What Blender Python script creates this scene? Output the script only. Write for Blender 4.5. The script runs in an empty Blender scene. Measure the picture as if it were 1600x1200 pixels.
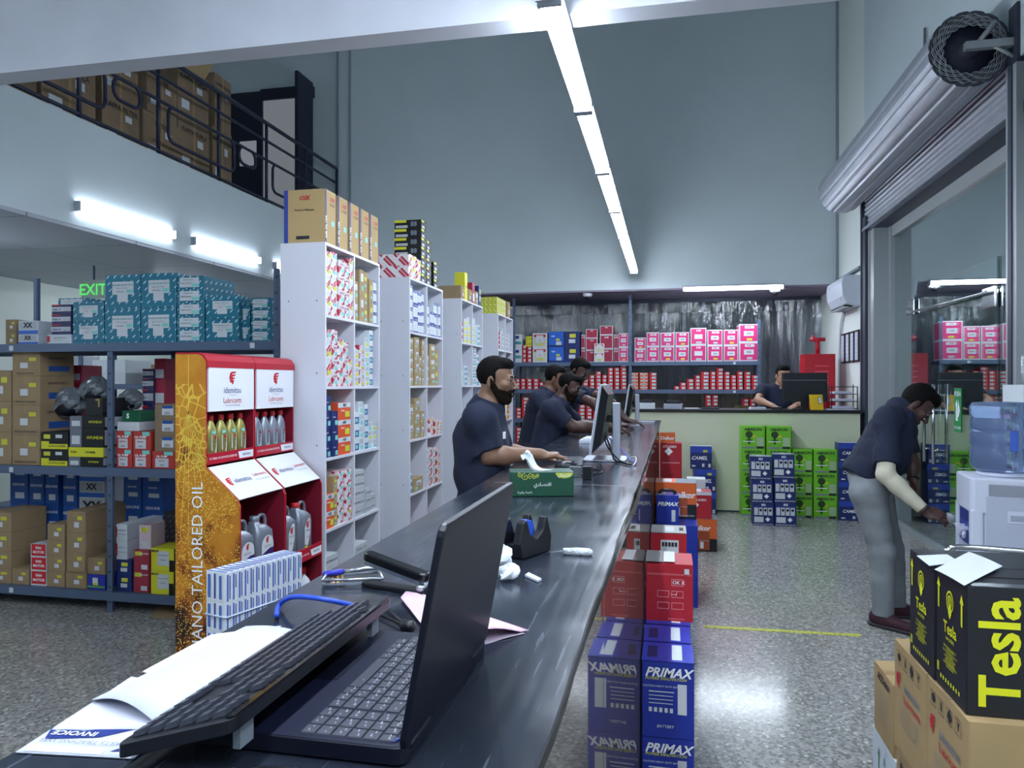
import bpy, math, random
import numpy as np
from mathutils import Vector, Matrix
# ---------------------------------------------------------------- camera, world, exposure
SC = bpy.context.scene
COL = SC.collection
YAW = math.radians(11.98); CS, SN = math.cos(YAW), math.sin(YAW); FPX = 1155.0; CAMZ = 1.5
cam_data = bpy.data.cameras.new('camera'); cam = bpy.data.objects.new('camera', cam_data); COL.objects.link(cam)
cam.location = (0, 0, CAMZ); cam.rotation_euler = (math.radians(90.0), 0, YAW)
cam_data.sensor_width = 36; cam_data.lens = 36 * FPX / 1600; cam_data.clip_start = .02; cam_data.clip_end = 100
SC.camera = cam
W = bpy.data.worlds.new('night'); SC.world = W; W.use_nodes = True
W.node_tree.nodes['Background'].inputs[0].default_value = (.25, .32, .5, 1)
W.node_tree.nodes['Background'].inputs[1].default_value = .012
SC.view_settings.view_transform = 'Standard'; SC.view_settings.look = 'None'
SC.view_settings.gamma = 1.0; SC.view_settings.exposure = 2.25; SC.view_settings.use_curve_mapping = False
SC.cycles.max_bounces = 7; SC.cycles.diffuse_bounces = 4; SC.cycles.glossy_bounces = 4
SC.cycles.transparent_max_bounces = 12; SC.cycles.sample_clamp_indirect = 6
LAMP_STRENGTH = 13.5; LAMP_COLOR = (.78, .88, 1.0)
# where a pixel of the photograph meets a plane of the room
def onX(px, py, X):
    r = (px - 800) / FPX; d = X / (r * CS - SN); return Vector((X, d * (CS + r * SN), CAMZ - (py - 600) * d / FPX))
def onY(px, py, Y):
    r = (px - 800) / FPX; d = Y / (CS + r * SN); return Vector((d * (r * CS - SN), Y, CAMZ - (py - 600) * d / FPX))
def onZ(px, py, Z):
    r = (px - 800) / FPX; d = (CAMZ - Z) * FPX / (py - 600); return Vector((d * (r * CS - SN), d * (CS + r * SN), Z))
def onD(px, py, d):
    r = (px - 800) / FPX; return Vector((d * (r * CS - SN), d * (CS + r * SN), CAMZ - (py - 600) * d / FPX))
rnd = random.Random(7)
# ---------------------------------------------------------------- materials
MATS = {}
def srgb(c):
    if isinstance(c, str):
        c = tuple(int(c[i:i+2], 16) / 255 for i in (0, 2, 4))
    return tuple((x / 12.92 if x <= .04045 else ((x + .055) / 1.055) ** 2.4) for x in c) + (1,)
def mat(name, col, rough=.6, metal=0, spec=.5, bump=0, bscale=60, var=0, vscale=6, coat=0, trans=0, ior=1.45):
    if name in MATS: return MATS[name]
    m = bpy.data.materials.new(name); m.use_nodes = True; nt = m.node_tree; b = nt.nodes['Principled BSDF']
    c = srgb(col); b.inputs['Base Color'].default_value = c; b.inputs['Roughness'].default_value = rough
    b.inputs['Metallic'].default_value = metal; b.inputs['Specular IOR Level'].default_value = spec
    b.inputs['Coat Weight'].default_value = coat; b.inputs['IOR'].default_value = ior; b.inputs['Transmission Weight'].default_value = trans
    if var:
        tc = nt.nodes.new('ShaderNodeTexCoord'); n = nt.nodes.new('ShaderNodeTexNoise'); n.inputs['Scale'].default_value = vscale; n.inputs['Detail'].default_value = 5
        nt.links.new(tc.outputs['Object'], n.inputs['Vector']); r = nt.nodes.new('ShaderNodeValToRGB')
        r.color_ramp.elements[0].position = .3; r.color_ramp.elements[1].position = .7
        r.color_ramp.elements[0].color = tuple(x * (1 - var) for x in c[:3]) + (1,); r.color_ramp.elements[1].color = tuple(min(1, x * (1 + var)) for x in c[:3]) + (1,)
        nt.links.new(n.outputs['Fac'], r.inputs['Fac']); nt.links.new(r.outputs['Color'], b.inputs['Base Color'])
    if bump:
        tc = nt.nodes.new('ShaderNodeTexCoord'); n = nt.nodes.new('ShaderNodeTexNoise'); n.inputs['Scale'].default_value = bscale
        nt.links.new(tc.outputs['Object'], n.inputs['Vector']); bp = nt.nodes.new('ShaderNodeBump'); bp.inputs['Strength'].default_value = bump; bp.inputs['Distance'].default_value = .01
        nt.links.new(n.outputs['Fac'], bp.inputs['Height']); nt.links.new(bp.outputs['Normal'], b.inputs['Normal'])
    MATS[name] = m; return m
def emis(name, col, s):
    if name in MATS: return MATS[name]
    m = bpy.data.materials.new(name); m.use_nodes = True; nt = m.node_tree; nt.nodes.clear()
    e = nt.nodes.new('ShaderNodeEmission'); o = nt.nodes.new('ShaderNodeOutputMaterial'); e.inputs[0].default_value = tuple(col) + (1,); e.inputs[1].default_value = s
    nt.links.new(e.outputs[0], o.inputs[0]); MATS[name] = m; return m
class NT:                                                    # short hand for math nodes
    def __init__(s, nt): s.nt = nt
    def m(s, op, a, b=None, c=None):
        n = s.nt.nodes.new('ShaderNodeMath'); n.operation = op
        for i, v in enumerate((a, b, c)):
            if v is None: continue
            if isinstance(v, (int, float)): n.inputs[i].default_value = v
            else: s.nt.links.new(v, n.inputs[i])
        return n.outputs[0]
    def mix(s, f, a, b):
        n = s.nt.nodes.new('ShaderNodeMix'); n.data_type = 'RGBA'
        if isinstance(f, (int, float)): n.inputs[0].default_value = f
        else: s.nt.links.new(f, n.inputs[0])
        for i, v in ((6, a), (7, b)):
            if isinstance(v, tuple): n.inputs[i].default_value = v
            else: s.nt.links.new(v, n.inputs[i])
        return n.outputs[2]
    def xyz(s, out='Object'):
        t = s.nt.nodes.new('ShaderNodeTexCoord'); x = s.nt.nodes.new('ShaderNodeSeparateXYZ'); s.nt.links.new(t.outputs[out], x.inputs[0]); return x.outputs
    def tex(s, kind, scale, out='Object', **kw):
        t = s.nt.nodes.new('ShaderNodeTexCoord'); n = s.nt.nodes.new('ShaderNodeTex' + kind); n.inputs['Scale'].default_value = scale; s.nt.links.new(t.outputs[out], n.inputs['Vector'])
        for k, v in kw.items():
            if k in n.inputs: n.inputs[k].default_value = v
            else: setattr(n, k, v)
        return n
    def ramp(s, fac, stops, interp='LINEAR'):
        r = s.nt.nodes.new('ShaderNodeValToRGB'); r.color_ramp.interpolation = interp
        while len(r.color_ramp.elements) < len(stops): r.color_ramp.elements.new(.5)
        for e, (p, c) in zip(r.color_ramp.elements, stops): e.position = p; e.color = c if len(c) == 4 else c + (1,)
        s.nt.links.new(fac, r.inputs[0]); return r.outputs[0]
def dashmat(name, base, dash, f1, w1, f2, w2, rough=.45, dash2=None, f3=0):
    """printed diagonal dashes: rows run diagonally across every face of the carton"""
    if name in MATS: return MATS[name]
    m = mat(name, base, rough); nt = m.node_tree; b = nt.nodes['Principled BSDF']; q = NT(nt); X, Y, Z = q.xyz()
    s = q.m('ADD', X, Y); u = q.m('MULTIPLY', q.m('SUBTRACT', s, Z), f1); v = q.m('MULTIPLY', q.m('ADD', s, Z), f2)
    row = q.m('FLOOR', u); a = q.m('LESS_THAN', q.m('FRACT', u), w1)
    v2 = q.m('ADD', v, q.m('MULTIPLY', row, .37)); c = q.m('LESS_THAN', q.m('FRACT', v2), w2)
    col = q.mix(q.m('MULTIPLY', a, c), srgb(base), srgb(dash))
    if dash2:
        a2 = q.m('LESS_THAN', q.m('ABSOLUTE', q.m('SUBTRACT', q.m('FRACT', u), w1 * .5)), w1 * .16)
        c2 = q.m('LESS_THAN', q.m('FRACT', q.m('MULTIPLY', v, f3)), .55); col = q.mix(q.m('MULTIPLY', q.m('MULTIPLY', a2, c2), c), col, srgb(dash2))
    nt.links.new(col, b.inputs['Base Color']); return m
# ---------------------------------------------------------------- mesh building
_TX = {}
def text_mesh(s, bold=0.0, shear=0.0):
    k = (s, bold, shear)
    if k in _TX: return _TX[k]
    c = bpy.data.curves.new('t', 'FONT'); c.body = s; c.size = 1; c.align_x = 'CENTER'; c.align_y = 'CENTER'; c.offset = bold; c.shear = shear; c.resolution_u = 2
    o = bpy.data.objects.new('t', c); COL.objects.link(o); dg = bpy.context.evaluated_depsgraph_get(); me = bpy.data.meshes.new_from_object(o.evaluated_get(dg))
    V = [tuple(v.co) for v in me.vertices]; F = [tuple(p.vertices) for p in me.polygons]
    bpy.data.objects.remove(o); bpy.data.curves.remove(c); bpy.data.meshes.remove(me); _TX[k] = (V, F); return _TX[k]
class MB:
    def __init__(s): s.v = []; s.f = []; s.m = []; s.s = []; s.mats = []
    def mi(s, m):
        if m not in s.mats: s.mats.append(m)
        return s.mats.index(m)
    def add(s, V, F, m, smooth=False, M=None):
        o = len(s.v)
        s.v += [tuple(M @ Vector(p)) for p in V] if M is not None else [tuple(p) for p in V]
        i = s.mi(m)
        for f in F: s.f.append(tuple(a + o for a in f)); s.m.append(i); s.s.append(smooth)
        return s
    def box(s, x0, x1, y0, y1, z0, z1, m, M=None):
        V = [(x0,y0,z0),(x1,y0,z0),(x1,y1,z0),(x0,y1,z0),(x0,y0,z1),(x1,y0,z1),(x1,y1,z1),(x0,y1,z1)]
        return s.add(V, [(0,3,2,1),(4,5,6,7),(0,1,5,4),(1,2,6,5),(2,3,7,6),(3,0,4,7)], m, False, M)
    def rbox(s, x0, x1, y0, y1, z0, z1, r, m, n=3, M=None, smooth=True):
        """box with its vertical edges rounded"""
        pts = []
        for cx, cy, a0 in ((x1-r, y1-r, 0), (x0+r, y1-r, 90), (x0+r, y0+r, 180), (x1-r, y0+r, 270)):
            for k in range(n + 1): a = math.radians(a0 + 90 * k / n); pts.append((cx + r * math.cos(a), cy + r * math.sin(a)))
        return s.prism(pts, z0, z1, m, M)
    def prism(s, pts, z0, z1, m, M=None):
        n = len(pts); V = [(x, y, z0) for x, y in pts] + [(x, y, z1) for x, y in pts]
        F = [tuple(range(n - 1, -1, -1)), tuple(range(n, 2 * n))] + [(i, (i + 1) % n, (i + 1) % n + n, i + n) for i in range(n)]
        return s.add(V, F, m, False, M)
    def quad(s, a, b, c, d, m): return s.add([a, b, c, d], [(0, 1, 2, 3)], m)
    def lathe(s, prof, m, n=24, M=None, smooth=True, squash=1):
        V = []; F = []
        for r, z in prof:
            for k in range(n): a = 2 * math.pi * k / n; V.append((r * math.cos(a), squash * r * math.sin(a), z))
        for j in range(len(prof) - 1):
            for k in range(n): F.append((j*n+k, j*n+(k+1)%n, (j+1)*n+(k+1)%n, (j+1)*n+k))
        F.append(tuple(range(n - 1, -1, -1))); F.append(tuple(range((len(prof)-1)*n, len(prof)*n)))
        return s.add(V, F, m, smooth, M)
    def tube(s, pts, r, m, n=8, smooth=True, closed=False):
        P = [Vector(p) for p in pts]; V = []; F = []; N = len(P); up = Vector((.13, .21, 1)).normalized()
        for i, p in enumerate(P):
            if closed: t = (P[(i+1) % N] - P[i-1])
            else: t = P[min(i+1, N-1)] - P[max(i-1, 0)]
            t.normalize(); a = t.cross(up)
            if a.length < .05: a = t.cross(Vector((1, 0, 0)))
            a.normalize(); b = t.cross(a); rr = r[i] if isinstance(r, (list, tuple)) else r
            if i and not closed or i:
                a = (pa - t * pa.dot(t)).normalized(); b = t.cross(a)
            pa = a
            for k in range(n): q = 2 * math.pi * k / n; V.append(p + a * (rr * math.cos(q)) + b * (rr * math.sin(q)))
        for j in range(N if closed else N - 1):
            for k in range(n): F.append((j*n+k, j*n+(k+1)%n, ((j+1)%N)*n+(k+1)%n, ((j+1)%N)*n+k))
        if not closed: F.append(tuple(range(n - 1, -1, -1))); F.append(tuple(range((N-1)*n, N*n)))
        return s.add(V, F, m, smooth)
    def text(s, t, O, U, Vv, size, m, bold=0.0, shear=0.0, off=.0009, lift=True):
        """flat lettering centred at O, running along U, its top towards Vv"""
        V, F = text_mesh(t, bold, shear); U = Vector(U).normalized(); Vv = Vector(Vv).normalized(); N = U.cross(Vv); O = Vector(O) + N * off
        return s.add([O + U * (p[0] * size) + Vv * (p[1] * size) for p in V], F, m)
    def build(s, name, parent=None, loc=(0, 0, 0), rz=0, bevel=0, seg=2, rot=None):
        me = bpy.data.meshes.new(name); me.from_pydata(s.v, [], s.f)
        for m in s.mats: me.materials.append(m)
        me.polygons.foreach_set('material_index', s.m); me.polygons.foreach_set('use_smooth', s.s); me.update()
        return link(name, me, parent, loc, rz, bevel, seg, rot)
def link(name, me, parent=None, loc=(0, 0, 0), rz=0, bevel=0, seg=2, rot=None):
    o = bpy.data.objects.new(name, me); COL.objects.link(o); o.location = loc; o.rotation_euler = rot if rot else (0, 0, rz)
    if parent: o.parent = parent
    if bevel:
        b = o.modifiers.new('bevel', 'BEVEL'); b.width = bevel; b.segments = seg; b.limit_method = 'ANGLE'; b.angle_limit = math.radians(40)
    return o
def tag(o, label, cat, group=None, kind=None):
    o['label'] = label; o['category'] = cat
    if group: o['group'] = group
    if kind: o['kind'] = kind
    return o
def empty(name, loc, label, cat, group=None, rz=0):
    o = bpy.data.objects.new(name, None); COL.objects.link(o); o.location = loc; o.rotation_euler = (0, 0, rz); o.empty_display_size = .05
    return tag(o, label, cat, group)
def struct(o): o['kind'] = 'structure'; return o
def copy_tree(o, parent=None):
    c = o.copy(); COL.objects.link(c); c.parent = parent
    for ch in [x for x in bpy.data.objects if x.parent == o and x != c]: copy_tree(ch, c)
    return c
def smooth_path(pts, k=6):
    P = [Vector(p) for p in pts]; out = []
    for i in range(len(P) - 1):
        a = P[max(i-1, 0)]; b = P[i]; c = P[i+1]; d = P[min(i+2, len(P)-1)]
        for j in range(k):
            t = j / k; out.append(.5 * ((2*b) + (c-a)*t + (2*a-5*b+4*c-d)*t*t + (3*b-a-3*c+d)*t*t*t))
    out.append(P[-1]); return out
ORD = ['first', 'second', 'third', 'fourth', 'fifth', 'sixth', 'seventh', 'eighth', 'ninth', 'tenth', 'eleventh', 'twelfth', 'thirteenth', 'fourteenth', 'fifteenth', 'sixteenth', 'seventeenth', 'eighteenth', 'nineteenth', 'twentieth']
# common materials
M_wall = mat('painted_wall', 'c6d1d6', .55, var=.03, vscale=1.5)
M_wallr = mat('pale_wall', 'dfe4e0', .6)
M_white = mat('white_laminate', 'cfd0da', .45)
M_kraft = mat('kraft_card', '947e60', .8, var=.07, vscale=9)
M_kraft2 = mat('pale_kraft_card', 'a08a66', .8, var=.06, vscale=7)
M_kraft3 = mat('dull_kraft_card', '84705a', .85, var=.08, vscale=7)
M_tape = mat('packing_tape', '9a7f58', .3)
M_rack = mat('blue_grey_steel', '56657f', .45, .2)
M_label = mat('white_sticker', 'c8ccd2', .5)
M_yel = mat('yellow_sticker', 'c9c83e', .5)
M_teal = mat('teal_sticker', '7cc9c4', .5)
M_black = mat('black_plastic', '14161c', .4)
M_dark = mat('dark_ink', '23262e', .6)
M_grey = mat('grey_ink', '7d8590', .6)
M_red = mat('red_print', 'c01c2c', .45)
M_whitep = mat('white_print', 'eef0f4', .5)
M_steel = mat('bare_steel', 'b9bec6', .25, .9)
M_chrome = mat('chrome', 'd0d4da', .12, 1)
M_navyp = mat('navy_print', '1c2f7c', .4)
M_paper = mat('white_paper', 'c2c6d6', .7)
# ---------------------------------------------------------------- lamps
M_lamp = emis('lamp_diffuser', LAMP_COLOR, LAMP_STRENGTH)
M_house = mat('lamp_housing', 'aab0bd', .4)
def strip_lamp(label, loc, length, rot, group, w=.088, hgt=.05, s=None):
    e = empty('strip_light', loc, label, 'ceiling light', group); e.rotation_euler = rot
    b = MB(); b.box(-w/2-.004, w/2+.004, 0, length, 0, .02, M_house); b.box(-w/2-.004, w/2+.004, -.018, 0, -hgt-.003, .02, M_house); b.box(-w/2-.004, w/2+.004, length, length+.018, -hgt-.003, .02, M_house)
    b.build('housing', e)
    d = MB(); d.box(-w/2, w/2, 0.001, length-.001, -hgt+.004, -.001, s or M_lamp); d.build('diffuser', e, bevel=.012)
    return e
for k in range(3): strip_lamp('strip light in the counter row behind the camera, %s from the beam' % ORD[k+1], (-.463, .475 - 1.215*k, 3.05), 1.14, (0, 0, 0), 'row of strip lights over the counter')
for k in range(7):
    strip_lamp(['strip light nearest the camera cut by the top of the frame', 'long strip light hanging just past the white beam', 'second strip light beyond the white beam', 'third strip light beyond the white beam',
        'fourth strip light beyond the white beam', 'next to last strip light towards the back wall', 'farthest strip light in the row touching the back wall'][k],
        (-.463, 1.69 + 1.215 * k, 3.05), 1.15, (0, 0, 0), 'row of strip lights over the counter')
M_lampw = emis('lamp_diffuser_wall', LAMP_COLOR, 4.2)
for k, (px0, px1) in enumerate(((118, 268), (300, 402), (427, 490))):
    a = onX(px0, 500, -4.85); c = onX(px1, 500, -4.85)
    strip_lamp(['nearest strip light mounted on the mezzanine side wall', 'second strip light mounted on the mezzanine side wall', 'strip light on the mezzanine side wall mostly behind the white unit'][k],
        (-4.85, a.y, 2.985), c.y - a.y, (0, -math.pi/2, 0), 'strip lights on the mezzanine side', w=.075, s=M_lampw)
a = onY(1068, 450, 10.45)
e = strip_lamp('strip light under the back bulkhead above the pink boxes', (a.x, 10.48, 2.83), 1.3, (0, 0, -math.pi/2), 'back strip light')
strip_lamp('added strip light under the mezzanine ceiling, unseen behind the teal cartons', (-6.4, 8.2, 2.80), 1.2, (0, 0, 0), 'added strip lights under the mezzanine')  # lamp added out of sight to light the space under the mezzanine
for k, yy in enumerate((1.4, 4.3)): strip_lamp('added strip light under the mezzanine, unseen left of the view, %s' % ['nearer', 'farther'][k], (-6.4, yy, 2.55), 1.2, (0, 0, 0), 'added strip lights under the mezzanine')  # two more unseen lamps, added to brighten the mezzanine ceiling
strip_lamp('added strip light above the shutter side of the shop behind the camera', (1.2, -1.6, 3.6), 1.2, (0, 0, 0), 'added strip lights behind the camera')  # unseen lamp added for more light at the near end of the shop
strip_lamp('added strip light over the right aisle level with the camera', (1.3, -.4, 3.6), 1.2, (0, 0, 0), 'added strip lights behind the camera')  # added out of view to lighten the right-hand floor
strip_lamp('added strip light over the right aisle just above the view', (1.3, .95, 3.6), 1.1, (0, 0, 0), 'added strip lights behind the camera')  # second unseen fixture added to brighten the right aisle floor
strip_lamp('added strip light over the left aisle level with the camera', (-2.6, .4, 3.4), 1.2, (0, 0, 0), 'added strip lights behind the camera')  # unseen lamp added to brighten the near left of the shop
strip_lamp('added strip light over the left aisle behind the camera', (-2.8, -1.6, 3.6), 1.2, (0, 0, 0), 'added strip lights behind the camera')  # another added lamp out of view, extra fill from behind
# ---------------------------------------------------------------- the room
def slab(name, x0, x1, y0, y1, z0, z1, m):
    b = MB(); b.box(x0, x1, y0, y1, z0, z1, m); return struct(b.build(name))
m = mat('terrazzo_floor', '7c7f80', .2); nt = m.node_tree; q = NT(nt); b = nt.nodes['Principled BSDF']
v1 = q.tex('Voronoi', 75); v2 = q.tex('Noise', 150, Detail=3); n3 = q.tex('Noise', 1.3, Detail=3)
c1 = q.ramp(v1.outputs['Color'], [(0, srgb('6c6d6c')), (.33, srgb('8f8e8b')), (.62, srgb('a8a6a1')), (.85, srgb('cfccc4'))], 'CONSTANT')
c2 = q.mix(q.m('MULTIPLY', v2.outputs['Fac'], .5), c1, srgb('8f8e8b')); nt.links.new(c2, b.inputs['Base Color'])
nt.links.new(q.m('MULTIPLY_ADD', n3.outputs['Fac'], .14, .08), b.inputs['Roughness']); b.inputs['Specular IOR Level'].default_value = .38
slab('floor', -8.2, 4.6, -3.2, 14.2, -.2, 0, m)
M_ceil = mat('white_ceiling_tile', 'b9bcc2', .6)
slab('ceiling', -8.2, 2.6, -3.2, 14.2, 7.4, 7.6, M_wall)
slab('wall_back_upper', -4.85, 2.2, 10.5, 10.7, 2.83, 7.4, M_wall)
slab('wall_back_mezzanine', -8.0, -4.85, 10.5, 10.7, 0, 7.4, M_wall)
slab('wall_left', -8.1, -7.9, -3, 10.5, 0, 7.4, mat('left_wall_paint', 'c3ccc4', .6))
slab('wall_behind', -8, 2.6, -3.1, -2.9, 0, 7.4, M_wall)
# mezzanine: floor slab with white side, tiled ceiling beneath
slab('mezzanine_floor', -7.9, -4.85, -3, 10.5, 2.83, 3.74, M_wall)
m = mat('ceiling_tiles', 'a9adb8', .5); nt = m.node_tree; q = NT(nt); X, Y, Z = q.xyz(); b = nt.nodes['Principled BSDF']
g1 = q.m('LESS_THAN', q.m('FRACT', q.m('MULTIPLY', X, 1/1.2)), .012); g2 = q.m('LESS_THAN', q.m('FRACT', q.m('MULTIPLY', Y, 1/1.2)), .012)
nt.links.new(q.mix(q.m('MAXIMUM', g1, g2), srgb('a9adb8'), srgb('666a78')), b.inputs['Base Color'])
slab('ceiling_mezzanine', -7.9, -4.852, -3, 10.5, 2.80, 2.829, m)
slab('ceiling_back', -4.85, 2.2, 10.7, 14, 2.80, 2.95, mat('back_ceiling', '8a7f92', .5)); 
b = MB(); b.box(-4.85, 2.2, 10.5, 10.7, 2.805, 2.829, MATS['back_ceiling']); struct(b.build('trim_1'))
slab('wall_storage_back', -4.85, 2.4, 13.8, 14, 0, 2.83, mat('storage_wall', '6a7078', .7))
slab('wall_storage_left', -4.95, -4.85, 10.7, 13.8, 0, 2.83, MATS['storage_wall'])
# right wall: solid beyond the shop front, lintel above, rest solid behind the camera
slab('wall_right_far', 2.2, 2.4, 9.16, 13.8, 0, 7.4, M_wallr)
slab('wall_right_upper', 2.2, 2.5, -3, 9.16, 3.6, 7.4, M_wall)
slab('wall_right_near', 2.2, 2.5, -3, 3.4, 0, 3.6, M_wallr)
b = MB(); b.box(2.14, 2.2, 9.16, 10.5, 2.83, 2.86, M_grey); struct(b.build('trim_2'))
# beam across the shop
M_beam = mat('white_beam_paint', 'c6c8d2', .5, var=.05, vscale=3)
b = MB(); b.box(-7.8, 2.3, 3.12, 3.245, 3.072, 3.75, M_beam)
struct(b.build('trim_3'))
# wall joints by the mezzanine end
for i, px in enumerate((528, 547)):
    p = onY(px, 300, 10.49); b = MB(); b.box(p.x-.012, p.x+.012, 10.47, 10.5, 3.0 if i else 3.74, 7.4, mat('wall_joint', '8e999f', .6)); struct(b.build('trim_%d' % (4 + i)))
p = onY(1300, 300, 10.49); b = MB(); b.box(2.17, 2.2, 10.46, 10.5, 2.83, 7.4, MATS['wall_joint']); struct(b.build('trim_6'))
# yellow floor line
M_fl = mat('worn_yellow_paint', 'c3c43a', .5); nt = M_fl.node_tree; q = NT(nt); n = q.tex('Noise', 60); nt.links.new(q.mix(q.m('GREATER_THAN', n.outputs['Fac'], .55), srgb('c3c43a'), srgb('8e8e58')), nt.nodes['Principled BSDF'].inputs['Base Color'])
a, c = onZ(1100, 979, 0), onZ(1345, 993, 0); b = MB(); dd = (c - a).normalized(); nn = Vector((-dd.y, dd.x, 0)) * .022
b.add([a - nn, c - nn, c + nn, a + nn, a - nn + Vector((0,0,.002)), c - nn + Vector((0,0,.002)), c + nn + Vector((0,0,.002)), a + nn + Vector((0,0,.002))], [(4,5,6,7),(0,1,5,4),(1,2,6,5),(2,3,7,6),(3,0,4,7)], M_fl); struct(b.build('trim_7'))
# ---------------------------------------------------------------- shop front: glass, frame, door
def glassmat(name, refl=.32, tint=(.02, .03, .035, 1), alpha=.35):
    m = bpy.data.materials.new(name); m.use_nodes = True; nt = m.node_tree; nt.nodes.clear()
    g = nt.nodes.new('ShaderNodeBsdfGlossy'); g.inputs['Roughness'].default_value = .01; g.inputs[0].default_value = (.9, .95, .95, 1)
    t = nt.nodes.new('ShaderNodeBsdfTransparent'); t.inputs[0].default_value = (.8, .88, .86, 1)
    lw = nt.nodes.new('ShaderNodeLayerWeight'); lw.inputs[0].default_value = .5
    mx = nt.nodes.new('ShaderNodeMixShader'); o = nt.nodes.new('ShaderNodeOutputMaterial')
    q = NT(nt); f = q.m('MINIMUM', q.m('MULTIPLY_ADD', q.m('POWER', lw.outputs['Facing'], 1.6), .75, refl * .25), .95)
    nt.links.new(f, mx.inputs[0]); nt.links.new(t.outputs[0], mx.inputs[1]); nt.links.new(g.outputs[0], mx.inputs[2]); nt.links.new(mx.outputs[0], o.inputs[0]); MATS[name] = m; return m
M_glass = glassmat('shop_glass')
M_frame = mat('aluminium_frame', 'a3a8ac', .4, .3); M_dframe = mat('dark_frame', '3c4252', .5, .2)
XG = 2.40
b = MB(); b.box(XG, XG+.012, 6.0, 8.72, .02, 3.1, M_glass); g = b.build('window_1'); struct(g)
b = MB(); b.box(XG, XG+.012, 3.42, 5.96, .02, 3.1, M_glass); struct(b.build('window_2'))
b = MB()
b.box(XG-.03, XG+.05, 3.4, 9.0, 0, .03, M_frame); b.box(XG-.03, XG+.05, 3.4, 9.0, 3.1, 3.22, M_frame)
b.box(XG-.04, XG+.04, 8.72, 8.95, 0, 3.22, M_frame)
struct(b.build('trim_8'))
b = MB(); b.box(2.2, 2.38, 8.95, 9.16, 0, 3.3, mat('column_paint', '9ea3a0', .5)); b.box(2.17, 2.2, 9.0, 9.16, 0, 3.4, M_dframe); b.box(2.21, XG-.04, 8.80, 8.95, 0, 3.3, M_frame); struct(b.build('trim_9'))
b = MB(); b.box(2.2, 2.5, 3.4, 9.16, 3.22, 3.3, M_dframe); struct(b.build('trim_10'))
# night street outside with a kerb and a parked vehicle
slab('ground_outside', 4.6, 14, -6, 24, -.2, -.02, mat('dark_asphalt', '1b1d20', .9))
# glass door leaf with handles
door = MB(); yd0, yd1 = onX(1487, 600, XG).y, onX(1420, 600, XG).y
E = struct(MB().box(XG-.016, XG-.004, 6.12, 7.35, .06, 2.45, M_glass).build('door_1'))
b = MB(); 
for px in (1444, 1458): 
    p = onX(px, 640, XG - .07); b.tube([(XG-.07, p.y, .78), (XG-.07, p.y, 1.5)], .014, M_chrome, 10)
    for z in (.9, 1.4): b.tube([(XG-.07, p.y, z), (XG-.016, p.y, z)], .009, M_chrome, 8)
b.build('door_handle', E)
b = MB(); 
for px in (1474, 1490):
    p = onX(px, 640, XG + .05); b.tube([(XG+.06, p.y, .7), (XG+.06, p.y, 1.5)], .014, M_chrome, 10)
    for z in (.9, 1.4): b.tube([(XG+.06, p.y, z), (XG-.004, p.y, z)], .009, M_chrome, 8)
b.build('door_handle', E)
b = MB()
for px in (1423, 1546):
    p = onX(px, 480 if px < 1500 else 465, XG - .02); b.box(XG-.03, XG-.018, p.y-.11, p.y+.11, p.z-.075, p.z+.075, M_chrome)
p0, p1 = onX(1427, 487, XG - .06), onX(1540, 457, XG - .06); b.tube([p0, p1], .013, M_steel, 8); b.build('door_closer_bar', E)
# PUSH sign on the glass
M_gs = mat('green_sign', '1d8a4e', .4)
p0, p1 = onX(1505, 612, XG-.02), onX(1488, 668, XG-.02); yc = (p0.y + p1.y) / 2; zc = 1.28
b = MB(); hw, hh = .075, .185; b.box(XG-.021, XG-.017, yc-hw, yc+hw, zc-hh, zc+hh, M_gs)
U = (0, -1, 0); V3 = (0, 0, 1)
b.text('PUSH', (XG-.021, yc, zc+.135), U, V3, .058, M_whitep, .02); b.text('TO OPEN', (XG-.021, yc, zc-.15), U, V3, .034, M_whitep, .01)
def flat(b, pts, O, U, V, m, off=.001):
    U = Vector(U); V = Vector(V); N = U.cross(V); b.add([Vector(O) + U*x + V*y + N*off for x, y in pts], [tuple(range(len(pts)))], m)
flat(b, [(-.04,-.09),(-.03,.02),(-.045,.05),(-.01,.09),(.0,.03),(.01,-.09)], (XG-.021, yc, zc), U, V3, M_whitep)
flat(b, [(.005,-.06),(.03,-.055),(.055,0),(.03,.055),(.02,.09),(.01,.03)], (XG-.021, yc, zc), U, V3, M_whitep)
tag(b.build('door_sign'), 'green push to open sign with a white hand on the glass door', 'sign')
# ---------------------------------------------------------------- rolling shutter
sh = empty('roller_shutter', (2.2, 7.3, 3.3), 'corrugated metal roller shutter coiled above the glass shop front', 'roller shutter')
def P(x, y, z): return (x - 2.2, y - 7.3, z - 3.3)
M_sh = mat('galvanised_slats', 'a8acb6', .42, .55, var=.06, vscale=8); M_shd = mat('shutter_groove', '474a55', .6, .3)
n = 96; prof = []
for k in range(n):
    a = 2 * math.pi * k / n; ph = (k % 6); r = .25 + (.003 if ph in (1, 2, 3, 4) else (-.006 if ph == 0 else 0)); prof.append((1.95 + r * math.cos(a), 3.72 + r * math.sin(a)))
b = MB(); V = [P(x, y, z) for y in (5.42, 9.13) for x, z in prof]; F = [(i, (i+1) % n, (i+1) % n + n, i + n) for i in range(n)]
b.add(V, F, M_sh)
for j in (0, 1):
    yy = (5.42, 9.13)[j]
    for i in range(n):
        a = (i * 2 * math.pi / n); c = ((i+1) * 2 * math.pi / n); 
        p = [P(*(prof[i][0], yy, prof[i][1])), P(prof[(i+1)%n][0], yy, prof[(i+1)%n][1]), P(1.95+.235*math.cos(c), yy, 3.72+.235*math.sin(c)), P(1.95+.235*math.cos(a), yy, 3.72+.235*math.sin(a))]
        b.add(p, [(0,1,2,3)], M_shd)
b.build('coiled_curtain', sh)
b = MB()
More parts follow.
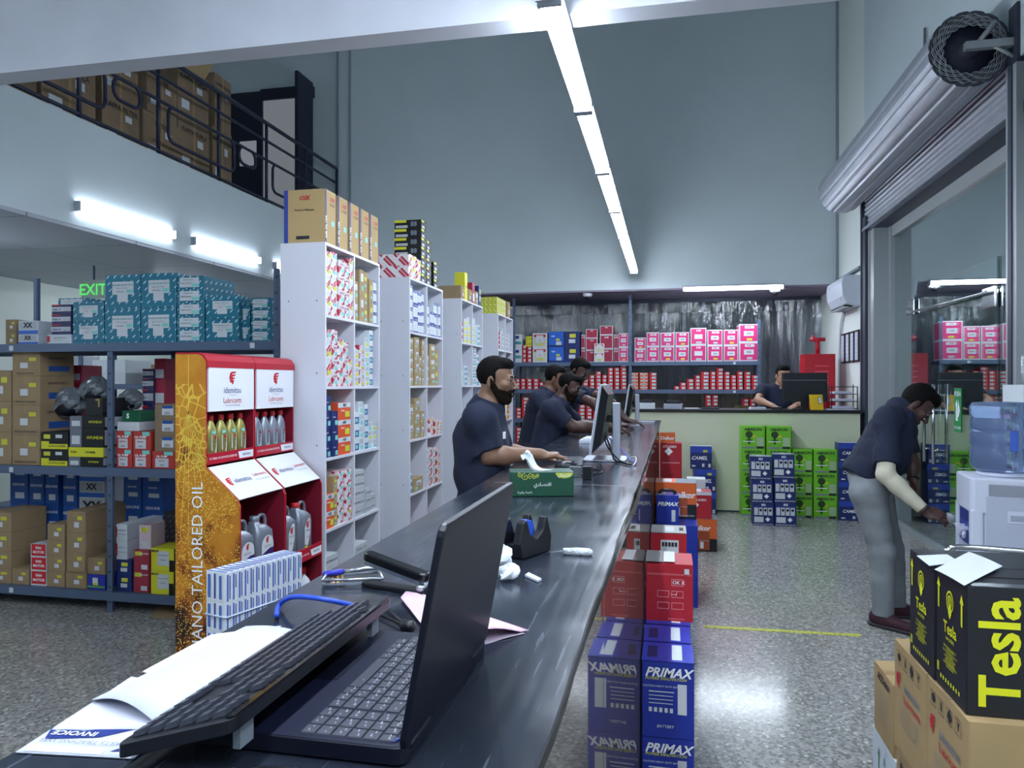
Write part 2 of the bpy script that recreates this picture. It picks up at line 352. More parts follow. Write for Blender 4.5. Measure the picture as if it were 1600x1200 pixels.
for ring in range(9):
    rr = .232 - ring * .009; pts = []
    for k in range(72): a = 2 * math.pi * k / 72; w = rr + .006 * math.sin(k * 1.57 + ring * 1.3) ; pts.append(P(1.95 + w * math.cos(a), 5.425 - .004 * (ring % 2), 3.72 + w * math.sin(a)))
    b.tube(pts, .0035, M_frame if ring % 2 else M_sh, 5, closed=True)
b.build('spiral_edge', sh)
b = MB(); b.tube([P(1.95, 5.40, 3.72), P(1.95, 9.2, 3.72)], .06, mat('dark_drum', '2d3040', .6), 16); b.tube([P(1.95, 5.46, 3.72), P(1.95, 5.48, 3.72)], .19, MATS['dark_drum'], 24)
b.build('drum', sh)
b = MB(); b.box(*[v for v in (P(1.9,5.36,3.70)[0], P(2.3,5.36,3.70)[0], P(0,5.34,0)[1], P(0,5.39,0)[1], P(0,0,3.69)[2], P(0,0,3.74)[2])], M_frame)
b.box(P(2.18,0,0)[0], P(2.3,0,0)[0], P(0,5.3,0)[1], P(0,5.42,0)[1], P(0,0,3.45)[2], P(0,0,3.95)[2], M_dframe)
b.tube([P(2.22,5.36,3.6), P(2.07,5.36,3.7)], .012, M_frame, 6); b.tube([P(1.98,5.37,3.73), P(2.08,5.37,3.86)], .018, M_frame, 6)
b.build('end_bracket', sh)
b = MB(); prof = []
z = 3.64; k = 0
while z > 3.27: prof.append((2.19 + (0, .012, .012, 0)[k % 4], z)); z -= .0125; k += 1
V = [P(x, y, z) for y in (5.42, 9.13) for x, z in prof]; N = len(prof); b.add(V, [(i, i+1, i+1+N, i+N) for i in range(N-1)], M_sh)
b.box(P(2.165,0,0)[0], P(2.21,0,0)[0], P(0,5.42,0)[1], P(0,9.13,0)[1], P(0,0,3.245)[2], P(0,0,3.275)[2], M_sh); b.build('lowered_slats', sh)
b = MB(); b.box(P(2.16,0,0)[0], P(2.27,0,0)[0], P(0,5.26,0)[1], P(0,5.41,0)[1], -3.3, .25, M_frame); b.box(P(2.15,0,0)[0], P(2.16,0,0)[0], P(0,5.31,0)[1], P(0,5.36,0)[1], -3.3, .25, M_dframe); b.build('guide_rail', sh)
b = MB(); b.box(P(2.16,0,0)[0], P(2.2,0,0)[0], P(0,9.13,0)[1], P(0,9.18,0)[1], -3.3, .35, M_dframe); b.build('guide_rail', sh)
# conduit on the upper right wall
b = MB(); p = onX(1447, 60, 2.19); b.tube([(2.18, p.y, 3.9), (2.18, p.y, 4.6)], .012, M_grey, 6); b.build('wall_conduit'); tag(bpy.data.objects['wall_conduit'], 'thin grey conduit running up the wall above the shutter', 'pipe')
# air conditioner
ac = empty('air_conditioner', (2.2, 9.75, 2.42), 'white wall mounted split air conditioner beside the shop front', 'air conditioner')
pr = [(0,.36),(-.15,.37),(-.2,.34),(-.215,.27),(-.2,.12),(-.15,.03),(-.06,0),(0,0)]
M_ac = mat('ac_plastic', 'ced3e0', .35)
b = MB(); V = [(x, y, z) for y in (-.42, .42) for x, z in pr]; N = len(pr); b.add(V, [tuple(range(N)), tuple(range(2*N-1, N-1, -1))] + [((i+1)%N, i, i+N, (i+1)%N+N) for i in range(N)], M_ac); b.build('body', ac, bevel=.012, seg=3)
b = MB(); b.box(-.17, -.07, -.36, .36, -.004, .02, M_black, Matrix.Rotation(0, 4, 'Y')); b.build('air_outlet', ac)
b = MB(); 
for i in range(7): b.box(-.165, -.075, -.3 + i*.1, -.295 + i*.1, -.01, 0, M_ac)
b.box(-.185, -.12, -.38, .38, -.006, -.001, M_ac); b.build('louvre', ac)
b = MB(); b.text('TCL', (-.214, .2, .27), (0,-1,0), (0,0,1), .05, M_grey); b.text('R', (-.195, -.33, .09), (0,-1,0), (0,0,1), .05, M_dark, .03); b.build('front_marking', ac)
b = MB(); b.tube(smooth_path([(2.185, 10.1, 2.42), (2.17, 10.2, 2.25), (2.175, 10.3, 1.9), (2.175, 10.3, .9)]), .02, M_white, 8); b.build('drain_pipe'); tag(bpy.data.objects['drain_pipe'], 'white drain pipe running down the wall under the air conditioner', 'pipe')
# four framed documents
for i in range(4):
    p = onX(1318 + i * 7.2, 545 - i * 1.5, 2.19); b = MB(); w = .085; b.box(2.18, 2.199, p.y-w, p.y+w, p.z-.19, p.z+.19, mat('frame_dark', '2b2428', .4))
    b.box(2.176, 2.181, p.y-w+.02, p.y+w-.02, p.z-.165, p.z+.165, M_paper)
    for j in range(6): b.box(2.1745, 2.1765, p.y-w+.035, p.y+w-.035, p.z+.12-j*.05, p.z+.123-j*.05, M_grey)
    tag(b.build('framed_certificate'), ['farthest', 'second farthest', 'second nearest', 'nearest'][i] + ' of four framed documents on the white wall below the air conditioner', 'picture frame', 'framed documents on the wall')
# domed cameras under the bulkhead
for px, lab in ((918, 'white dome camera above the dark storage curtain, left one'), (1211, 'white dome camera beside the strip light near the right wall')):
    p = onY(px, 455, 10.6); c = MB(); c.lathe([(.07, 0), (.068, -.035), (.055, -.05)], M_white, 20); c.lathe([(.045, -.05), (.04, -.07), (.02, -.088), (.002, -.09)], M_black, 16)
    o = c.build('security_camera', loc=(p.x, 10.6, 2.8)); tag(o, lab, 'camera')
# ---------------------------------------------------------------- mezzanine: railing, glass door, boxes
rail = empty('mezzanine_railing', (-4.92, 6, 3.74), 'dark tubular railing with rounded panels along the mezzanine edge', 'railing')
M_rl = mat('dark_rail_paint', '232a42', .4)
RX = -.0
def rt(pts, r, nm='rail'): MB().tube([(RX, y, z) for y, z in pts], r, M_rl, 8).build(nm, rail)
rt([(-4, 1.02), (4.35, 1.02)], .026, 'top_rail'); rt([(-4, .8), (4.35, .8)], .018, 'middle_rail'); rt([(-4, .06), (4.4, .06)], .018, 'bottom_rail'); rt([(-4, .56), (4.1, .56)], .018, 'middle_rail')
for k in range(9):
    y = -3.6 + k * 1.0; b = MB(); b.tube([(RX, y, 0), (RX, y, 1.02)], .02, M_rl, 8); b.build('post', rail)
for k in range(4):
    y0 = -3.45 + k * 2.0; c = .09
    def loop(a, bb, z0, z1):
        pts = []
        for cy, cz, s0 in ((bb-c, z1-c, 0), (a+c, z1-c, 90), (a+c, z0+c, 180), (bb-c, z0+c, 270)):
            for j in range(5): t = math.radians(s0 + 90*j/4); pts.append((RX, cy + c*math.cos(t), cz + c*math.sin(t)))
        MB().tube(pts, .017, M_rl, 8, closed=True).build('rounded_panel', rail)
    loop(y0, y0 + 1.15, .2, .56); loop(y0 + 1.25, y0 + 1.6, .36, .56)
# door on the mezzanine back wall
M_df = mat('black_door_frame', '1a2036', .4)
def wx(px, z): return onY(px, 300, 10.5).x
x0, x1, x2, x3, x4 = [wx(p, 0) for p in (357, 412, 472, 490, 493)]
zt = onY(450, 142, 10.5).z
b = MB(); b.box(x0, x1, 10.42, 10.5, 3.74, zt, M_df); b.box(x1, x3+.02, 10.4, 10.5, zt-.15, zt+.02, M_df); b.box(x2, x2+.12, 10.4, 10.48, 3.74, zt-.15, M_df); b.box(x1, x1+.03, 10.4, 10.48, 3.74, zt-.15, M_df)
D = struct(b.build('door_2'))
m = glassmat('door_glass', 1.2); b = MB(); b.box(x1+.03, x2, 10.44, 10.45, 3.74, zt-.15, emis('pane_painted_glow', (.62,.7,.78), .05)); b.build('door_pane', D)  # pane glows by itself: emission stands in for reflected lamp light
p = onY(388, 240, 10.42); b = MB(); b.box(p.x-.14, p.x+.14, 10.405, 10.42, p.z-.19, p.z+.19, emis('small_pane_painted_glow', (.62,.7,.78), .06)); b.build('door_pane', D)  # same self-glow put into the small pane, no lamp behind it
b = MB(); b.tube([(x2+.08, 10.36, 4.35), (x2+.08, 10.36, 5.2)], .018, M_dframe, 8); b.build('door_handle', D)
b = MB(); b.box(x3-.02, x3+.03, 9.95, 10.42, 3.74, zt+.05, M_df); b.build('door_leaf_open', D)
# ---------------------------------------------------------------- cartons
_CM = {}
def carton_mesh(key, size, m, dec, txt, tape=None):
    k = (key, tuple(round(v, 3) for v in size))
    if k in _CM: return _CM[k]
    w, d, h = size; b = MB(); ch = min(.002, h * .04)
    # body with eased edges
    x, y = w/2, d/2
    b.rbox(-x, x, -y, y, 0, h, min(.004, w*.05), m, 1)
    FR = {'F': ((-x,-y,0),(1,0,0),(0,0,1),w,h), 'R': ((x,-y,0),(0,1,0),(0,0,1),d,h), 'L': ((-x,y,0),(0,-1,0),(0,0,1),d,h), 'B': ((x,y,0),(-1,0,0),(0,0,1),w,h), 'T': ((-x,-y,h),(1,0,0),(0,1,0),w,d)}
    if tape: dec = [('T', .44, 0, .56, 1, tape), ('F', .44, .72, .56, 1, tape)] + list(dec)
    for i, (f, u0, v0, u1, v1, mm) in enumerate(dec):
        O, U, V, a, c = FR[f]; O = Vector(O); U = Vector(U); V = Vector(V); N = U.cross(V) * (.0008 + .0003 * i)
        p = lambda u, v: O + U*(u*a) + V*(v*c) + N
        b.quad(p(u0, v0), p(u1, v0), p(u1, v1), p(u0, v1), mm)
    for (f, u, v, s, t, mm, *o) in txt:
        O, U, V, a, c = FR[f]; O = Vector(O); U = Vector(U); V = Vector(V); o = o[0] if o else {}
        N = U.cross(V); r = math.radians(o.get('rot', 0)); U2 = U*math.cos(r) + V*math.sin(r); V2 = V*math.cos(r) - U*math.sin(r)
        vv = text_mesh(t, o.get('bold', .01), o.get('shear', 0))[0]
        if vv:
            tw = max(p[0] for p in vv) - min(p[0] for p in vv); room = 2*min(u, 1-u)*a if abs(o.get('rot', 0)) < 45 else 2*min(v, 1-v)*c; s = min(s, .94*room/tw)
        b.text(t, O + U*(u*a) + V*(v*c), U2, V2, s, mm, o.get('bold', .01), o.get('shear', 0), off=.0026)
    me = bpy.data.meshes.new(key); me.from_pydata(b.v, [], b.f)
    for mm in b.mats: me.materials.append(mm)
    me.polygons.foreach_set('material_index', b.m); me.update(); _CM[k] = me; return me
M_rw = dashmat('red_striped_card', 'dcd6da', 'b01f38', 9, .5, 5, .86, dash2='e8c8cc', f3=40)
M_rw2 = dashmat('white_card_red_marks', 'd6d2d6', 'b42a42', 11, .4, 6, .9)
M_tealc = dashmat('teal_printed_card', '1b6f88', 'b8d2de', 19, .2, 11, .4)
M_bluew = mat('blue_cap_card', '2c3f93', .5); M_palec = mat('pale_card', 'ccd3da', .6); M_greyc = mat('pale_grey_card', 'b3b8bd', .6)
M_orange = mat('orange_card', 'd9552c', .5); M_redc = mat('scarlet_card', 'c4242c', .5); M_pink = mat('magenta_card', 'cf2f74', .45); M_maroon = mat('crimson_card', 'a52242', .45); M_blueb = mat('bright_blue_card', '2a63c4', .4)
M_navyc = mat('navy_card', '1d2c66', .45); M_dblue = mat('cobalt_card', '1c4d98', .5); M_green = mat('lime_card', '74c22c', .4); M_yc = mat('yellow_card', 'd3cf2e', .5); M_blackc = mat('black_card', '15171c', .5)
M_dg = mat('dark_green_card', '0f5a3c', .5); M_cream = mat('cream_card', 'c6bfa8', .6); M_chart = dashmat('chartreuse_printed_card', 'b9bb3c', 'e4e4a0', 22, .3, 12, .5)
M_pat = dashmat('patterned_pink_card', 'd8cbd4', 'b0586c', 60, .4, 40, .5); M_patb = dashmat('black_patterned_card', '23222a', '6a6872', 24, .15, 14, .5)
M_bluestripe = dashmat('blue_white_strip_card', 'dfe3ea', '3f63b4', 0.001, 1, 30, .3)
M_teal2 = mat('teal_card', '2f8f96', .5)
def kinds(k, w, d, h):
    """material, printed patches and lettering of each sort of carton: F is the face towards the shop"""
    L = M_label; Y = M_yel; T = M_teal; q = h * .0
    if k == 'kraft': return M_kraft, [('F',.42,.25,.68,.5,L),('F',.6,.6,.85,.78,Y)], [], M_tape
    if k == 'kraftb': return M_kraft, [('F',.3,.32,.58,.55,L),('F',.62,.62,.88,.76,Y),('R',.25,.2,.85,.42,M_dblue)], [('F',.5,.1,h*.09,'PRODUCT OF JAPAN',M_dark),('R',.5,.75,h*.12,'GENUINE PARTS',M_dark)], M_tape
    if k == 'kraftlab': return M_kraft2, [('F',.25,.55,.8,.85,L),('F',.45,.2,.8,.38,T)], [], None
    if k == 'kraftyel': return M_kraft2, [('F',.3,.5,.75,.72,Y),('F',.35,.12,.7,.25,T)], [], None
    if k == 'redstripe': return M_rw, [('F',.25,.2,.8,.5,L),('F',.35,.62,.85,.85,T if rnd.random() < .6 else Y)], [], None
    if k == 'redwhite': return M_rw2, [('F',.1,.55,.9,.9,M_palec),('F',.4,.15,.85,.42,T if rnd.random() < .7 else Y)], [('F',.5,.7,h*.22,'PARTS',M_red,{'bold':.02})], None
    if k == 'bluetop': return M_palec, [('F',0,.8,1,1,M_bluew),('R',0,.8,1,1,M_bluew),('F',0,0,1,.1,M_bluew),('F',.25,.3,.75,.6,L)], [('F',.5,.9,h*.12,'OIL FILTER',M_whitep)], None
    if k == 'bluetri': return M_navyc, [('F',.5,.08,.92,.38,T)], [('F',.35,.6,h*.12,'DENSO',M_whitep)], None
    if k == 'orangebox': return M_orange, [('F',0,.72,1,1,L),('R',0,.72,1,1,L),('F',.55,.15,.9,.5,Y)], [('F',.5,.86,h*.22,'4GX',M_dark,{'bold':.03}),('F',.35,.55,h*.18,'Denso',M_whitep)], None
    if k == 'navybox': return M_navyc, [('F',.5,.15,.9,.55,T)], [('F',.5,.8,h*.16,'4GX',M_whitep)], None
    if k == 'greylong': return M_greyc, [('F',.1,.1,.9,.16,M_label),('L',.03,.1,.97,.16,M_label)], [('F',.3,.55,h*.26,'Spark Plugs',M_dark),('F',.75,.5,h*.3,'NISSAN',M_grey,{'bold':.02}),('L',.3,.55,h*.26,'Spark Plugs',M_dark),('L',.75,.5,h*.3,'NISSAN',M_dark,{'bold':.02})], None
    if k == 'whitesmall': return M_palec, [('F',.05,.55,.95,.95,M_greyc),('F',.3,.1,.85,.45,T if rnd.random() < .6 else Y)], [], None
    if k == 'whiteblue': return M_palec, [('F',.1,.1,.9,.6,M_bluew),('F',.2,.2,.7,.5,T)], [], None
    if k == 'whitetall': return M_label, [('F',.1,.3,.9,.5,M_teal2),('F',.1,.7,.6,.9,M_navyp)], [], None
    if k == 'yellowtall': return M_label, [('F',.1,.1,.9,.45,M_yc),('F',.2,.6,.8,.8,M_greyc)], [], None
    if k == 'redtop': return M_maroon, [('F',.1,.1,.9,.5,L)], [], None
    if k == 'tan': return M_kraft2, [('F',.3,.45,.8,.8,L),('F',.4,.5,.7,.6,M_navyp),('F',.15,.15,.4,.35,T)], [], None
    if k == 'darkyel': return M_blackc, [('F',0,.75,.5,1,M_yc),('F',.1,.1,.6,.4,M_greyc),('R',0,.3,1,.6,M_greyc),('R',.2,.65,.6,.9,Y),('L',0,.7,.45,1,M_yc),('L',.06,.1,.5,.4,M_greyc)], [('F',.7,.6,h*.25,'88',M_grey,{'bold':.03}),('L',.72,.5,h*.75,'88',M_grey,{'bold':.03})], None
    if k == 'oskbox': return mat('sand_card', 'b3986a', .75), [('L',0,0,.1,1,M_bluew),('R',0,0,.1,1,M_bluew),('F',0,0,.1,1,M_bluew),('F',0.55,.35,.8,.45,T),('L',.3,.08,.62,.14,M_dark)], [('L',.5,.84,h*.11,'OSK',M_red,{'bold':.03,'shear':.3}),('L',.5,.62,h*.05,'Product of Malaysia',M_dark),('F',.6,.84,h*.1,'OSK',M_red,{'bold':.03,'shear':.3}),('F',.6,.74,h*.07,'A-1030',M_dark),('F',.06,.3,h*.09,'AIR FILTER',M_whitep,{'rot':90})], None
    if k == 'tealbox': return M_tealc, [('F',.22,.42,.82,.8,L),('F',.36,.2,.66,.42,L),('F',.62,.46,.8,.56,T)], [('F',.5,.7,h*.07,'GENUINE SPARE PARTS',M_teal2),('F',.5,.6,h*.06,'ASSY CLUTCH',M_grey),('F',.45,.5,h*.05,'31250-36532',M_dark)], None
    if k == 'tealflat': return M_tealc, [('F',.1,.15,.82,.88,L),('F',.55,.2,.8,.42,T)], [('F',.42,.7,h*.14,'SPARE PARTS',M_teal2),('F',.35,.45,h*.12,'MADE IN JAPAN',M_dark)], None
    if k == 'navywhite': return mat('indigo_card', '2a2d5a', .5), [('F',.0,.3,1,.75,L),('F',.6,.3,1,.7,M_greyc),('F',.0,.9,.5,1,M_red)], [('F',.28,.5,h*.35,'Aisin-X',M_navyp,{'bold':.02,'shear':.3})], None
    if k == 'whitered': return M_palec, [('F',0,.2,.13,.85,M_red)], [('F',.55,.65,h*.16,'GENUINE PARTS LTD',M_dark),('F',.5,.4,h*.12,'MADE IN JAPAN',M_grey)], None
    if k == 'blackgrey': return M_blackc, [('F',0,0,.35,1,mat('slate_card','6a707c',.5)),('F',.05,.15,.3,.6,L),('R',.02,.1,.98,.9,M_palec)], [('F',.75,.5,h*.28,'HYUNDAI',M_yc,{'bold':.02})], None
    if k == 'yelbox': return M_yc, [('R',.02,.1,.98,.9,M_palec)], [('F',.16,.5,h*.3,'TORA',M_dark,{'bold':.02}),('F',.65,.5,h*.3,'KG38MM',M_dark,{'bold':.02})], None
    if k == 'yelblack': return M_blackc, [('F',0,0,1,.3,M_yc),('F',0,.3,.3,.45,M_yc),('F',.1,.6,.35,.85,Y),('F',.55,.65,.8,.85,L)], [('F',.6,.17,h*.16,'CLUTCH COVER',M_dark,{'bold':.01})], None
    if k == 'oilpump': return mat('brick_red_card', 'b23b34', .5), [('F',.15,.08,.75,.6,L),('F',.55,.78,.95,1.0,T)], [('F',.45,.7,h*.17,'OIL PUMP',M_whitep,{'bold':.03}),('F',.45,.45,h*.12,'MAHLE',M_red),('F',.45,.2,h*.1,'15100',M_dark,{'bold':.03})], None
    if k == 'kraftstrip': return M_kraft3, [('F',.38,.25,.95,.75,L),('F',.4,.7,.9,.9,M_dblue)], [('F',.66,.4,h*.2,'||||||||',M_dark)], None
    if k == 'fanmotor': return M_label, [('F',.08,.12,1,1,M_redc)], [('F',.55,.72,h*.27,'FAN',M_whitep,{'bold':.03}),('F',.55,.4,h*.27,'MOTOR',M_whitep,{'bold':.03})], None
    if k == 'bluecross': return M_dblue, [('F',.3,.15,.8,.4,L)], [('F',.5,.72,h*.14,'GENUINE',M_whitep)], None
    if k == 'bluegreen': return mat('ultramarine_card', '26339c', .5), [('F',0,.12,1,.25,mat('green_band','5aa050',.5)),('F',.3,.4,.6,.8,L),('F',.32,.3,.62,.45,Y)], [], None
    if k == 'whitex': return M_palec, [('F',0,0,1,.28,M_blueb),('F',.06,.35,.94,.95,M_greyc)], [('F',.5,.65,h*.5,'XX',M_dark,{'bold':.05})], None
    if k == 'maroonbox': return mat('wine_card', '9a2f42', .5), [('F',.5,.1,.9,.32,L),('F',.1,.75,.55,.95,Y)], [('F',.7,.85,h*.1,'MARUICHI',M_whitep)], None
    if k == 'yellowbig': return M_yc, [('F',.3,.25,.78,.88,L),('F',.8,0,1,.5,M_blackc),('R',0,0,1,1,M_blackc)], [('F',.2,.88,h*.13,'MAXX',M_dark,{'bold':.04}),('F',.54,.7,h*.06,'SHOCK ABSORBER',M_dark),('F',.54,.5,h*.06,'51622-SNA',M_dark)], None
    if k == 'navyplain': return M_navyc, [('F',.3,.25,.72,.5,L),('F',.35,.6,.75,.85,Y)], [], None
    if k == 'goldblack': return mat('gold_mark_card', '1c1f26', .4), [('F',.75,.5,.85,.95,mat('gold_print','a08a4c',.4)),('F',.6,.85,.85,.95,MATS['gold_print'] if 'gold_print' in MATS else M_yc)], [], None
    if k == 'greenS': return M_dg, [], [('F',.35,.5,h*.6,'S',M_whitep,{'bold':.05})], None
    if k == 'whiteplain': return M_palec, [('F',.05,.1,.95,.5,M_label)], [], None
    if k == 'kyb': return M_label, [('F',.06,.06,.94,.94,M_pink),('F',.25,.35,.75,.62,L),('F',.3,.76,.78,.9,L),('R',.06,.06,.94,.94,M_pink),('L',.06,.06,.94,.94,M_pink),('F',.4,.1,.68,.22,Y if rnd.random() < .5 else M_greyc)], [('F',.5,.83,h*.1,'KYB',M_maroon,{'bold':.04,'shear':.2}),('F',.5,.48,h*.12,'3350',M_dark,{'bold':.02})], None
    if k == 'kybred': return M_label, [('F',.06,.06,.94,.94,M_maroon),('R',.06,.06,.94,.94,M_maroon),('L',.06,.06,.94,.94,M_maroon)], [('F',.5,.8,h*.15,'KYB',M_whitep,{'bold':.03,'shear':.2})], None
    if k == 'kybpink2': return M_label, [('F',.06,.06,.94,.94,M_pink),('F',.25,.35,.75,.62,L),('R',.06,.06,.94,.94,M_pink),('L',.06,.06,.94,.94,M_pink),('F',.35,.08,.7,.2,M_greyc)], [('F',.5,.83,h*.14,'KYB',M_whitep,{'bold':.03,'shear':.2})], None
    if k == 'creamred': return M_label, [('F',.1,.1,.9,.9,M_cream),('F',.1,.72,.9,.9,M_red),('F',.25,.35,.75,.85,L),('F',.4,.15,.7,.3,Y)], [('F',.5,.5,h*.1,'555',M_red,{'bold':.03})], None
    if k == 'bluewhite': return M_blueb, [('F',.5,.1,.85,.35,L),('F',.5,.4,.75,.55,Y),('F',0,0,1,.12,M_navyc)], [('F',.3,.7,h*.12,'GMB',M_whitep)], None
    if k == 'redsmall': return M_redc, [('F',.35,.2,.95,.8,L if rnd.random() < .6 else M_palec),('F',.5,.3,.9,.6,T if rnd.random() < .5 else M_greyc)], [], None
    if k == 'orangesmall': return M_orange, [('F',.1,.35,.9,.8,L),('F',.2,.4,.8,.6,M_teal2)], [('F',.5,.15,h*.25,'ASIMCO',M_whitep)], None
    if k == 'amaron': return M_green, [('F',.66,.12,.94,.5,mat('pale_green_print','a8c098',.5)),('F',.05,0,.6,.08,M_grey),('F',.64,0,.96,.1,M_dark),('F',.4,.5,.62,.6,M_yel),('R',0,0,1,1,mat('deep_lime_card','5aa524',.45)),('F',.29,.2,.38,.55,mat('dark_olive_print','24481c',.5)),('F',.2,.36,.47,.4,MATS.get('dark_olive_print') or M_dark),('F',.08,.3,.58,.335,M_whitep)], [('F',.5,.85,h*.17,'AMARON',M_dark,{'bold':.03}),('F',.335,.6,h*.4,'●',mat('dark_olive_print','24481c',.5))], None
    if k == 'camel': return M_navyc, [('F',0,.72,1,1,mat('royal_print','2c46a8',.4)),('F',.08,.1,.25,.16,L),('F',.55,.1,.66,.24,L),('F',.84,.08,.95,.24,L),('F',.6,.74,.8,.84,Y),('T',0,0,1,1,M_greyc)], [('F',.42,.48,h*.22,'CAMEL',M_whitep,{'bold':.02,'shear':.3}),('F',.14,.14,h*.09,'L2',M_whitep,{'bold':.02})], None
    if k == 'bs': return M_navyc, [('F',.06,.45,.24,.78,L),('F',.28,.45,.46,.78,L),('F',.5,.45,.68,.78,L),('F',.72,.45,.92,.78,L),('F',.06,.14,.5,.38,L),('F',.02,.8,.98,.84,M_bluew),('T',.0,.0,1,1,M_grey),('T',.3,.2,.6,.5,L)], [('F',.5,.9,h*.12,'BSS',M_whitep,{'bold':.03}),('F',.7,.26,h*.2,'◆',M_whitep,{'bold':.02}),('F',.5,.05,h*.07,'BATTERY BATTERY BATTERY',M_whitep)] + [('F',u,.66,h*.15,'●',M_dark) for u in (.37,.59,.82)], None
    return M_kraft, [], [], None
def kraft_style(k): return k
NAMES = dict(kraft='kraft_carton', kraftb='kraft_carton', kraftlab='kraft_filter_box', kraftyel='kraft_filter_box', redstripe='striped_parts_box', redwhite='striped_parts_box', bluetop='oil_filter_box', bluetri='spark_plug_box', orangebox='orange_parts_box',
    navybox='navy_parts_box', greylong='spark_plug_carton', whitesmall='small_parts_box', whiteblue='small_parts_box', whitetall='bearing_box', yellowtall='bearing_box', redtop='crimson_parts_box', tan='tan_parts_box', darkyel='bulb_box', oskbox='air_filter_carton',
    tealbox='clutch_carton', tealflat='clutch_carton', kyb='shock_absorber_box', kybpink2='shock_absorber_box', kybred='shock_absorber_box', redsmall='brake_pad_box', orangesmall='brake_pad_box', amaron='battery_box', camel='battery_box', bs='battery_box', fanmotor='fan_motor_box', oilpump='oil_pump_box')
DESC = dict(kraft='kraft carton', kraftb='large kraft carton', kraftlab='tall kraft box', kraftyel='kraft box with yellow sticker', redstripe='red-striped box', redwhite='white box with red marks', bluetop='white box with blue top', bluetri='navy and white box',
    orangebox='orange and white box', navybox='navy box', greylong='long grey box', whitesmall='small pale box', whiteblue='small white-blue box', whitetall='narrow white box', yellowtall='yellow and white box', redtop='crimson box', tan='tan labelled box', darkyel='dark box with yellow corner')
def place(k, loc, size, rz, label, cat, grp, jit=0, key=''):
    m, dec, txt, tape = kinds(k, *size)
    me = carton_mesh(k + key + ('%d' % rnd.randrange(2) if k in ('redstripe', 'redwhite', 'whitesmall', 'redsmall', 'kyb') else ''), size, m, dec, txt, tape)
    o = bpy.data.objects.new(NAMES.get(k, 'carton'), me); COL.objects.link(o); o.location = loc; o.rotation_euler = (0, 0, rz + (rnd.uniform(-jit, jit) if jit else 0))
    return tag(o, label, cat, grp)
# ---------------------------------------------------------------- white pigeonhole units along the counter aisle
UX = -1.85; UD = .27
UY = [(3.766, 4.55), (5.12, 5.93), (6.50, 7.29), (7.98, 8.77)]
UN = ['nearest', 'second', 'third', 'farthest']
RN = ['top', 'second', 'third', 'fourth', 'fifth', 'bottom']
ZT = 2.283
for ui, (y0, y1) in enumerate(UY):
    e = empty('white_shelf_unit', (UX - UD/2, (y0+y1)/2, 0), UN[ui] + ' tall white shelf unit facing the long dark counter', 'shelf unit', 'white shelf units behind the counter')
    hw = (y1-y0)/2; t = .016; x0, x1 = -UD/2, UD/2
    for nm, a in (('side_panel', -hw), ('side_panel', hw - t)):
        b = MB(); b.box(x0, x1, a, a+t, 0, ZT, M_white)
        if a < 0:
            for zz in (2.26, 1.86, 1.46, 1.06, .66):
                for xx in (x0+.05, x1-.05): b.lathe([(.004, 0), (.004, .0015)], M_dark, 8, Matrix.Translation((xx, a, zz - .3)) @ Matrix.Rotation(math.pi/2, 4, 'X'))
        b.build(nm, e, bevel=.001, seg=1)
    MB().box(x0, x1-.002, -t/2, t/2, .05, ZT-t, M_white).build('divider', e)
    MB().box(x0, x0+.006, -hw+t, hw-t, .05, ZT-t, M_white).build('back_panel', e)
    MB().box(x0, x1, -hw+t, hw-t, ZT-t, ZT, M_white).build('top_panel', e)
    for r in range(1, 7):
        z = ZT - .008 - .4*r if r < 6 else .06
        if r < 6: z = ZT - .398*r
        b = MB(); b.box(x0+.006, x1, -hw+t, hw-t, z-t, z, M_white); b.build('shelf', e)
def zshelf(r): return ZT - .398*(r+1)
def cubby(ui, r, c, stacks, right=False):
    """stacks: (kind, width, depth, height, count), laid from the near side to the far side"""
    y0, y1 = UY[ui]; mid = (y0+y1)/2; a = (y0+.018) if c == 0 else (mid+.01); lim = (mid-.01) if c == 0 else (y1-.018)
    z = zshelf(r); y = a + .002; tot = sum(s[1] + .003 for s in stacks); gap = max(0, (lim - a - tot)) * (1 if right else 0); y += gap
    for si, (k, w, d, h, n) in enumerate(stacks):
        if y + w > lim + .002: w = lim - y
        if w < .02: break
        inset = rnd.uniform(0, .012)
        for j in range(n):
            dz = j * (h + .0008)
            lab = '%s, %s row %s cubby, %s white unit, %s stack, %s up' % (DESC.get(k, 'box'), RN[r], 'near' if c == 0 else 'far', UN[ui], ORD[si], ORD[j])
            place(k, (UX - .004 - inset - d/2 - rnd.uniform(0, .002), y + w/2, z + dz), (w - .002, d, h), math.pi/2, lab, 'box', 'goods in the %s white unit' % UN[ui], .012)
        y += w + .003
C = cubby
C(0,0,0,[('redstripe',.075,.2,.088,4),('redstripe',.08,.2,.09,4),('redwhite',.085,.2,.082,4),('redwhite',.06,.2,.08,4),('redstripe',.068,.2,.09,4)])
C(0,0,1,[('kraftlab',.07,.2,.12,2),('kraftlab',.07,.19,.16,2),('kraftyel',.075,.2,.105,3),('kraftyel',.06,.2,.14,2),('bluetop',.06,.2,.07,4)])
C(0,1,0,[('redstripe',.09,.2,.105,3),('redwhite',.07,.2,.08,4),('redstripe',.075,.2,.09,3),('redwhite',.06,.2,.085,3),('redstripe',.06,.2,.08,2)])
C(0,1,1,[('whitesmall',.075,.2,.055,4),('redwhite',.07,.2,.05,5),('whitesmall',.07,.2,.06,5),('whiteblue',.06,.2,.07,5)])
C(0,2,0,[('bluetri',.075,.2,.085,4),('bluetri',.08,.2,.085,3),('orangebox',.17,.22,.1,3)])
C(0,2,1,[('whiteblue',.075,.2,.08,3),('whitesmall',.065,.2,.075,4),('whiteblue',.06,.2,.07,4),('whitesmall',.07,.2,.055,3),('whitesmall',.07,.2,.055,3)])
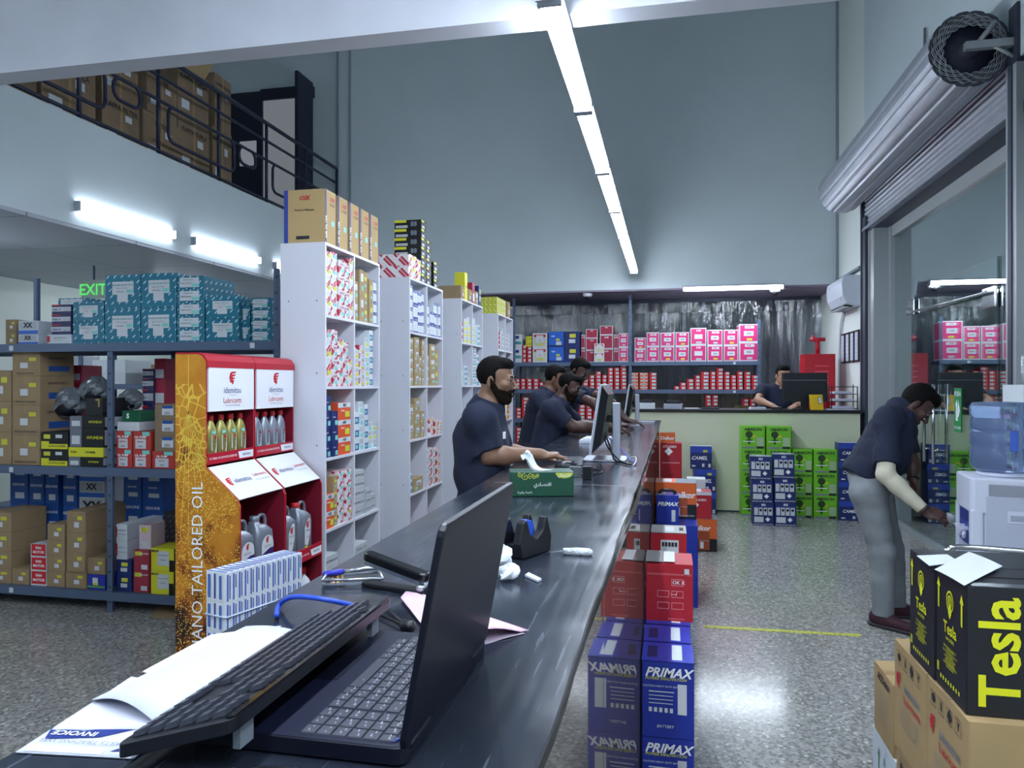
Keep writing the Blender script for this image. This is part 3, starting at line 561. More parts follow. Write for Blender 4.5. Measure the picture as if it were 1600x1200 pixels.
C(0,3,0,[('orangebox',.11,.2,.095,2),('kraftyel',.055,.2,.07,4),('redstripe',.08,.2,.075,4),('redstripe',.085,.2,.075,4)])
C(0,3,1,[('greylong',.16,.22,.055,5),('greylong',.09,.2,.05,3),('greylong',.08,.2,.05,2)])
C(0,4,0,[('greylong',.17,.22,.06,4)]); C(0,4,1,[('greylong',.2,.22,.055,4)])
C(1,0,0,[('bluetop',.07,.2,.085,4),('bluetop',.1,.2,.105,3),('bluetop',.09,.2,.075,4),('bluetop',.075,.2,.08,4)])
C(1,0,1,[('bluetop',.07,.2,.08,3),('bluetop',.12,.2,.095,2),('bluetop',.08,.2,.09,3),('bluetop',.07,.2,.09,3)])
C(1,1,0,[('tan',.1,.2,.07,5),('tan',.11,.2,.09,4),('tan',.07,.2,.075,3),('tan',.06,.2,.07,5)])
C(1,1,1,[('tan',.06,.2,.08,3),('kraftlab',.15,.22,.11,3),('kraftyel',.1,.22,.15,2)])
C(1,2,0,[('tan',.12,.2,.13,2),('tan',.13,.2,.1,3),('tan',.09,.2,.1,2)]); C(1,2,1,[('redstripe',.1,.2,.07,2),('redwhite',.09,.2,.06,2),('redstripe',.09,.2,.05,2)], True)
C(1,3,0,[('whiteblue',.08,.2,.05,3),('tan',.22,.2,.1,1)]); C(1,3,1,[('redstripe',.12,.2,.075,4),('redstripe',.12,.2,.07,4),('redwhite',.09,.2,.07,4)])
C(1,4,0,[('redstripe',.15,.2,.08,1),('redstripe',.14,.2,.07,1)]); C(1,4,1,[('kraft',.2,.2,.06,2)])
C(2,0,0,[('redtop',.09,.2,.06,3),('yellowtall',.09,.2,.055,4),('yellowtall',.08,.2,.06,4),('yellowtall',.08,.2,.06,3)])
C(2,0,1,[('whitesmall',.1,.2,.05,5),('whitesmall',.09,.2,.05,4),('whiteblue',.08,.2,.05,4),('whitesmall',.06,.2,.05,3)])
C(2,1,0,[('whitesmall',.1,.2,.045,3),('whiteblue',.09,.2,.045,4),('redwhite',.08,.2,.04,2),('whitesmall',.08,.2,.04,2)], False)
C(2,1,1,[('whitetall',.09,.2,.06,5),('whitetall',.09,.2,.06,6),('whiteblue',.09,.2,.06,5)])
C(2,2,0,[('whitesmall',.1,.2,.06,2)]); C(2,3,1,[('redwhite',.1,.2,.06,3)])
C(3,0,0,[('redtop',.08,.2,.055,5),('redwhite',.08,.2,.05,4),('whitetall',.09,.2,.05,5),('whitetall',.09,.2,.05,4)])
C(3,0,1,[('whitetall',.09,.2,.05,4),('redwhite',.09,.2,.05,4),('whitetall',.09,.2,.05,4)])
C(3,1,0,[('redtop',.08,.2,.05,2),('whitesmall',.09,.2,.05,3)]); C(3,1,1,[('redtop',.1,.2,.05,5),('yellowtall',.1,.2,.06,4),('redtop',.1,.2,.05,4)])
C(3,2,1,[('yellowtall',.1,.2,.06,4),('orangebox',.1,.2,.06,4)]); C(3,3,0,[('redwhite',.1,.2,.06,4)]); C(3,3,1,[('redwhite',.1,.2,.06,5),('yellowtall',.1,.2,.06,4)]); C(3,4,1,[('redwhite',.1,.2,.06,4),('yellowtall',.12,.2,.06,4)])
# goods on top of the units
for k in range(5):
    place('oskbox', (UX - .005 - .13, 3.855 + k * .148 + (0, .012, .024, .03, .036)[k], ZT), (.135, .25, .30), math.pi/2, ['large air filter carton standing at the near end on top of the nearest white unit', 'second air filter carton on top of the nearest white unit',
        'middle one of the five air filter cartons on the nearest white unit', 'fourth air filter carton from the near end on the nearest white unit', 'farthest air filter carton on top of the nearest white unit'][k], 'box', 'air filter cartons on the nearest unit', 0)
def top(k, ui, y, w, d, h, n, desc, dx=0, grp=None):
    for j in range(n):
        place(k, (UX - .01 - d/2 - dx, UY[ui][0] + y + w/2, ZT + j * (h + .001)), (w, d, h), math.pi/2, '%s%s atop the %s white unit' % (desc, ', %s up,' % ORD[j] if n > 1 else '', UN[ui]), 'box', grp or 'goods on top of the %s white unit' % UN[ui], .01)
top('redstripe',1,.01,.17,.24,.085,2,'wide red-striped box in the front pile'); top('redstripe',1,.19,.09,.22,.08,2,'red-striped box in the second pile')
top('darkyel',1,.29,.12,.22,.068,7,'dark bulb box, tallest pile'); top('darkyel',1,.42,.11,.2,.068,5,'dark bulb box, middle pile'); top('darkyel',1,.60,.13,.2,.068,3,'dark bulb box, short far pile')
top('kraft',2,.02,.12,.25,.12,1,'low kraft carton at the near end'); top('yelbox',2,.15,.09,.1,.26,1,'tall yellow box'); top('kraft',2,.26,.14,.22,.12,1,'kraft carton behind the yellow box'); top('redtop',2,.42,.09,.12,.2,1,'upright crimson box')
top('kraftlab',2,.53,.11,.2,.13,1,'small kraft box at the far part'); top('navyplain',2,.66,.1,.12,.2,1,'upright purple and navy box at the far end')
for j in range(3):
    for i in range(4):
        o = bpy.data.objects.new('bulb_carton', carton_mesh('chart', (.11, .22, .062), M_chart, [('F',.1,.3,.9,.7,M_cream)], [])); COL.objects.link(o); o.location = (UX-.13, UY[3][0] + .08 + i*.115, ZT + j*.063); o.rotation_euler = (0,0,math.pi/2)
        tag(o, 'yellow-green box on top of the farthest white unit, %s pile, %s up' % (ORD[i], ORD[j]), 'box', 'yellow-green boxes on the farthest unit')
top('kraft',3,.52,.16,.22,.19,1,'kraft carton at the far end')
# ---------------------------------------------------------------- steel racks
def rack(label, xs, y0, y1, zs, front_h, back_h, grp='steel racks', beam=.055, cards=()):
    e = empty('steel_rack', ((xs[0]+xs[-1])/2, (y0+y1)/2, 0), label, 'rack', grp); cx, cy = e.location.x, e.location.y
    for i, x in enumerate(xs):
        for y, hs, s in ((y0, front_h, 1), (y1, back_h, -1)):
            h = hs[i] if isinstance(hs, (list, tuple)) else hs; b = MB(); X, Y = x-cx, y-cy
            b.box(X-.02, X+.02, Y-.002*s if s > 0 else Y, Y+.002 if s > 0 else Y+.002, 0, h, M_rack); b.box(X-.002, X+.002, min(Y, Y+.04*s), max(Y, Y+.04*s), 0, h, M_rack)
            for q in range(int(h/.1)): b.box(X-.008, X+.008, Y-.0035*s - .0005, Y-.0035*s+.0005, .06+q*.1, .075+q*.1, M_dframe) if s > 0 else None
            b.build('post', e)
    for z in zs:
        b = MB(); X0, X1 = xs[0]-cx-.02, xs[-1]-cx+.02; b.box(X0, X1, y0-cy+.006, y1-cy-.003, z-.012, z-.002, M_rack); b.box(X0, X1, y0-cy-.012, y0-cy-.0045, z-beam, z, M_rack); b.box(X0, X1, y1-cy+.003, y1-cy+.01, z-beam, z, M_rack)
        b.box(X0, X1, (y0+y1)/2-cy-.02, (y0+y1)/2-cy+.02, z-.045, z-.013, M_rack)
        b.build('shelf', e)
        for x in cards:
            b = MB(); b.box(x-cx-.016, x-cx+.016, y0-cy-.0145, y0-cy-.0125, z-.045, z-.012, M_label); b.build('shelf_tag', e)
    return e
RA = rack('blue-grey steel rack of three deep shelves left of the lubricant stand', [-5.99, -4.79, -3.59, -2.39], 4.2, 4.85, [.135, .95, 1.77], [1.77, 1.77, 1.77, 2.22], [2.32, 2.32, 2.32, 2.22], cards=(-4.35, -2.55))
def fp(k, px0, px1, ys, Y, dep, zb, desc, where, grp, cat='box', jit=.01, side=False):
    """a stack whose front face spans px0..px1; ys are the pixel rows of the joints from top to bottom"""
    a, c = onY(px0, 600, Y), onY(px1, 600, Y); w = c.x - a.x - .004; zt = [onY((px0+px1)/2, y, Y).z for y in ys]; H = zt[0] - zt[-1]; z = zb; n = len(ys) - 1
    hs = [zt[i] - zt[i+1] for i in range(n)][::-1]
    for j, h in enumerate(hs):
        lab = '%s %s' % (desc, where) if n == 1 else '%s %s, %s from the bottom' % (desc, where, ORD[j])
        place(k, ((a.x+c.x)/2, Y + dep/2, z), (w, dep, h - .0015), 0, lab, cat, grp, jit, key='f'); z += h
    return z
G1 = 'goods on top of the grey rack'; ZA = 1.77
fp('kraft', 8, 26, (494, 513, 535), 4.35, .3, ZA, 'plain tan carton', 'at the far left of the rack top', G1)
fp('whitex', 28, 60, (497, 518, 535), 4.3, .3, ZA, 'pale patterned carton', 'left on the rack top', G1)
z = fp('whitered', 73, 110, (518, 533), 4.24, .3, ZA, 'flat white carton with a red disc', 'on the rack top under navy boxes', G1)
z = fp('navywhite', 80, 111, (471, 486.5, 502, 518), 4.25, .25, z, 'navy and white box', 'piled on the flat white carton', G1)
z = fp('tealbox', 113, 162, (467, 498, 533), 4.25, .35, ZA, 'teal patterned carton', 'in the left column on the rack top', G1)
fp('tealflat', 90, 138, (455, 467), 4.45, .3, z, 'flat teal box', 'lying crosswise on the leftmost teal column', G1)
fp('tealbox', 163, 219, (424, 477, 531), 4.25, .4, ZA, 'large teal carton', 'in the second column on the rack top', G1)
fp('tealbox', 219.5, 275, (421, 475, 530), 4.25, .4, ZA, 'large teal carton', 'in the third column on the rack top', G1)
fp('tealflat', 276, 319, (425, 446, 467, 488, 508, 529), 4.25, .35, ZA, 'flat teal box', 'in the column of five on the rack top', G1)
fp('tealbox', 320.5, 373, (458, 492, 529), 4.25, .35, ZA, 'teal carton', 'right of the five flat boxes', G1)
fp('tealbox', 325, 360, (428, 470, 510), 4.62, .22, ZA, 'teal carton', 'in the rear row above the rack', G1)
fp('tealbox', 352, 392, (441, 475, 510), 4.63, .2, ZA, 'teal carton', 'in the rear row right of its twin', G1)
fp('tealbox', 374, 391, (470, 499, 528), 4.3, .3, ZA, 'narrow teal carton', 'near the right end of the rack top', G1)
fp('tealflat', 392, 424, (457, 475, 491, 508, 526), 4.28, .3, ZA, 'small flat teal box', 'at the right end of the rack top', G1)
G2 = 'goods on the middle shelf of the grey rack'; ZB = .95
fp('kraft', -20, 17.5, (580, 629, 676, 727), 4.23, .4, ZB, 'kraft carton', 'cut by the left edge, middle shelf', G2)
fp('kraftb', 18.5, 62, (550, 588, 633, 680, 727), 4.23, .3, ZB, 'large kraft carton', 'in the tall left stack, middle shelf', G2)
z = fp('yelblack', 64, 106, (674, 701, 727), 4.23, .4, ZB, 'black and yellow carton', 'right of the tall kraft stack', G2)
z = fp('blackgrey', 107, 160, (712, 727), 4.23, .42, ZB, 'flat grey black carton', 'at the base of the middle shelf pile', G2)
z = fp('yelbox', 106, 162, (697, 712), 4.23, .42, z, 'flat yellow carton', 'in the black and grey pile', G2)
z = fp('blackgrey', 109, 162, (648, 667, 697), 4.24, .42, z, 'grey black carton', 'above the flat yellow one', G2)
fp('goldblack', 133, 160, (620, 648), 4.26, .3, z, 'black box with a gold corner mark', 'on the black and grey pile', G2)
z = fp('oilpump', 181, 206, (671, 700, 728), 4.23, .3, ZB, 'red oil pump box left', 'of the pair', G2)
fp('oilpump', 207, 235.5, (671, 700, 728), 4.23, .3, ZB, 'red oil pump box', 'next to the kraft strip boxes', G2)
z2 = fp('oilpump', 237, 272, (701, 728), 4.23, .3, ZB, 'red oil pump box under kraft boxes', 'beside the gold stand', G2)
fp('kraftstrip', 241, 273, (627, 650, 676, 701), 4.23, .3, z2, 'kraft box with a blue edged label', 'beside the gold stand', G2)
z = fp('whiteplain', 182, 217, (650, 664), 4.26, .35, z, 'flat white box', 'on the red oil pump boxes', G2)
fp('greenS', 190, 219, (633, 650), 4.3, .25, z, 'dark green box with a white letter', 'on the flat white box', G2)
fp('goldblack', 222, 241, (617, 668), 4.5, .2, onY(230, 668, 4.5).z, 'tall dark box', 'behind the oil pump boxes', G2) if False else None
fp('redtop', 98, 128, (580, 606, 640, 690, 727), 4.62, .2, ZB, 'dark crimson box', 'in the shadowed rear of the middle shelf', G2)
fp('navywhite', 222, 240, (582, 597, 614, 640, 680, 727), 4.6, .2, ZB, 'small dark patterned box', 'in the rear right of the middle shelf', G2)
fp('redtop', 240.5, 258, (566, 600, 640, 680, 727), 4.62, .2, ZB, 'dark maroon box', 'in the rear right of the middle shelf', G2)
G3 = 'goods on the bottom shelf of the grey rack'; ZC = .135
fp('kraft', -22, 17, (807, 838, 869, 895, 918), 4.23, .3, ZC, 'kraft carton', 'cut by the left edge, bottom shelf', G3)
fp('kraft', 18, 45, (894, 919), 4.23, .3, ZC, 'low kraft carton', 'beside the red fan motor boxes', G3)
fp('fanmotor', 47, 72, (854, 875, 896.5, 919), 4.23, .3, ZC, 'red fan motor box', 'on the bottom shelf', G3)
fp('kraft', 73, 101, (823, 848, 873, 897, 921), 4.23, .3, ZC, 'kraft carton', 'right of the fan motor boxes', G3)
z = fp('kraft', 102, 134.5, (896, 922), 4.23, .3, ZC, 'kraft carton', 'at the base of the middle stack', G3)
fp('kraft', 103, 133, (801, 835, 865, 896), 4.22, .45, z, 'pale kraft carton', 'in the tallest bottom shelf stack', G3)
z = fp('bluegreen', 136, 164, (900, 923), 4.23, .3, ZC, 'blue box with a green band', 'beside the rack post', G3)
fp('kraft', 136, 164, (874, 900), 4.24, .35, z, 'kraft carton', 'on the blue box beside the post', G3)
z = fp('navyplain', 181, 206, (877, 901, 926), 4.23, .35, ZC, 'navy box with yellow sticker', 'right of the rack post', G3)
fp('whitered', 181, 199, (821, 847, 876), 4.24, .35, z, 'white and red box', 'on the navy boxes', G3)
z = fp('maroonbox', 208, 233, (861, 894, 927), 4.23, .3, ZC, 'wine red box', 'between navy and yellow boxes', G3)
o = fp('yellowbig', 235, 272, (857, 893, 929), 4.22, .3, ZC, 'big yellow box', 'beside the gold stand', G3)
k = carton_mesh('patp', (.09, .2, .16), M_pat, [('F',.2,.7,.8,.9,M_yel),('F',.2,.1,.8,.3,M_label)], []); p = onY(226, 860, 4.26)
tag(link('printed_bag_box', k, None, (p.x, 4.36, z), .02), 'pale pink patterned box standing on the wine red boxes', 'box', G3)
k = carton_mesh('patk', (.12, .2, .2), M_patb, [], []); p = onY(252, 858, 4.3)
tag(link('printed_bag_box', k, None, (p.x, 4.5, o), -.03), 'black patterned box standing behind the yellow boxes', 'box', G3)
for j, (px0, px1, n) in enumerate(((15, 44, 4), (45, 69, 4), (70, 91, 4), (98, 120, 2))):
    ys = (735, 762, 800, 845, 905)[:]; fp('bluecross', px0, px1, ys, 4.58, .2, ZC, 'cobalt blue box', 'in the shadowed rear row, %s column' % ORD[j], G3)
fp('whitex', 123, 164, (738, 762, 787, 830, 870, 905), 4.6, .2, ZC, 'white box with dark crosses', 'in the rear, left of the post', G3)
fp('bluecross', 192, 221, (737, 759, 786, 830, 870, 905), 4.6, .2, ZC, 'cobalt box', 'in the rear right of the post', G3)
fp('bluecross', 222, 256, (737, 759, 786, 830, 870, 905), 4.6, .2, ZC, 'cobalt box', 'in the rear next to the gold stand', G3)
# cardboard sheet leaning under the rack
b = MB(); p0, p1, p2, p3 = onZ(236, 966, .002), onZ(285, 967, .002), onZ(285, 940, .02), onZ(248, 940, .02)
b.add([p0, p1, p2, p3] + [v + Vector((0,0,.005)) for v in (p0, p1, p2, p3)], [(3,2,1,0),(4,5,6,7),(0,1,5,4),(1,2,6,5),(2,3,7,6),(3,0,4,7)], M_kraft); tag(b.build('cardboard_sheet'), 'flat brown cardboard sheet lying on the floor under the rack', 'cardboard')
# plastic wrapped parts on the middle shelf
M_wrap = mat('clear_wrap', 'a9b2bc', .15, .1, .8, bump=.6, bscale=25, trans=.5); M_wheel = mat('black_part', '181b24', .35)
for (px, py, Y, r, lab) in ((150, 605, 4.5, .09, 'black part wrapped in clear film on the middle rack shelf'), (205, 620, 4.55, .07, 'smaller wrapped black part right of the rack post'), (108, 625, 4.45, .1, 'film wrapped pale part behind the yellow and black cartons')):
    p = onY(px, py, Y); e = empty('wrapped_part', (p.x, p.y, p.z - r), lab, 'wrapped part', G2)
    b = MB(); b.lathe([(r*.4,-.02),(r*.8,0),(r,.3*r),(r*.95,.9*r),(r*.6,1.5*r),(r*.2,1.7*r)], M_wheel, 20); b.build('part', e)
    b = MB(); n = 20; V = []; F = []
    for j in range(8):
        t = j/7; rr = r*1.12*math.sin(math.pi*(.12+.8*t)) + .01
        for i in range(n): a = 2*math.pi*i/n; q = rr*(1+.14*math.sin(3*a+j)+.08*math.sin(7*a-2*j)); V.append((q*math.cos(a), q*math.sin(a)*.9, -.02 + t*r*2.1))
    for j in range(7):
        for i in range(n): F.append((j*n+i, j*n+(i+1)%n, (j+1)*n+(i+1)%n, (j+1)*n+i))
    b.add(V, F, M_wrap); b.build('film', e)
# rear rack seen through the first
rack('plain steel rack standing in the gloom behind the first rack', [-7.2, -6.0, -4.8, -3.6], 6.6, 7.1, [.2, .9, 1.5], 1.9, 1.9)
for i, (x, z, w, h, k) in enumerate(((-6.6,.9,.4,.3,'kraft'),(-6.1,.9,.35,.25,'kraft'),(-5.4,.9,.4,.3,'bluecross'),(-4.5,.9,.4,.28,'kraft'),(-4.05,.9,.35,.3,'redtop'),(-6.6,.2,.5,.4,'kraft'),(-5.3,.2,.5,.4,'bluecross'),(-4.4,.2,.5,.4,'bluecross'),(-5.0,1.5,.4,.2,'kraft'),(-6.3,1.5,.3,.3,'whiteplain'),(-5.7,1.5,.4,.25,'whiteplain'))):
    place(k, (x, 6.85, z), (w, .4, h), 0, '%s carton in the rear rack behind the grey rack, %s' % ({'kraft':'kraft','bluecross':'blue','redtop':'crimson','whiteplain':'white'}[k], ORD[i] + ' placed'), 'box', 'cartons in the rear rack')
# exit sign hanging from the mezzanine ceiling
p = onY(147, 452, 7.0); b = MB(); b.box(-.14, .14, -.02, .02, -.1, .1, mat('sign_panel', 'b9ccc0', .5)); e = empty('exit_sign', (p.x, 7.0, p.z), 'pale green exit sign hanging above the teal cartons', 'sign'); b.build('panel', e)
b = MB(); b.text('EXIT', (0, -.02, -.01), (1,0,0), (0,0,1), .17, emis('exit_green', (.12, .8, .18), .2), .02); b.build('lettering', e); MB().box(-.01, .01, -.005, .005, .1, 2.80-p.z, M_rack).build('hanger', e)
# ---------------------------------------------------------------- racks under the back bulkhead
YR = 10.8
RB = rack('long steel rack below the bulkhead carrying pink and red boxes', [onY(803, 600, YR).x, onY(985, 600, YR).x, onY(1186, 600, YR).x], YR, YR+.5, [.13, .57, .985, 1.42, 1.82], [2.78, 2.78, 2.4], [2.2, 2.2, 2.2], cards=(.9,))
GP = 'boxes on the top shelf of the back rack'
zt_ = 1.82
fp('whitetall', 804, 815.5, (521, 543, 565), YR+.02, .3, zt_, 'teal and white carton', 'at the left end of the back rack', GP)
fp('redsmall', 816, 822, (537, 544, 551, 558, 565), YR+.02, .3, zt_, 'tiny red box', 'next to the teal carton, back rack', GP)
z = fp('redsmall', 823, 830.5, (540, 546, 552, 558, 565), YR+.02, .3, zt_, 'tiny dark red box', 'under the yellow boxes, back rack', GP)
fp('yelbox', 821.5, 831, (524, 532, 540), YR+.02, .25, z, 'small yellow box', 'left on the back rack', GP)
fp('creamred', 832, 855, (518, 541, 564), YR+.02, .35, zt_, 'cream carton with red corner', 'on the back rack', GP)
fp('bluewhite', 857, 881, (515, 539, 563), YR+.02, .35, zt_, 'bright blue carton', 'on the back rack', GP)
fp('navyplain', 881.5, 906, (515, 539, 563), YR+.02, .35, zt_, 'navy carton', 'right of the bright blue ones', GP)
fp('kybred', 908, 914, (520, 541, 563), YR+.08, .3, zt_, 'slim dark crimson box', 'right of the navy cartons', GP)
fp('kybred', 915, 934, (510, 524, 543, 562), YR+.1, .35, zt_, 'dark crimson box', 'left of the crimson group', GP)
fp('kybred', 937, 958, (505, 519, 541, 562), YR+.1, .35, zt_, 'dark crimson box', 'middle of the crimson group', GP)
fp('kybred', 959, 966, (519, 541, 562), YR+.1, .3, zt_, 'dark crimson box', 'right of the crimson group', GP)
for k, (a, c, ys) in enumerate(((966.5, 982, (516, 538, 561)), (991, 1009, (523, 541, 561)), (1010, 1030.5, (515, 537, 561)), (1031.5, 1054, (515, 536.5, 560.5)), (1055, 1077, (514, 536, 560)), (1078.5, 1104, (507, 533.5, 559.5)), (1105, 1129.5, (510, 534.5, 559.5)), (1130.5, 1154, (510, 534.5, 559.5)), (1154.5, 1185.5, (501, 529.5, 559)))):
    fp('kybpink2' if k == 5 else 'kyb', a, c, ys, YR+.01, .38, zt_, 'pink and white box', 'in the %s pink column, back rack' % ORD[k], 'pink boxes on the back rack')
fp('creamred', 928, 944, (534, 548, 563), YR-.0, .1, zt_, 'small red and cream box', 'in front of the crimson boxes', GP)
def smalls(k, cols, z, h, desc, where, Y=YR+.02):
    for i, (a, c, n) in enumerate(cols):
        x0, x1 = onY(a, 600, Y).x, onY(c, 600, Y).x
        for j in range(n):
            place(k, ((x0+x1)/2, Y+.12, z + j*(h+.001)), (x1-x0-.008, .24, h), 0, '%s %s, %s pile, %s up' % (desc, where, ORD[i], ORD[j]), 'box', '%s %s' % (desc, where), .02, key='s')
smalls('redsmall', [(805,812,3),(813,821,3),(822,831,3),(832,841,3),(842,849,2)], 1.42, .052, 'small red box', 'left end of the red shelf')
smalls('redsmall', [(899,908,4),(909,919,3),(920,929,4),(930,939,5),(940,948,4),(949,958,6),(959,968,6),(969,979,7)], 1.42, .052, 'small red box', 'middle of the red shelf')
smalls('orangesmall', [(985,998,5),(999,1013,5)], 1.42, .048, 'flat orange and white box', 'on the red shelf'); smalls('redsmall', [(1014.5,1026,5)], 1.42, .048, 'flat red box', 'right of the orange ones')
smalls('redsmall', [(1053,1061,1),(1062,1072,2),(1073,1084,3),(1085,1094,4),(1095,1108,5),(1109,1118,5),(1119,1130,6),(1131,1140.5,5),(1141.5,1150.5,4),(1151.5,1161,5),(1162.5,1173,5),(1174,1185,4)], 1.42, .05, 'small red box', 'right of the red shelf')
smalls('redsmall', [(805,814,3),(815,826,6),(827,840,7)], .985, .052, 'small red box', 'third shelf of the back rack'); smalls('redsmall', [(893,902,4),(903,914,4),(915,925,4),(926,940,3),(941,952,4)], .985, .052, 'red and white box', 'third shelf behind the screens')
smalls('redsmall', [(805,815,5),(816,822,4)], .57, .055, 'small red box', 'fourth shelf of the back rack'); smalls('redsmall', [(1102,1111,3),(1112,1122,3),(1160,1170,2),(1171,1180,2)], 1.19, .05, 'red box', 'behind the far counter')
for c_ in [o for o in bpy.data.objects if o.get('group') == 'red box behind the far counter']: pass
# things in the storage behind
for i, (x, y, z, w, h, k) in enumerate(((-.2,12.2,0,1.2,1.35,'kraft'),(.9,12.3,0,1.0,1.5,'kraft'),(-1.6,12.4,0,1.0,1.7,'kraft'))):
    place(k, (x, y, z), (w, .6, h), 0, 'huge dim carton in the storage behind the plastic curtain, %s from the left' % ['second', 'last', 'first'][i], 'box', 'cartons in the back storage')
# clear plastic strip curtain
m = bpy.data.materials.new('clear_pvc'); m.use_nodes = True; nt = m.node_tree; nt.nodes.clear(); q = NT(nt)
g = nt.nodes.new('ShaderNodeBsdfGlossy'); g.inputs['Roughness'].default_value = .06; tr = nt.nodes.new('ShaderNodeBsdfTransparent'); tr.inputs[0].default_value = (.74, .8, .86, 1); df = nt.nodes.new('ShaderNodeBsdfDiffuse'); df.inputs[0].default_value = (.55, .6, .68, 1)
n = q.tex('Noise', 1.0, Detail=3); mpg = nt.nodes.new('ShaderNodeMapping'); mpg.inputs['Scale'].default_value = (26, 26, 4); nt.links.new(n.inputs['Vector'].links[0].from_socket, mpg.inputs[0]); nt.links.new(mpg.outputs[0], n.inputs['Vector']); bp = nt.nodes.new('ShaderNodeBump'); bp.inputs['Strength'].default_value = .8; bp.inputs['Distance'].default_value = .04; nt.links.new(n.outputs['Fac'], bp.inputs['Height']); nt.links.new(bp.outputs[0], g.inputs['Normal'])
m1 = nt.nodes.new('ShaderNodeMixShader'); m1.inputs[0].default_value = .12; nt.links.new(tr.outputs[0], m1.inputs[1]); nt.links.new(g.outputs[0], m1.inputs[2])
m2 = nt.nodes.new('ShaderNodeMixShader'); m2.inputs[0].default_value = .05; nt.links.new(m1.outputs[0], m2.inputs[1]); nt.links.new(df.outputs[0], m2.inputs[2])
o = nt.nodes.new('ShaderNodeOutputMaterial'); nt.links.new(m2.outputs[0], o.inputs[0]); M_pvc = m
cu = empty('plastic_curtain', (0, 11.62, 0), 'clear plastic strip curtain hanging behind the back racks and desk', 'curtain')
x = -2.6; i = 0
while x < 2.15:
    b = MB(); w = .34; nx, nz = 10, 28; V = []; F = []
    for a in range(nx+1):
        for c in range(nz+1):
            u = a/nx; z = .05 + 2.7*c/nz; dy = .03*math.sin(u*math.pi*(2+i%3) + i*1.7) * (1 - .5*c/nz) + .012*math.sin(z*5 + i*2.1 + u*3) + (.02 if i % 2 else 0); V.append((x + u*w, dy, z))
    for a in range(nx):
        for c in range(nz): F.append((a*(nz+1)+c, (a+1)*(nz+1)+c, (a+1)*(nz+1)+c+1, a*(nz+1)+c+1))
    b.add(V, F, M_pvc, True); b.build('strip', cu); x += .28; i += 1
MB().box(-2.6, 2.18, -.01, .04, 2.75, 2.80, M_dframe).build('hanging_rail', cu)
# ---------------------------------------------------------------- lubricant display stands
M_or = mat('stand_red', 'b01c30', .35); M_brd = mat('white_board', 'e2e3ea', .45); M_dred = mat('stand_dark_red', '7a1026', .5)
m = mat('gold_print_panel', 'c07820', .4); nt = m.node_tree; q = NT(nt); b_ = nt.nodes['Principled BSDF']; X, Y, Z = q.xyz()
n1 = q.tex('Noise', 9, Detail=6); v = q.tex('Voronoi', 22, feature='DISTANCE_TO_EDGE'); sp = q.tex('Voronoi', 120); n2 = q.tex('Noise', 6, Detail=4)
tz = q.m('SUBTRACT', Z, .62)                                   # object origin is on the floor
base = q.ramp(q.m('MULTIPLY_ADD', n1.outputs['Fac'], 1.0, q.m('MULTIPLY', tz, .28)), [(.36, srgb('2a1014')), (.46, srgb('7a3a14')), (.56, srgb('b8741e')), (.8, srgb('c88a2c'))])
hexl = q.m('LESS_THAN', v.outputs['Distance'], .05); up = q.m('MULTIPLY', q.m('GREATER_THAN', Z, 1.1), q.m('LESS_THAN', Z, 1.5))
c1 = q.mix(q.m('MULTIPLY', q.m('MULTIPLY', hexl, up), .75), base, srgb('e8c84c'))
spark = q.m('MULTIPLY', q.m('LESS_THAN', sp.outputs['Distance'], .32), q.m('MULTIPLY', q.m('LESS_THAN', Z, 1.16), q.m('GREATER_THAN', n2.outputs['Fac'], .44)))
c2 = q.mix(spark, c1, srgb('f0c850')); nt.links.new(c2, b_.inputs['Base Color'])
prof = [(0, .06)] ; PX0 = -2.185
def stand_profile(d=0):
    # (x, z) outline of the side panel, back edge first
    return [(-2.185, 0), (-1.86, 0), (-1.86, .955), (-1.875, .99), (-2.03, 1.127), (-2.03, 1.60), (-2.045, 1.625), (-2.07, 1.635), (-2.185, 1.635)]
def logo(b, O, U, V, s, m):
    # a red head in profile with streaming bands
    U = Vector(U); V = Vector(V)
    flat(b, [(p[0]*s, p[1]*s) for p in [(-.42,.1),(-.3,.42),(-.02,.5),(.5,.5),(.36,.38),(-.02,.34),(-.05,.26),(.42,.3),(.3,.16),(0,.12),(0,.03),(.34,.08),(.24,-.05),(.02,-.1),(.0,-.16),(.2,-.14),(.1,-.42),(-.06,-.5),(-.12,-.34),(-.36,-.32),(-.34,-.12),(-.44,-.08)]], O, U, V, m, .0012)
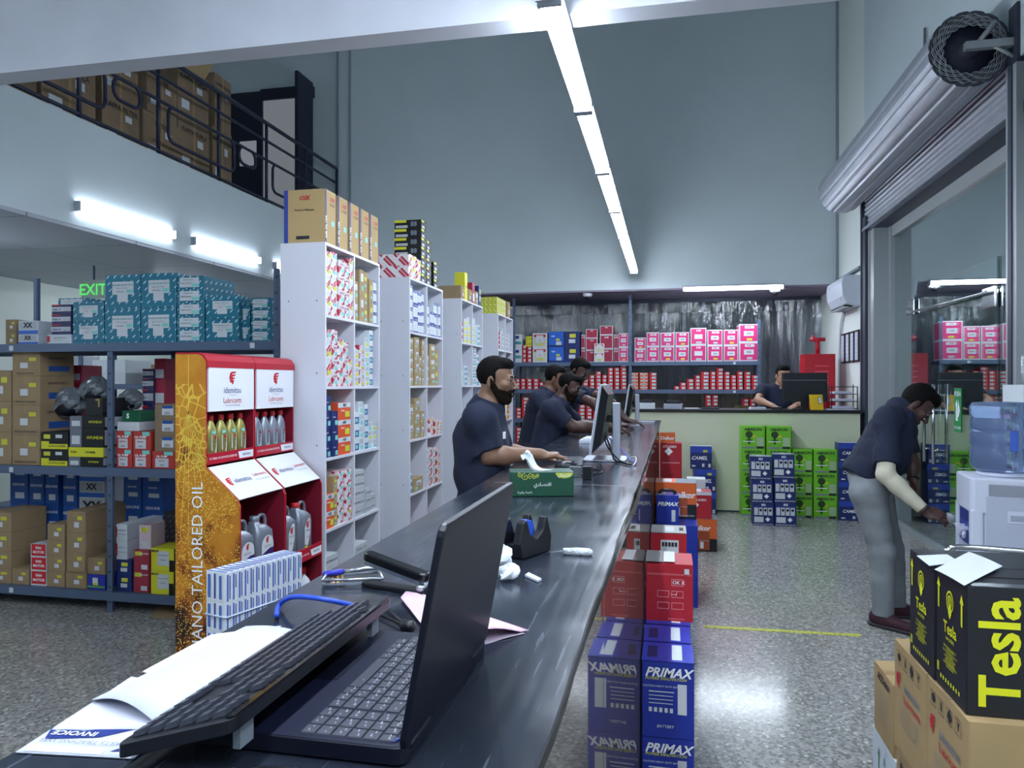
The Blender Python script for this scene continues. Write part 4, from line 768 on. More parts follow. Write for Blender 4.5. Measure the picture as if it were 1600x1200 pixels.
for si in range(2):
    y0 = 2.957 + si*.397; y1 = y0 + .393
    e = empty('display_stand', (0, y0, 0), ['gold sided red display stand of lubricants nearest the camera', 'red display stand of lubricants touching the nearest white unit'][si], 'display stand', 'lubricant display stands')
    pr = stand_profile()
    for j, yy in enumerate((0, y1-y0-.008)):
        n = len(pr); b = MB(); V = [(x, yy, z) for x, z in pr] + [(x, yy+.008, z) for x, z in pr]
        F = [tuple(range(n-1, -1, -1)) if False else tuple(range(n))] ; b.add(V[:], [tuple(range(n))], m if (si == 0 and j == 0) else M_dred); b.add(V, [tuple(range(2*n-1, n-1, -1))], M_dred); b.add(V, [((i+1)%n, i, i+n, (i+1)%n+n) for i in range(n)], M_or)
        if si == 0 and j == 0:
            b.text('NANO TAILORED OIL', (-2.07, -.0015, .675), (0,0,1), (-1,0,0), .078, M_whitep, 0.0)
            # rays and hexagons of the printed panel
            c0 = Vector((-2.118, -.001, 1.38))
            def line(a, c, w, mm): 
                a = Vector(a); c = Vector(c); d = (c-a).normalized(); nn = Vector((-d.z, 0, d.x))*w; b.add([a-nn, c-nn, c+nn, a+nn], [(0,1,2,3)], mm)
            M_ray = mat('pale_gold_line', 'e6cc58', .4)
            line((-2.118,-.001,1.63), c0, .0016, M_ray)
            for ang in (-20,-14,-9,-4,0,6,12,18): a = math.radians(ang); L = min(.62, .058/abs(math.tan(a)) if a else .6, .6) if ang < 0 else min(.6, .08/abs(math.tan(a)) if a else .6); line(c0, c0 + Vector((math.sin(a)*L, 0, -math.cos(a)*L)), .0011, M_ray)
            for r_ in range(6):
                for q_ in range(3):
                    cx = -2.098 + q_*.028 + (r_%2)*.014; cz = 1.30 - r_*.032 - q_*.006; R = .0155 + r_*.0012
                    if cx > -2.04: continue
                    hp = [(cx + R*math.cos(math.radians(60*t+30)), -.001, cz + R*1.1*math.sin(math.radians(60*t+30))) for t in range(6)]
                    for t in range(6): line(hp[t], hp[(t+1)%6], .001, M_ray)
        b.build('side_panel', e)
    W0, W1 = .008, y1-y0-.008
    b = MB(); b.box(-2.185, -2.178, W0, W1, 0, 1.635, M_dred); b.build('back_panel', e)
    b = MB(); V = []; cp = [(-2.185, 1.642), (-2.07, 1.642), (-2.042, 1.632), (-2.022, 1.605), (-2.022, 1.575), (-2.03, 1.575), (-2.03, 1.6), (-2.047, 1.625), (-2.07, 1.634), (-2.185, 1.634)]
    n = len(cp); V = [(x, y, z) for y in (0, y1-y0) for x, z in cp]; b.add(V, [tuple(range(n)), tuple(range(2*n-1, n-1, -1))] + [((i+1)%n, i, i+n, (i+1)%n+n) for i in range(n)], M_or, False); b.build('rounded_header', e)
    b = MB(); b.box(-2.032, -2.024, W0+.004, W1-.004, 1.375, 1.575, M_brd); O = Vector((-2.024, (W0+W1)/2, 1.5)); U = (0,1,0); V3 = (0,0,1)
    logo(b, O + Vector((0,0,.028)), U, V3, .062, M_red); b.text('idemitsu', O + Vector((0,0,-.03)), U, V3, .042, M_navyp); b.text('Lubricants', O + Vector((0,0,-.078)), U, V3, .036, M_red); b.text('The Heart of Technology', O + Vector((0,0,-.1)), U, V3, .012, M_grey)
    flat(b, [(-.03,-.053),(.03,-.053),(.03,-.0515),(-.03,-.0515)], O, U, V3, M_grey); b.build('sign_board', e)
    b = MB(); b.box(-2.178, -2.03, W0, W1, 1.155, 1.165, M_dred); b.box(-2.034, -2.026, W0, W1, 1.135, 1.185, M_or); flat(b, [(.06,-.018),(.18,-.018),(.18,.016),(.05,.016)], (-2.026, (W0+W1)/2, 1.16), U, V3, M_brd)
    b.text('110 YEARS OF JAPANESE EXPERTISE', (-2.026, (W0+W1)/2-.07, 1.16), U, V3, .014, M_whitep); b.text('idemitsu', (-2.026, (W0+W1)/2+.12, 1.16), U, V3, .02, M_navyp, off=.0018); b.build('shelf', e)
    b = MB(); sx0, sz0, sx1, sz1 = -2.024, 1.125, -1.868, .985; n_ = Vector((sz0-sz1, 0, sx1-sx0)).normalized()
    b.add([(sx0, W0, sz0), (sx0, W1, sz0), (sx1, W1, sz1), (sx1, W0, sz1), (sx0-.005, W0, sz0-.005), (sx0-.005, W1, sz0-.005), (sx1-.005, W1, sz1-.005), (sx1-.005, W0, sz1-.005)], [(3,2,1,0)[::-1][::-1],(4,5,6,7),(0,1,5,4),(1,2,6,5),(2,3,7,6),(3,0,4,7)], M_brd)
    O = Vector(((sx0+sx1)/2, (W0+W1)/2, (sz0+sz1)/2)); Vd = Vector((sx0-sx1, 0, sz0-sz1)).normalized()
    logo(b, O + Vector((0,-.14,0)), U, Vd, .05, M_red); b.text('idemitsu', O + Vector((0,-.04,0)), U, Vd, .04, M_navyp, off=.0015); b.text('Lubricants', O + Vector((0,.115,0)) + Vd*.012, U, Vd, .028, M_red, off=.0015); b.text('The Heart of Technology', O + Vector((0,.11,0)) - Vd*.02, U, Vd, .011, M_grey, off=.0015); b.build('sloping_panel', e)
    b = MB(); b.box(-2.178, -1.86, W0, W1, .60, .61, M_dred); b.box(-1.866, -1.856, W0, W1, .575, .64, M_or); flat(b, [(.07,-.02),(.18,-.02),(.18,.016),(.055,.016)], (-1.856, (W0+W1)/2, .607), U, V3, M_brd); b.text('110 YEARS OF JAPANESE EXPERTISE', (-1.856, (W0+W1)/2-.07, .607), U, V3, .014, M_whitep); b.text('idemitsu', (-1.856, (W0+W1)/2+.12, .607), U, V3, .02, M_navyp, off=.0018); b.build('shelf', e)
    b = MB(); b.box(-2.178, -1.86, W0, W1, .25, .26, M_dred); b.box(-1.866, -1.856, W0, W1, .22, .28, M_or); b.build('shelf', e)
# bottles: a flat shouldered body, a cap and a printed label as parts
def bottle(loc, kind, label, grp):
    e = empty('oil_bottle', loc, label, 'bottle', grp); cm = {'gold': mat('gold_plastic', '9c9556', .3, .35), 'silver': mat('silver_plastic', '8d93a0', .3, .45)}[kind]
    e.rotation_euler = (0, 0, math.pi/2)
    b = MB(); n = 20; b.lathe([(.03,0),(.034,.006),(.035,.1),(.033,.125),(.022,.15),(.014,.162),(.013,.17)], cm, n, squash=.72); b.build('body', e)
    MB().lathe([(.0145,.168),(.015,.17),(.015,.19),(.0135,.193)], M_redc, 14).build('cap', e)
    b = MB(); pts = [(-.02,.03),(.012,.012),(.024,.05),(.024,.1),(-.02,.1)]; V = [(x, -.72*math.sqrt(max(.0001, .0355**2-x*x))-.0006, z) for x, z in pts]; b.add(V, [(0,1,2,3,4)], M_label)
    V2 = [(x, y-.0008, z) for x, y, z in [(-.004,-.0258,.08),(.01,-.0252,.08),(.01,-.0252,.097),(-.004,-.0258,.094)]]; b.add(V2, [(0,1,2,3)], M_red); b.text('idemitsu', (.0, -.0265, .07), (1,0,0), (0,0,1), .009, M_navyp); b.build('label', e)
    b = MB(); z0 = .105 if kind == 'gold' else .012; b.add([(-.02,-.024,z0),(.004,-.0262,z0),(.004,-.0262,z0+.014),(-.02,-.024,z0+.014)], [(0,1,2,3)], M_teal); b.build('price_sticker', e); return e
def jug(loc, kind, label, grp, cap):
    e = empty('oil_jug', loc, label, 'oil jug', grp); e.rotation_euler = (0, 0, math.pi/2); cm = mat('silver_plastic2', '858b98', .32, .4)
    b = MB(); w, d = .072, .05
    def ring(hw, hd, z, dx=0, n=6): 
        r = min(hw, hd)*.55; pts = []
        for cx, cy, a0 in ((hw-r, hd-r, 0), (-hw+r, hd-r, 90), (-hw+r, -hd+r, 180), (hw-r, -hd+r, 270)):
            for k in range(n): a = math.radians(a0 + 90*k/(n-1)); pts.append((cx + r*math.cos(a) + dx, cy + r*math.sin(a), z))
        return pts
    rings = [ring(w*.95, d*.95, 0), ring(w, d, .008), ring(w, d, .15), ring(w*.93, d*.95, .185), ring(w*.62, d*.7, .212, -.015), ring(.024, .024, .222, -.035), ring(.02, .02, .236, -.036)]
    n = len(rings[0]); V = [p for r in rings for p in r]; F = [tuple(range(n-1, -1, -1)), tuple(range((len(rings)-1)*n, len(rings)*n))]
    for j in range(len(rings)-1):
        for k in range(n): F.append((j*n+k, j*n+(k+1)%n, (j+1)*n+(k+1)%n, (j+1)*n+k))
    b.add(V, F, cm, True); b.build('body', e)
    b = MB(); b.tube(smooth_path([(-.008,0,.212),(.0,0,.243),(.012,0,.255),(.045,0,.252),(.06,0,.235),(.064,0,.2),(.062,0,.17)], 5), .0085, cm, 8); b.build('handle', e)
    MB().lathe([(.0205,0),(.021,.002),(.021,.022),(.019,.024)], {'red': M_redc, 'silver': cm}[cap], 16, Matrix.Translation((-.036, 0, .236))).build('cap', e)
    b = MB()
    if kind == 'atf':
        b.add([(-.05,-.0508,.03),(.055,-.0508,.03),(.055,-.0508,.1),(.02,-.0508,.1),(-.05,-.0508,.08)], [(0,1,2,3,4)], mat('violet_label','3a2468',.4)); pts = [(-.05,-.0505,.078)] + [(.0025+.0525*math.cos(math.radians(a)), -.0505, .12+.045*math.sin(math.radians(a))) for a in range(180, -1, -20)] + [(.055,-.0505,.1),(.02,-.0505,.1)]
        b.add(pts, [tuple(range(len(pts)-1, -1, -1))], M_label); b.text('ATF', (-.02,-.051,.06), (1,0,0), (0,0,1), .03, M_whitep, .03); b.text('idemitsu', (.0,-.051,.115), (1,0,0), (0,0,1), .018, M_grey); logo(b, (.0,-.051,.143), (1,0,0), (0,0,1), .03, M_red)
        b.add([(-.04,-.0514,.036),(-.01,-.0514,.036),(-.01,-.0514,.05),(-.04,-.0514,.05)], [(0,1,2,3)], M_teal)
    else:
        b.add([(-.025,-.0508,.04),(.01,-.0508,.03),(.035,-.0508,.09),(.035,-.0508,.17),(.015,-.0508,.175),(-.025,-.0508,.13)], [(0,1,2,3,4,5)], M_label); logo(b, (.008,-.051,.14), (1,0,0), (0,0,1), .036, M_red); b.text('idemitsu', (.008,-.051,.112), (1,0,0), (0,0,1), .014, M_navyp); b.text('IFG 3', (.005,-.051,.075), (1,0,0), (0,0,1), .017, M_grey)
        b.add([(-.025,-.0512,.012),(.005,-.0512,.012),(.005,-.0512,.032),(-.025,-.0512,.032)], [(0,1,2,3)], M_yel)
    b.build('label', e); return e
S0 = 2.957
for k in range(4): bottle((-2.072, S0+.092+k*.08, 1.165), 'gold', 'gold oil bottle with red cap on the upper shelf, %s from the gold panel' % ORD[k], 'gold oil bottles')
for k in range(4): bottle((-2.072, S0+.397+.08+k*.08, 1.165), 'silver', 'silver oil bottle with red cap on the upper shelf, %s from the left' % ORD[k], 'silver oil bottles')
for k in range(2): jug((-1.935, S0+.1+k*.17, .61), 'atf', ['silver jug with violet label nearest the gold panel', 'silver jug with violet label beside the red divider'][k], 'violet labelled jugs', 'silver')
for k in range(2): jug((-2.08, S0+.1+k*.18, .61), 'atf', ['jug in the rear row half hidden behind the violet labelled jug, left', 'jug in the rear row half hidden behind the violet labelled jug, right'][k], 'rear jugs', 'silver')
for k in range(2): jug((-1.935, S0+.397+.1+k*.17, .61), 'ifg', ['silver red capped jug with a pointed white label, left one', 'silver red capped jug with a pointed white label, right one'][k], 'red capped jugs', 'red')
for k in range(1): jug((-2.08, S0+.397+.12, .61), 'ifg', 'red capped jug standing in the rear row of the stand', 'red capped jugs', 'red')
for k in range(3):
    e = empty('oil_bottle', (-1.93, S0+.397+.08+k*.11, .26), 'white bottle with red cap on the low shelf, %s one' % ['left', 'middle', 'right'][k], 'bottle', 'white bottles on the low shelf')
    b = MB(); b.lathe([(.045,0),(.048,.01),(.048,.15),(.04,.19),(.018,.215),(.017,.225)], M_palec, 20, squash=.75); b.build('body', e); MB().lathe([(.02,.222),(.021,.225),(.021,.25),(.019,.254)], M_redc, 14).build('cap', e)
    MB().lathe([(.014, 0), (.014, .002)], M_dark, 12, Matrix.Translation((.046, 0, .11)) @ Matrix.Rotation(math.pi/2, 4, 'Y')).build('label', e)
# ---------------------------------------------------------------- cartons on the mezzanine
XM = -5.12
mz = [(3.3,.5,.45),(3.85,.5,.5),(4.4,.48,.42),(4.95,.55,.55),(5.55,.6,.62),(6.2,.5,.5),(6.75,.55,.52),(7.32,.56,.66),(7.82,.38,.74)]
for i, (y, w, h) in enumerate(mz):
    for j in range(2 if i != 2 else 1):
        ww = w * (1 if j == 0 else .92); hh = h if j == 0 else h*.85; lab = 'KAPPA TUPLA' if i % 3 == 1 else ('KAPPA FILTER' if i % 3 == 2 else 'FILTER')
        k = 'mz%d%d' % (i, j); me = carton_mesh(k, (ww, .5, hh), M_kraft3, [('F',.12,.2,.36,.38,M_label),('F',.6,.62,.78,.74,M_label),('F',.47,0,.53,1,M_tape)], [('F',.5,.82,.07,lab,M_dark,{'bold':.02})])
        o = link('kraft_carton', me, None, (XM-.28-.02*(i%2), y, 3.74 + (h+.002)*j), math.pi/2 + (.05 if j else 0)*((-1)**i)); tag(o, '%s brown carton along the mezzanine railing, %s' % (ORD[i], 'lower' if j == 0 else 'upper'), 'box', 'cartons behind the mezzanine railing')
        if j and i in (4, 7):
            b = MB(); b.add([(-.2,-.24,hh),(.2,-.24,hh),(.22,-.34,hh+.16),(-.22,-.34,hh+.16)], [(0,1,2,3)], M_kraft2); fl = b.build('flap', o)
# ---------------------------------------------------------------- main counter
ZC1 = 1.12
m = mat('dark_counter_laminate', '2b303c', .3, spec=.42); nt = m.node_tree; q = NT(nt); b_ = nt.nodes['Principled BSDF']
n = q.tex('Noise', 7, Detail=6); sc = q.tex('Wave', 3.1, Distortion=14, Detail=4); tc = nt.nodes.new('ShaderNodeTexCoord'); mp = nt.nodes.new('ShaderNodeMapping'); mp.inputs['Scale'].default_value = (60, 2.5, 1); mp.inputs['Rotation'].default_value = (0, 0, .25)
nn = nt.nodes.new('ShaderNodeTexNoise'); nn.inputs['Scale'].default_value = 1.5; nn.inputs['Detail'].default_value = 6; nt.links.new(tc.outputs['Object'], mp.inputs[0]); nt.links.new(mp.outputs[0], nn.inputs['Vector'])
nt.links.new(q.mix(q.m('GREATER_THAN', nn.outputs['Fac'], .66), q.ramp(n.outputs['Fac'], [(.3, srgb('20252f')), (.75, srgb('2d3340'))]), srgb('444b5a')), b_.inputs['Base Color'])
nt.links.new(q.m('ADD', q.m('MULTIPLY', n.outputs['Fac'], .18), q.m('MULTIPLY', nn.outputs['Fac'], .18)), b_.inputs['Roughness']); M_ct = m
m = bpy.data.materials.new('smoked_mirror_panel'); m.use_nodes = True; nt = m.node_tree; nt.nodes.clear(); g = nt.nodes.new('ShaderNodeBsdfGlossy'); g.inputs['Roughness'].default_value = .02; g.inputs[0].default_value = (.62, .6, .6, 1)
d_ = nt.nodes.new('ShaderNodeBsdfDiffuse'); d_.inputs[0].default_value = srgb('5d5650'); mx = nt.nodes.new('ShaderNodeMixShader'); mx.inputs[0].default_value = .62; o_ = nt.nodes.new('ShaderNodeOutputMaterial')
nt.links.new(d_.outputs[0], mx.inputs[1]); nt.links.new(g.outputs[0], mx.inputs[2]); nt.links.new(mx.outputs[0], o_.inputs[0]); M_mir = m
ct = empty('service_counter', (-.4, 3.8, 0), 'long dark counter running from the camera towards the back of the shop', 'counter')
def L(p): return (p[0]+.4, p[1]-3.8, p[2] if len(p) > 2 else 0)
R0, R1 = onZ(860, 1135, ZC1), onZ(1030, 663, ZC1); L0, L1 = onZ(472, 916, ZC1), onZ(708, 780, ZC1)
def ext(a, b, y): t = (y - a.y) / (b.y - a.y); return a.x + (b.x - a.x) * t
pts = []
ys = [-.4 + .1*i for i in range(84)]
for y in ys: pts.append((ext(R0, R1, y) + .002*math.sin(y*9) + .0012*math.sin(y*23+1), y))
for y in (7.9, -.4): pts.append((ext(L0, L1, y), y))
b = MB(); V = [(x+.4, y-3.8) for x, y in pts]; b.prism(V, ZC1-.014, ZC1, M_ct); ya = onZ(900, 757, ZC1).y - 3.8; b.box(-.26, .275, ya-.0015, ya+.0015, ZC1-.001, ZC1+.0004, M_grey); b.build('worktop', ct)
b = MB(); 
for i in range(len(ys)-1):
    a, c = V[i], V[i+1]; b.add([(a[0], a[1], ZC1-.014), (c[0], c[1], ZC1-.014), (c[0]+.003, c[1], ZC1-.015), (a[0]+.003, a[1], ZC1-.015), (a[0], a[1], ZC1+.001), (c[0], c[1], ZC1+.001), (c[0]+.003, c[1], ZC1), (a[0]+.003, a[1], ZC1)], [(0,3,2,1),(4,5,6,7),(2,3,7,6),(0,1,5,4)], M_black)
b.build('edge_trim', ct)
b = MB(); xy = [(-.14,-.4),(-.137,.4),(-.12,1.4),(-.1,2.35),(-.098,2.6),(-.098,7.9)]; b.prism([(x+.4, y-3.8) for x, y in xy] + [(x+.386, y-3.8) for x, y in xy[::-1]], 0, ZC1-.015, M_mir); b.build('mirror_front', ct)
b = MB(); b.box(-.62+.4, -.6+.4, -4.2, 4.1, .02, ZC1-.015, M_dframe); b.box(-.6+.4, -.112+.4, 4.05, 4.1, 0, ZC1-.015, M_dframe); b.box(-.6+.4, -.112+.4, -4.2, -4.18, 0, ZC1-.015, M_dframe); b.build('carcass', ct)
T = ZC1 + .0012
# ---------------------------------------------------------------- laptop
M_lap = mat('laptop_shell', '0d1020', .38); M_deck = mat('laptop_deck', '151a30', .42); M_key = mat('key_cap', '4a4c58', .4); M_leg = mat('key_legend', 'c8ccd8', .5)
lp = empty('laptop', (-.26, .855, T), 'black laptop standing open with its lid towards the right edge of the counter', 'laptop')
lp.rotation_euler = (0, 0, .0)
b = MB(); b.rbox(-.235, .006, -.165, .165, .002, .018, .012, M_lap); b.rbox(-.233, .0, -.162, .162, .0178, .0186, .01, M_deck); b.build('base', lp, bevel=.0015)
tx, tz = .042, .225
b = MB(); LV = Vector((tx, 0, tz)).normalized(); LN = Vector((tz, 0, -tx)).normalized(); TT = Matrix(((LV.x, 0, LN.x, .0), (LV.y, 1, LN.y, 0), (LV.z, 0, LN.z, .016), (0, 0, 0, 1)))
b.rbox(.0, .23, -.166, .166, -.002, .006, .012, M_lap, M=TT); b.build('lid', lp, bevel=.002)
b = MB(); b.rbox(.012, .222, -.158, .158, -.0028, -.0018, .004, mat('screen_off', '05060a', .15), M=TT); b.build('screen', lp)
b = MB(); 
for yy in (-.12, .12): b = MB(); b.tube([(.002, yy-.03, .016), (.002, yy+.03, .016)], .006, M_lap, 10); b.build('hinge', lp)
def keyset(parent, rows, x0, px_, y0, z, kh, msize, mm, lm, nm='keys', slope=0, seed=3, gap=.0022, single=True):
    """rows of caps; rows step towards +x, caps run towards +y with the numeric block nearest the camera"""
    R = random.Random(seed); b = MB(); lt = MB(); cnt = 0
    for r, ws in enumerate(rows):
        y = y0; x = x0 + r*px_; zz = z + slope*(x - x0)
        for w in ws:
            if w > 0:
                if single and cnt < 98 and cnt: b.build('key', parent); b = MB()
                if single: lt = b
                a, c = y+gap/2, y+w-gap/2; xa, xb = x+gap/2, x+px_-gap/2; t = kh*.25
                V = [(xa,a,zz),(xb,a,zz+slope*px_),(xb,c,zz+slope*px_),(xa,c,zz),(xa+t,a+t,zz+kh),(xb-t,a+t,zz+kh+slope*px_),(xb-t,c-t,zz+kh+slope*px_),(xa+t,c-t,zz+kh)]
                b.add(V, [(4,5,6,7),(0,1,5,4),(1,2,6,5),(2,3,7,6),(3,0,4,7)], mm); cnt += 1
                for q_ in range(2 if w < .03 else 1):
                    lx = xa + (.3+.35*R.random())*(xb-xa); ly = a + (.2 + .45*q_ + .1*R.random())*(c-a); s = msize*(.7+.6*R.random())
                    lz = zz + kh + slope*(lx-x) + .0003
                    lt.add([(lx, ly, lz), (lx+s*.5, ly, lz+slope*s*.5), (lx+s*.5, ly+s*.25, lz+slope*s*.5), (lx, ly+s*.25, lz)], [(0,1,2,3)], lm)
                    lt.add([(lx, ly+s*.5, lz), (lx+s*.2, ly+s*.5, lz+slope*s*.2), (lx+s*.2, ly+s*.9, lz+slope*s*.2), (lx, ly+s*.9, lz)], [(0,1,2,3)], lm)
            y += abs(w)
    if single:
        o = b.build('keys' if cnt > 98 else 'key', parent)
        if cnt > 98: o['kind'] = 'stuff'
        return o
    o = b.build(nm, parent); lt.build('key_legends', o); return o
u = .0182
rows = [[u*1.1,u*1.1,u*1.1,-.003]+[u]*3+[u*5.2]+[u]*4, [u*1.1]*3+[-.003]+[u*1.6]+[u]*10+[u*1.4], [u*1.1]*3+[-.003]+[u*1.3]+[u]*11+[u*.9], [u*1.1]*3+[-.003]+[u]*13, [u*1.1]*3+[-.003]+[u*1.6]+[u]*12, [u*.8]*19]
keyset(lp, rows, -.138-.075+.1, .0172, -.155, .0186, .0016, .005, M_key, M_leg)
b = MB(); b.rbox(-.222, -.135, -.02, .09, .0187, .0192, .004, M_lap); b.build('touchpad', lp)
b = MB(); b.lathe([(.006, 0), (.006, .0008)], M_navyp, 16, Matrix.Translation((-.012, -.148, .0187))); b.build('power_button', lp)
# external keyboard resting across the laptop's front edge
M_kb = mat('keyboard_plastic', '191b22', .35)
kb = empty('keyboard', (-.468, .832, T), 'black external keyboard propped on the front of the laptop over white papers', 'keyboard')
sl = .038/.128; TK = Matrix.Translation((-.064, 0, .014)) @ Matrix(((1,0,0,0),(0,1,0,0),(sl,0,1,0),(0,0,0,1)))
b = MB(); b.rbox(0, .13, -.205, .205, -.004, .010, .012, M_kb, M=TK); b.rbox(.118, .13, -.2, .2, .010, .0125, .003, mat('keyboard_gloss','0c0d12',.15), M=TK); b.build('case', kb, bevel=.003)
k2 = keyset(kb, [[.019]*3+[-.004]+[.019]*3+[-.004]+[.022]*3+[.105]+[.022]*4, [.019]*2+[.019]+[-.061]+[.04]+[.0185]*10+[.042], [.019]*3+[-.061]+[.038]+[.0185]*11+[.034], [.019,.019,.019,-.004]+[.019]*3+[-.004]+[.028]+[.0185]*12+[.026], [.019]*3+[-.004]+[.019]*3+[-.004]+[.034]+[.0185]*13, [.015]*3+[-.02]+[.017]*3+[-.01]+[.0165]*12+[-.01]+[.0165]], -.064+.008, .0178, -.193, .0245+.0024, .0055, .004, mat('keyboard_key','3a3d48',.3), M_grey, slope=sl, gap=.003)
b = MB()
for yy in (-.165, .165): b = MB(); b.box(.048, .056, yy-.012, yy+.012, .0196, .045, M_grey); b.build('folding_foot', kb)
b = MB(); b.text('lenovo', (.04, -.165, .0395+.0028), (0,1,0), (-1,0,sl*-1), .011, M_grey, off=.002) ; b.build('maker_mark', kb) if False else None
# mouse
def mouse(loc, rz, label, s=1):
    e = empty('computer_mouse', loc, label, 'mouse', None, rz); V = []; F = []; n, mseg = 28, 9
    for j in range(mseg+1):
        t = j/mseg; zz = .036*math.sin(t*math.pi/2); rr = math.cos(t*math.pi/2)**.55 if j < mseg else .02
        for k in range(n): a = 2*math.pi*k/n; sx = .054 + .002*math.cos(2*a); V.append((s*(sx*math.cos(a)*rr - .006*t), s*(.031+.003*math.cos(a))*math.sin(a)*rr, s*zz*(1 - .12*math.cos(a)*rr)))
    for j in range(mseg):
        for k in range(n): F.append((j*n+k, j*n+(k+1)%n, (j+1)*n+(k+1)%n, (j+1)*n+k))
    F.append(tuple(range(n-1,-1,-1))); F.append(tuple(range(mseg*n, (mseg+1)*n)))
    b = MB(); b.add(V, F, mat('mouse_shell', '1c1e25', .28), True); b.build('shell', e)
    b = MB(); b.lathe([(.009, -.003), (.0095, 0), (.009, .003)], M_black, 16, Matrix.Translation((s*.026, 0, s*.029)) @ Matrix.Rotation(math.pi/2, 4, 'X')); b.build('scroll_wheel', e)
    b = MB(); b.tube([(s*.01, 0, s*.0362), (s*.05, 0, s*.0215)], .0007, M_black, 5); b.build('button_seam', e); return e
mouse((-.352, .592, T), math.pi + .15, 'black mouse beside the near end of the open laptop')
# papers
def sheet(name, px, label, cat, zs, m, lift=None, grid=10, th=.0007, grp=None, marks=()):
    """a sheet of paper: four pixel corners on the counter and the height of each, gently curled"""
    P_ = [onZ(x, y, z) for (x, y), z in zip(px, zs)]; b = MB(); V = []; c = sum(P_, Vector())/4
    for i in range(grid+1):
        for j in range(grid+1):
            s, t = i/grid, j/grid; p = P_[0]*(1-s)*(1-t) + P_[1]*s*(1-t) + P_[2]*s*t + P_[3]*(1-s)*t
            if lift: p = p + Vector((0, 0, lift(s, t)))
            V.append(p - c)
    n = len(V); V2 = [v + Vector((0, 0, th)) for v in V]; F = []; g = grid+1
    for i in range(grid):
        for j in range(grid): a = i*g+j; F.append((a, a+1, a+g+1, a+g)[::-1]); F.append((n+a, n+a+1, n+a+g+1, n+a+g))
    bd = [(i*g) for i in range(g)] + [grid*g+j for j in range(1, g)] + [i*g+grid for i in range(grid-1, -1, -1)] + [j for j in range(grid-1, 0, -1)]
    for i in range(len(bd)): a, d = bd[i], bd[(i+1) % len(bd)]; F.append((a, d, d+n, a+n))
    b.add(V + V2, F, m, True)
    for (s0, t0, s1, t1, mm) in marks:
        q4 = []
        for s, t in ((s0,t0),(s1,t0),(s1,t1),(s0,t1)): q4.append(P_[0]*(1-s)*(1-t) + P_[1]*s*(1-t) + P_[2]*s*t + P_[3]*(1-s)*t - c + Vector((0,0,th+.0004 + (lift(s,t) if lift else 0))))
        b.add(q4, [(0,1,2,3)], mm)
    o = b.build(name, None, c); tag(o, label, cat, grp); return o, P_, c
Z1 = T
inv, IP, ic = sheet('invoice', [(24,1176),(208,1186),(345,1085),(160,1088)], 'printed invoice with blue heading at the near left corner of the counter', 'paper', [Z1]*4, M_paper, marks=[(.05,.02,.7,.1,M_label)] )
def onsheet(P_, s, t): return P_[0]*(1-s)*(1-t) + P_[1]*s*(1-t) + P_[2]*s*t + P_[3]*(1-s)*t
b = MB(); s0 = onsheet(IP, .0, .26); U1 = (IP[1]-IP[0]).normalized(); V1 = (IP[3]-IP[0]).normalized()
N0 = Vector((0,0,.0016))
b.add([p - ic + N0 for p in (onsheet(IP,.0,.38), onsheet(IP,.08,.2), onsheet(IP,.5,.25), onsheet(IP,.85,.48), onsheet(IP,.3,.34))], [(0,1,2,3,4)], M_navyp)
b.add([p - ic + N0 for p in (onsheet(IP,.75,.06), onsheet(IP,.98,.1), onsheet(IP,.86,.16), onsheet(IP,.88,.3), onsheet(IP,.82,.14))], [(0,1,2,3,4)], M_navyp)
UU = -(IP[1]-IP[0]).normalized(); VV = Vector((UU.y, -UU.x, 0)) * -1; 
b.text('INVOICE', onsheet(IP,.27,.29) - ic + N0, UU, Vector((0,0,1)).cross(UU), .013, M_whitep, .02); b.text('AUTO PARTS TRADING WLL', onsheet(IP,.55,.16) - ic + N0, UU, Vector((0,0,1)).cross(UU), .010, M_grey); b.text('TEL 4445 0000  DOHA QATAR', onsheet(IP,.6,.05) - ic + N0, UU, Vector((0,0,1)).cross(UU), .009, M_grey) if False else None
b.build('heading', inv)
sheet('folded_sheet', [(80,1141),(240,1140),(330,1075),(205,1058)], 'white form lying between the invoice and the folded sheets', 'paper', [Z1+.001]*4, mat('pale_form','cfd0e2',.7))
sheet('folded_sheet', [(143,1094),(243,1131),(462,986),(384,979)], 'long white folded sheet curling up at its near end beside the keyboard', 'paper', [Z1+.004]*4, M_paper, lambda s, t: .008*math.sin(s*math.pi)*(1-t)**2 + .004*math.sin(s*3))
sheet('folded_sheet', [(222,1050),(300,1070),(440,978),(330,992)], 'second white sheet beneath the long folded one, edge showing left', 'paper', [Z1+.002]*4, mat('paper_cool','d8daea',.7))
# pink papers behind the laptop
M_pk = mat('pink_paper', 'd9b4cc', .7)
sheet('pink_form', [(626,934),(636,922),(826,985),(690,1016)], 'pink carbon form folded behind the laptop lid', 'paper', [Z1+.004, Z1+.004, Z1+.002, Z1+.002], M_pk, lambda s, t: .016*math.sin(min(1,s*1.1)*math.pi)*(t))
sheet('pink_form', [(628,938),(655,926),(820,990),(700,1020)], 'lower white ply of the pink form behind the laptop', 'paper', [Z1]*4, mat('paper_ply','cdbccf',.7), lambda s, t: .003*math.sin(s*math.pi*3)*(1-s) if s < 1 else 0)
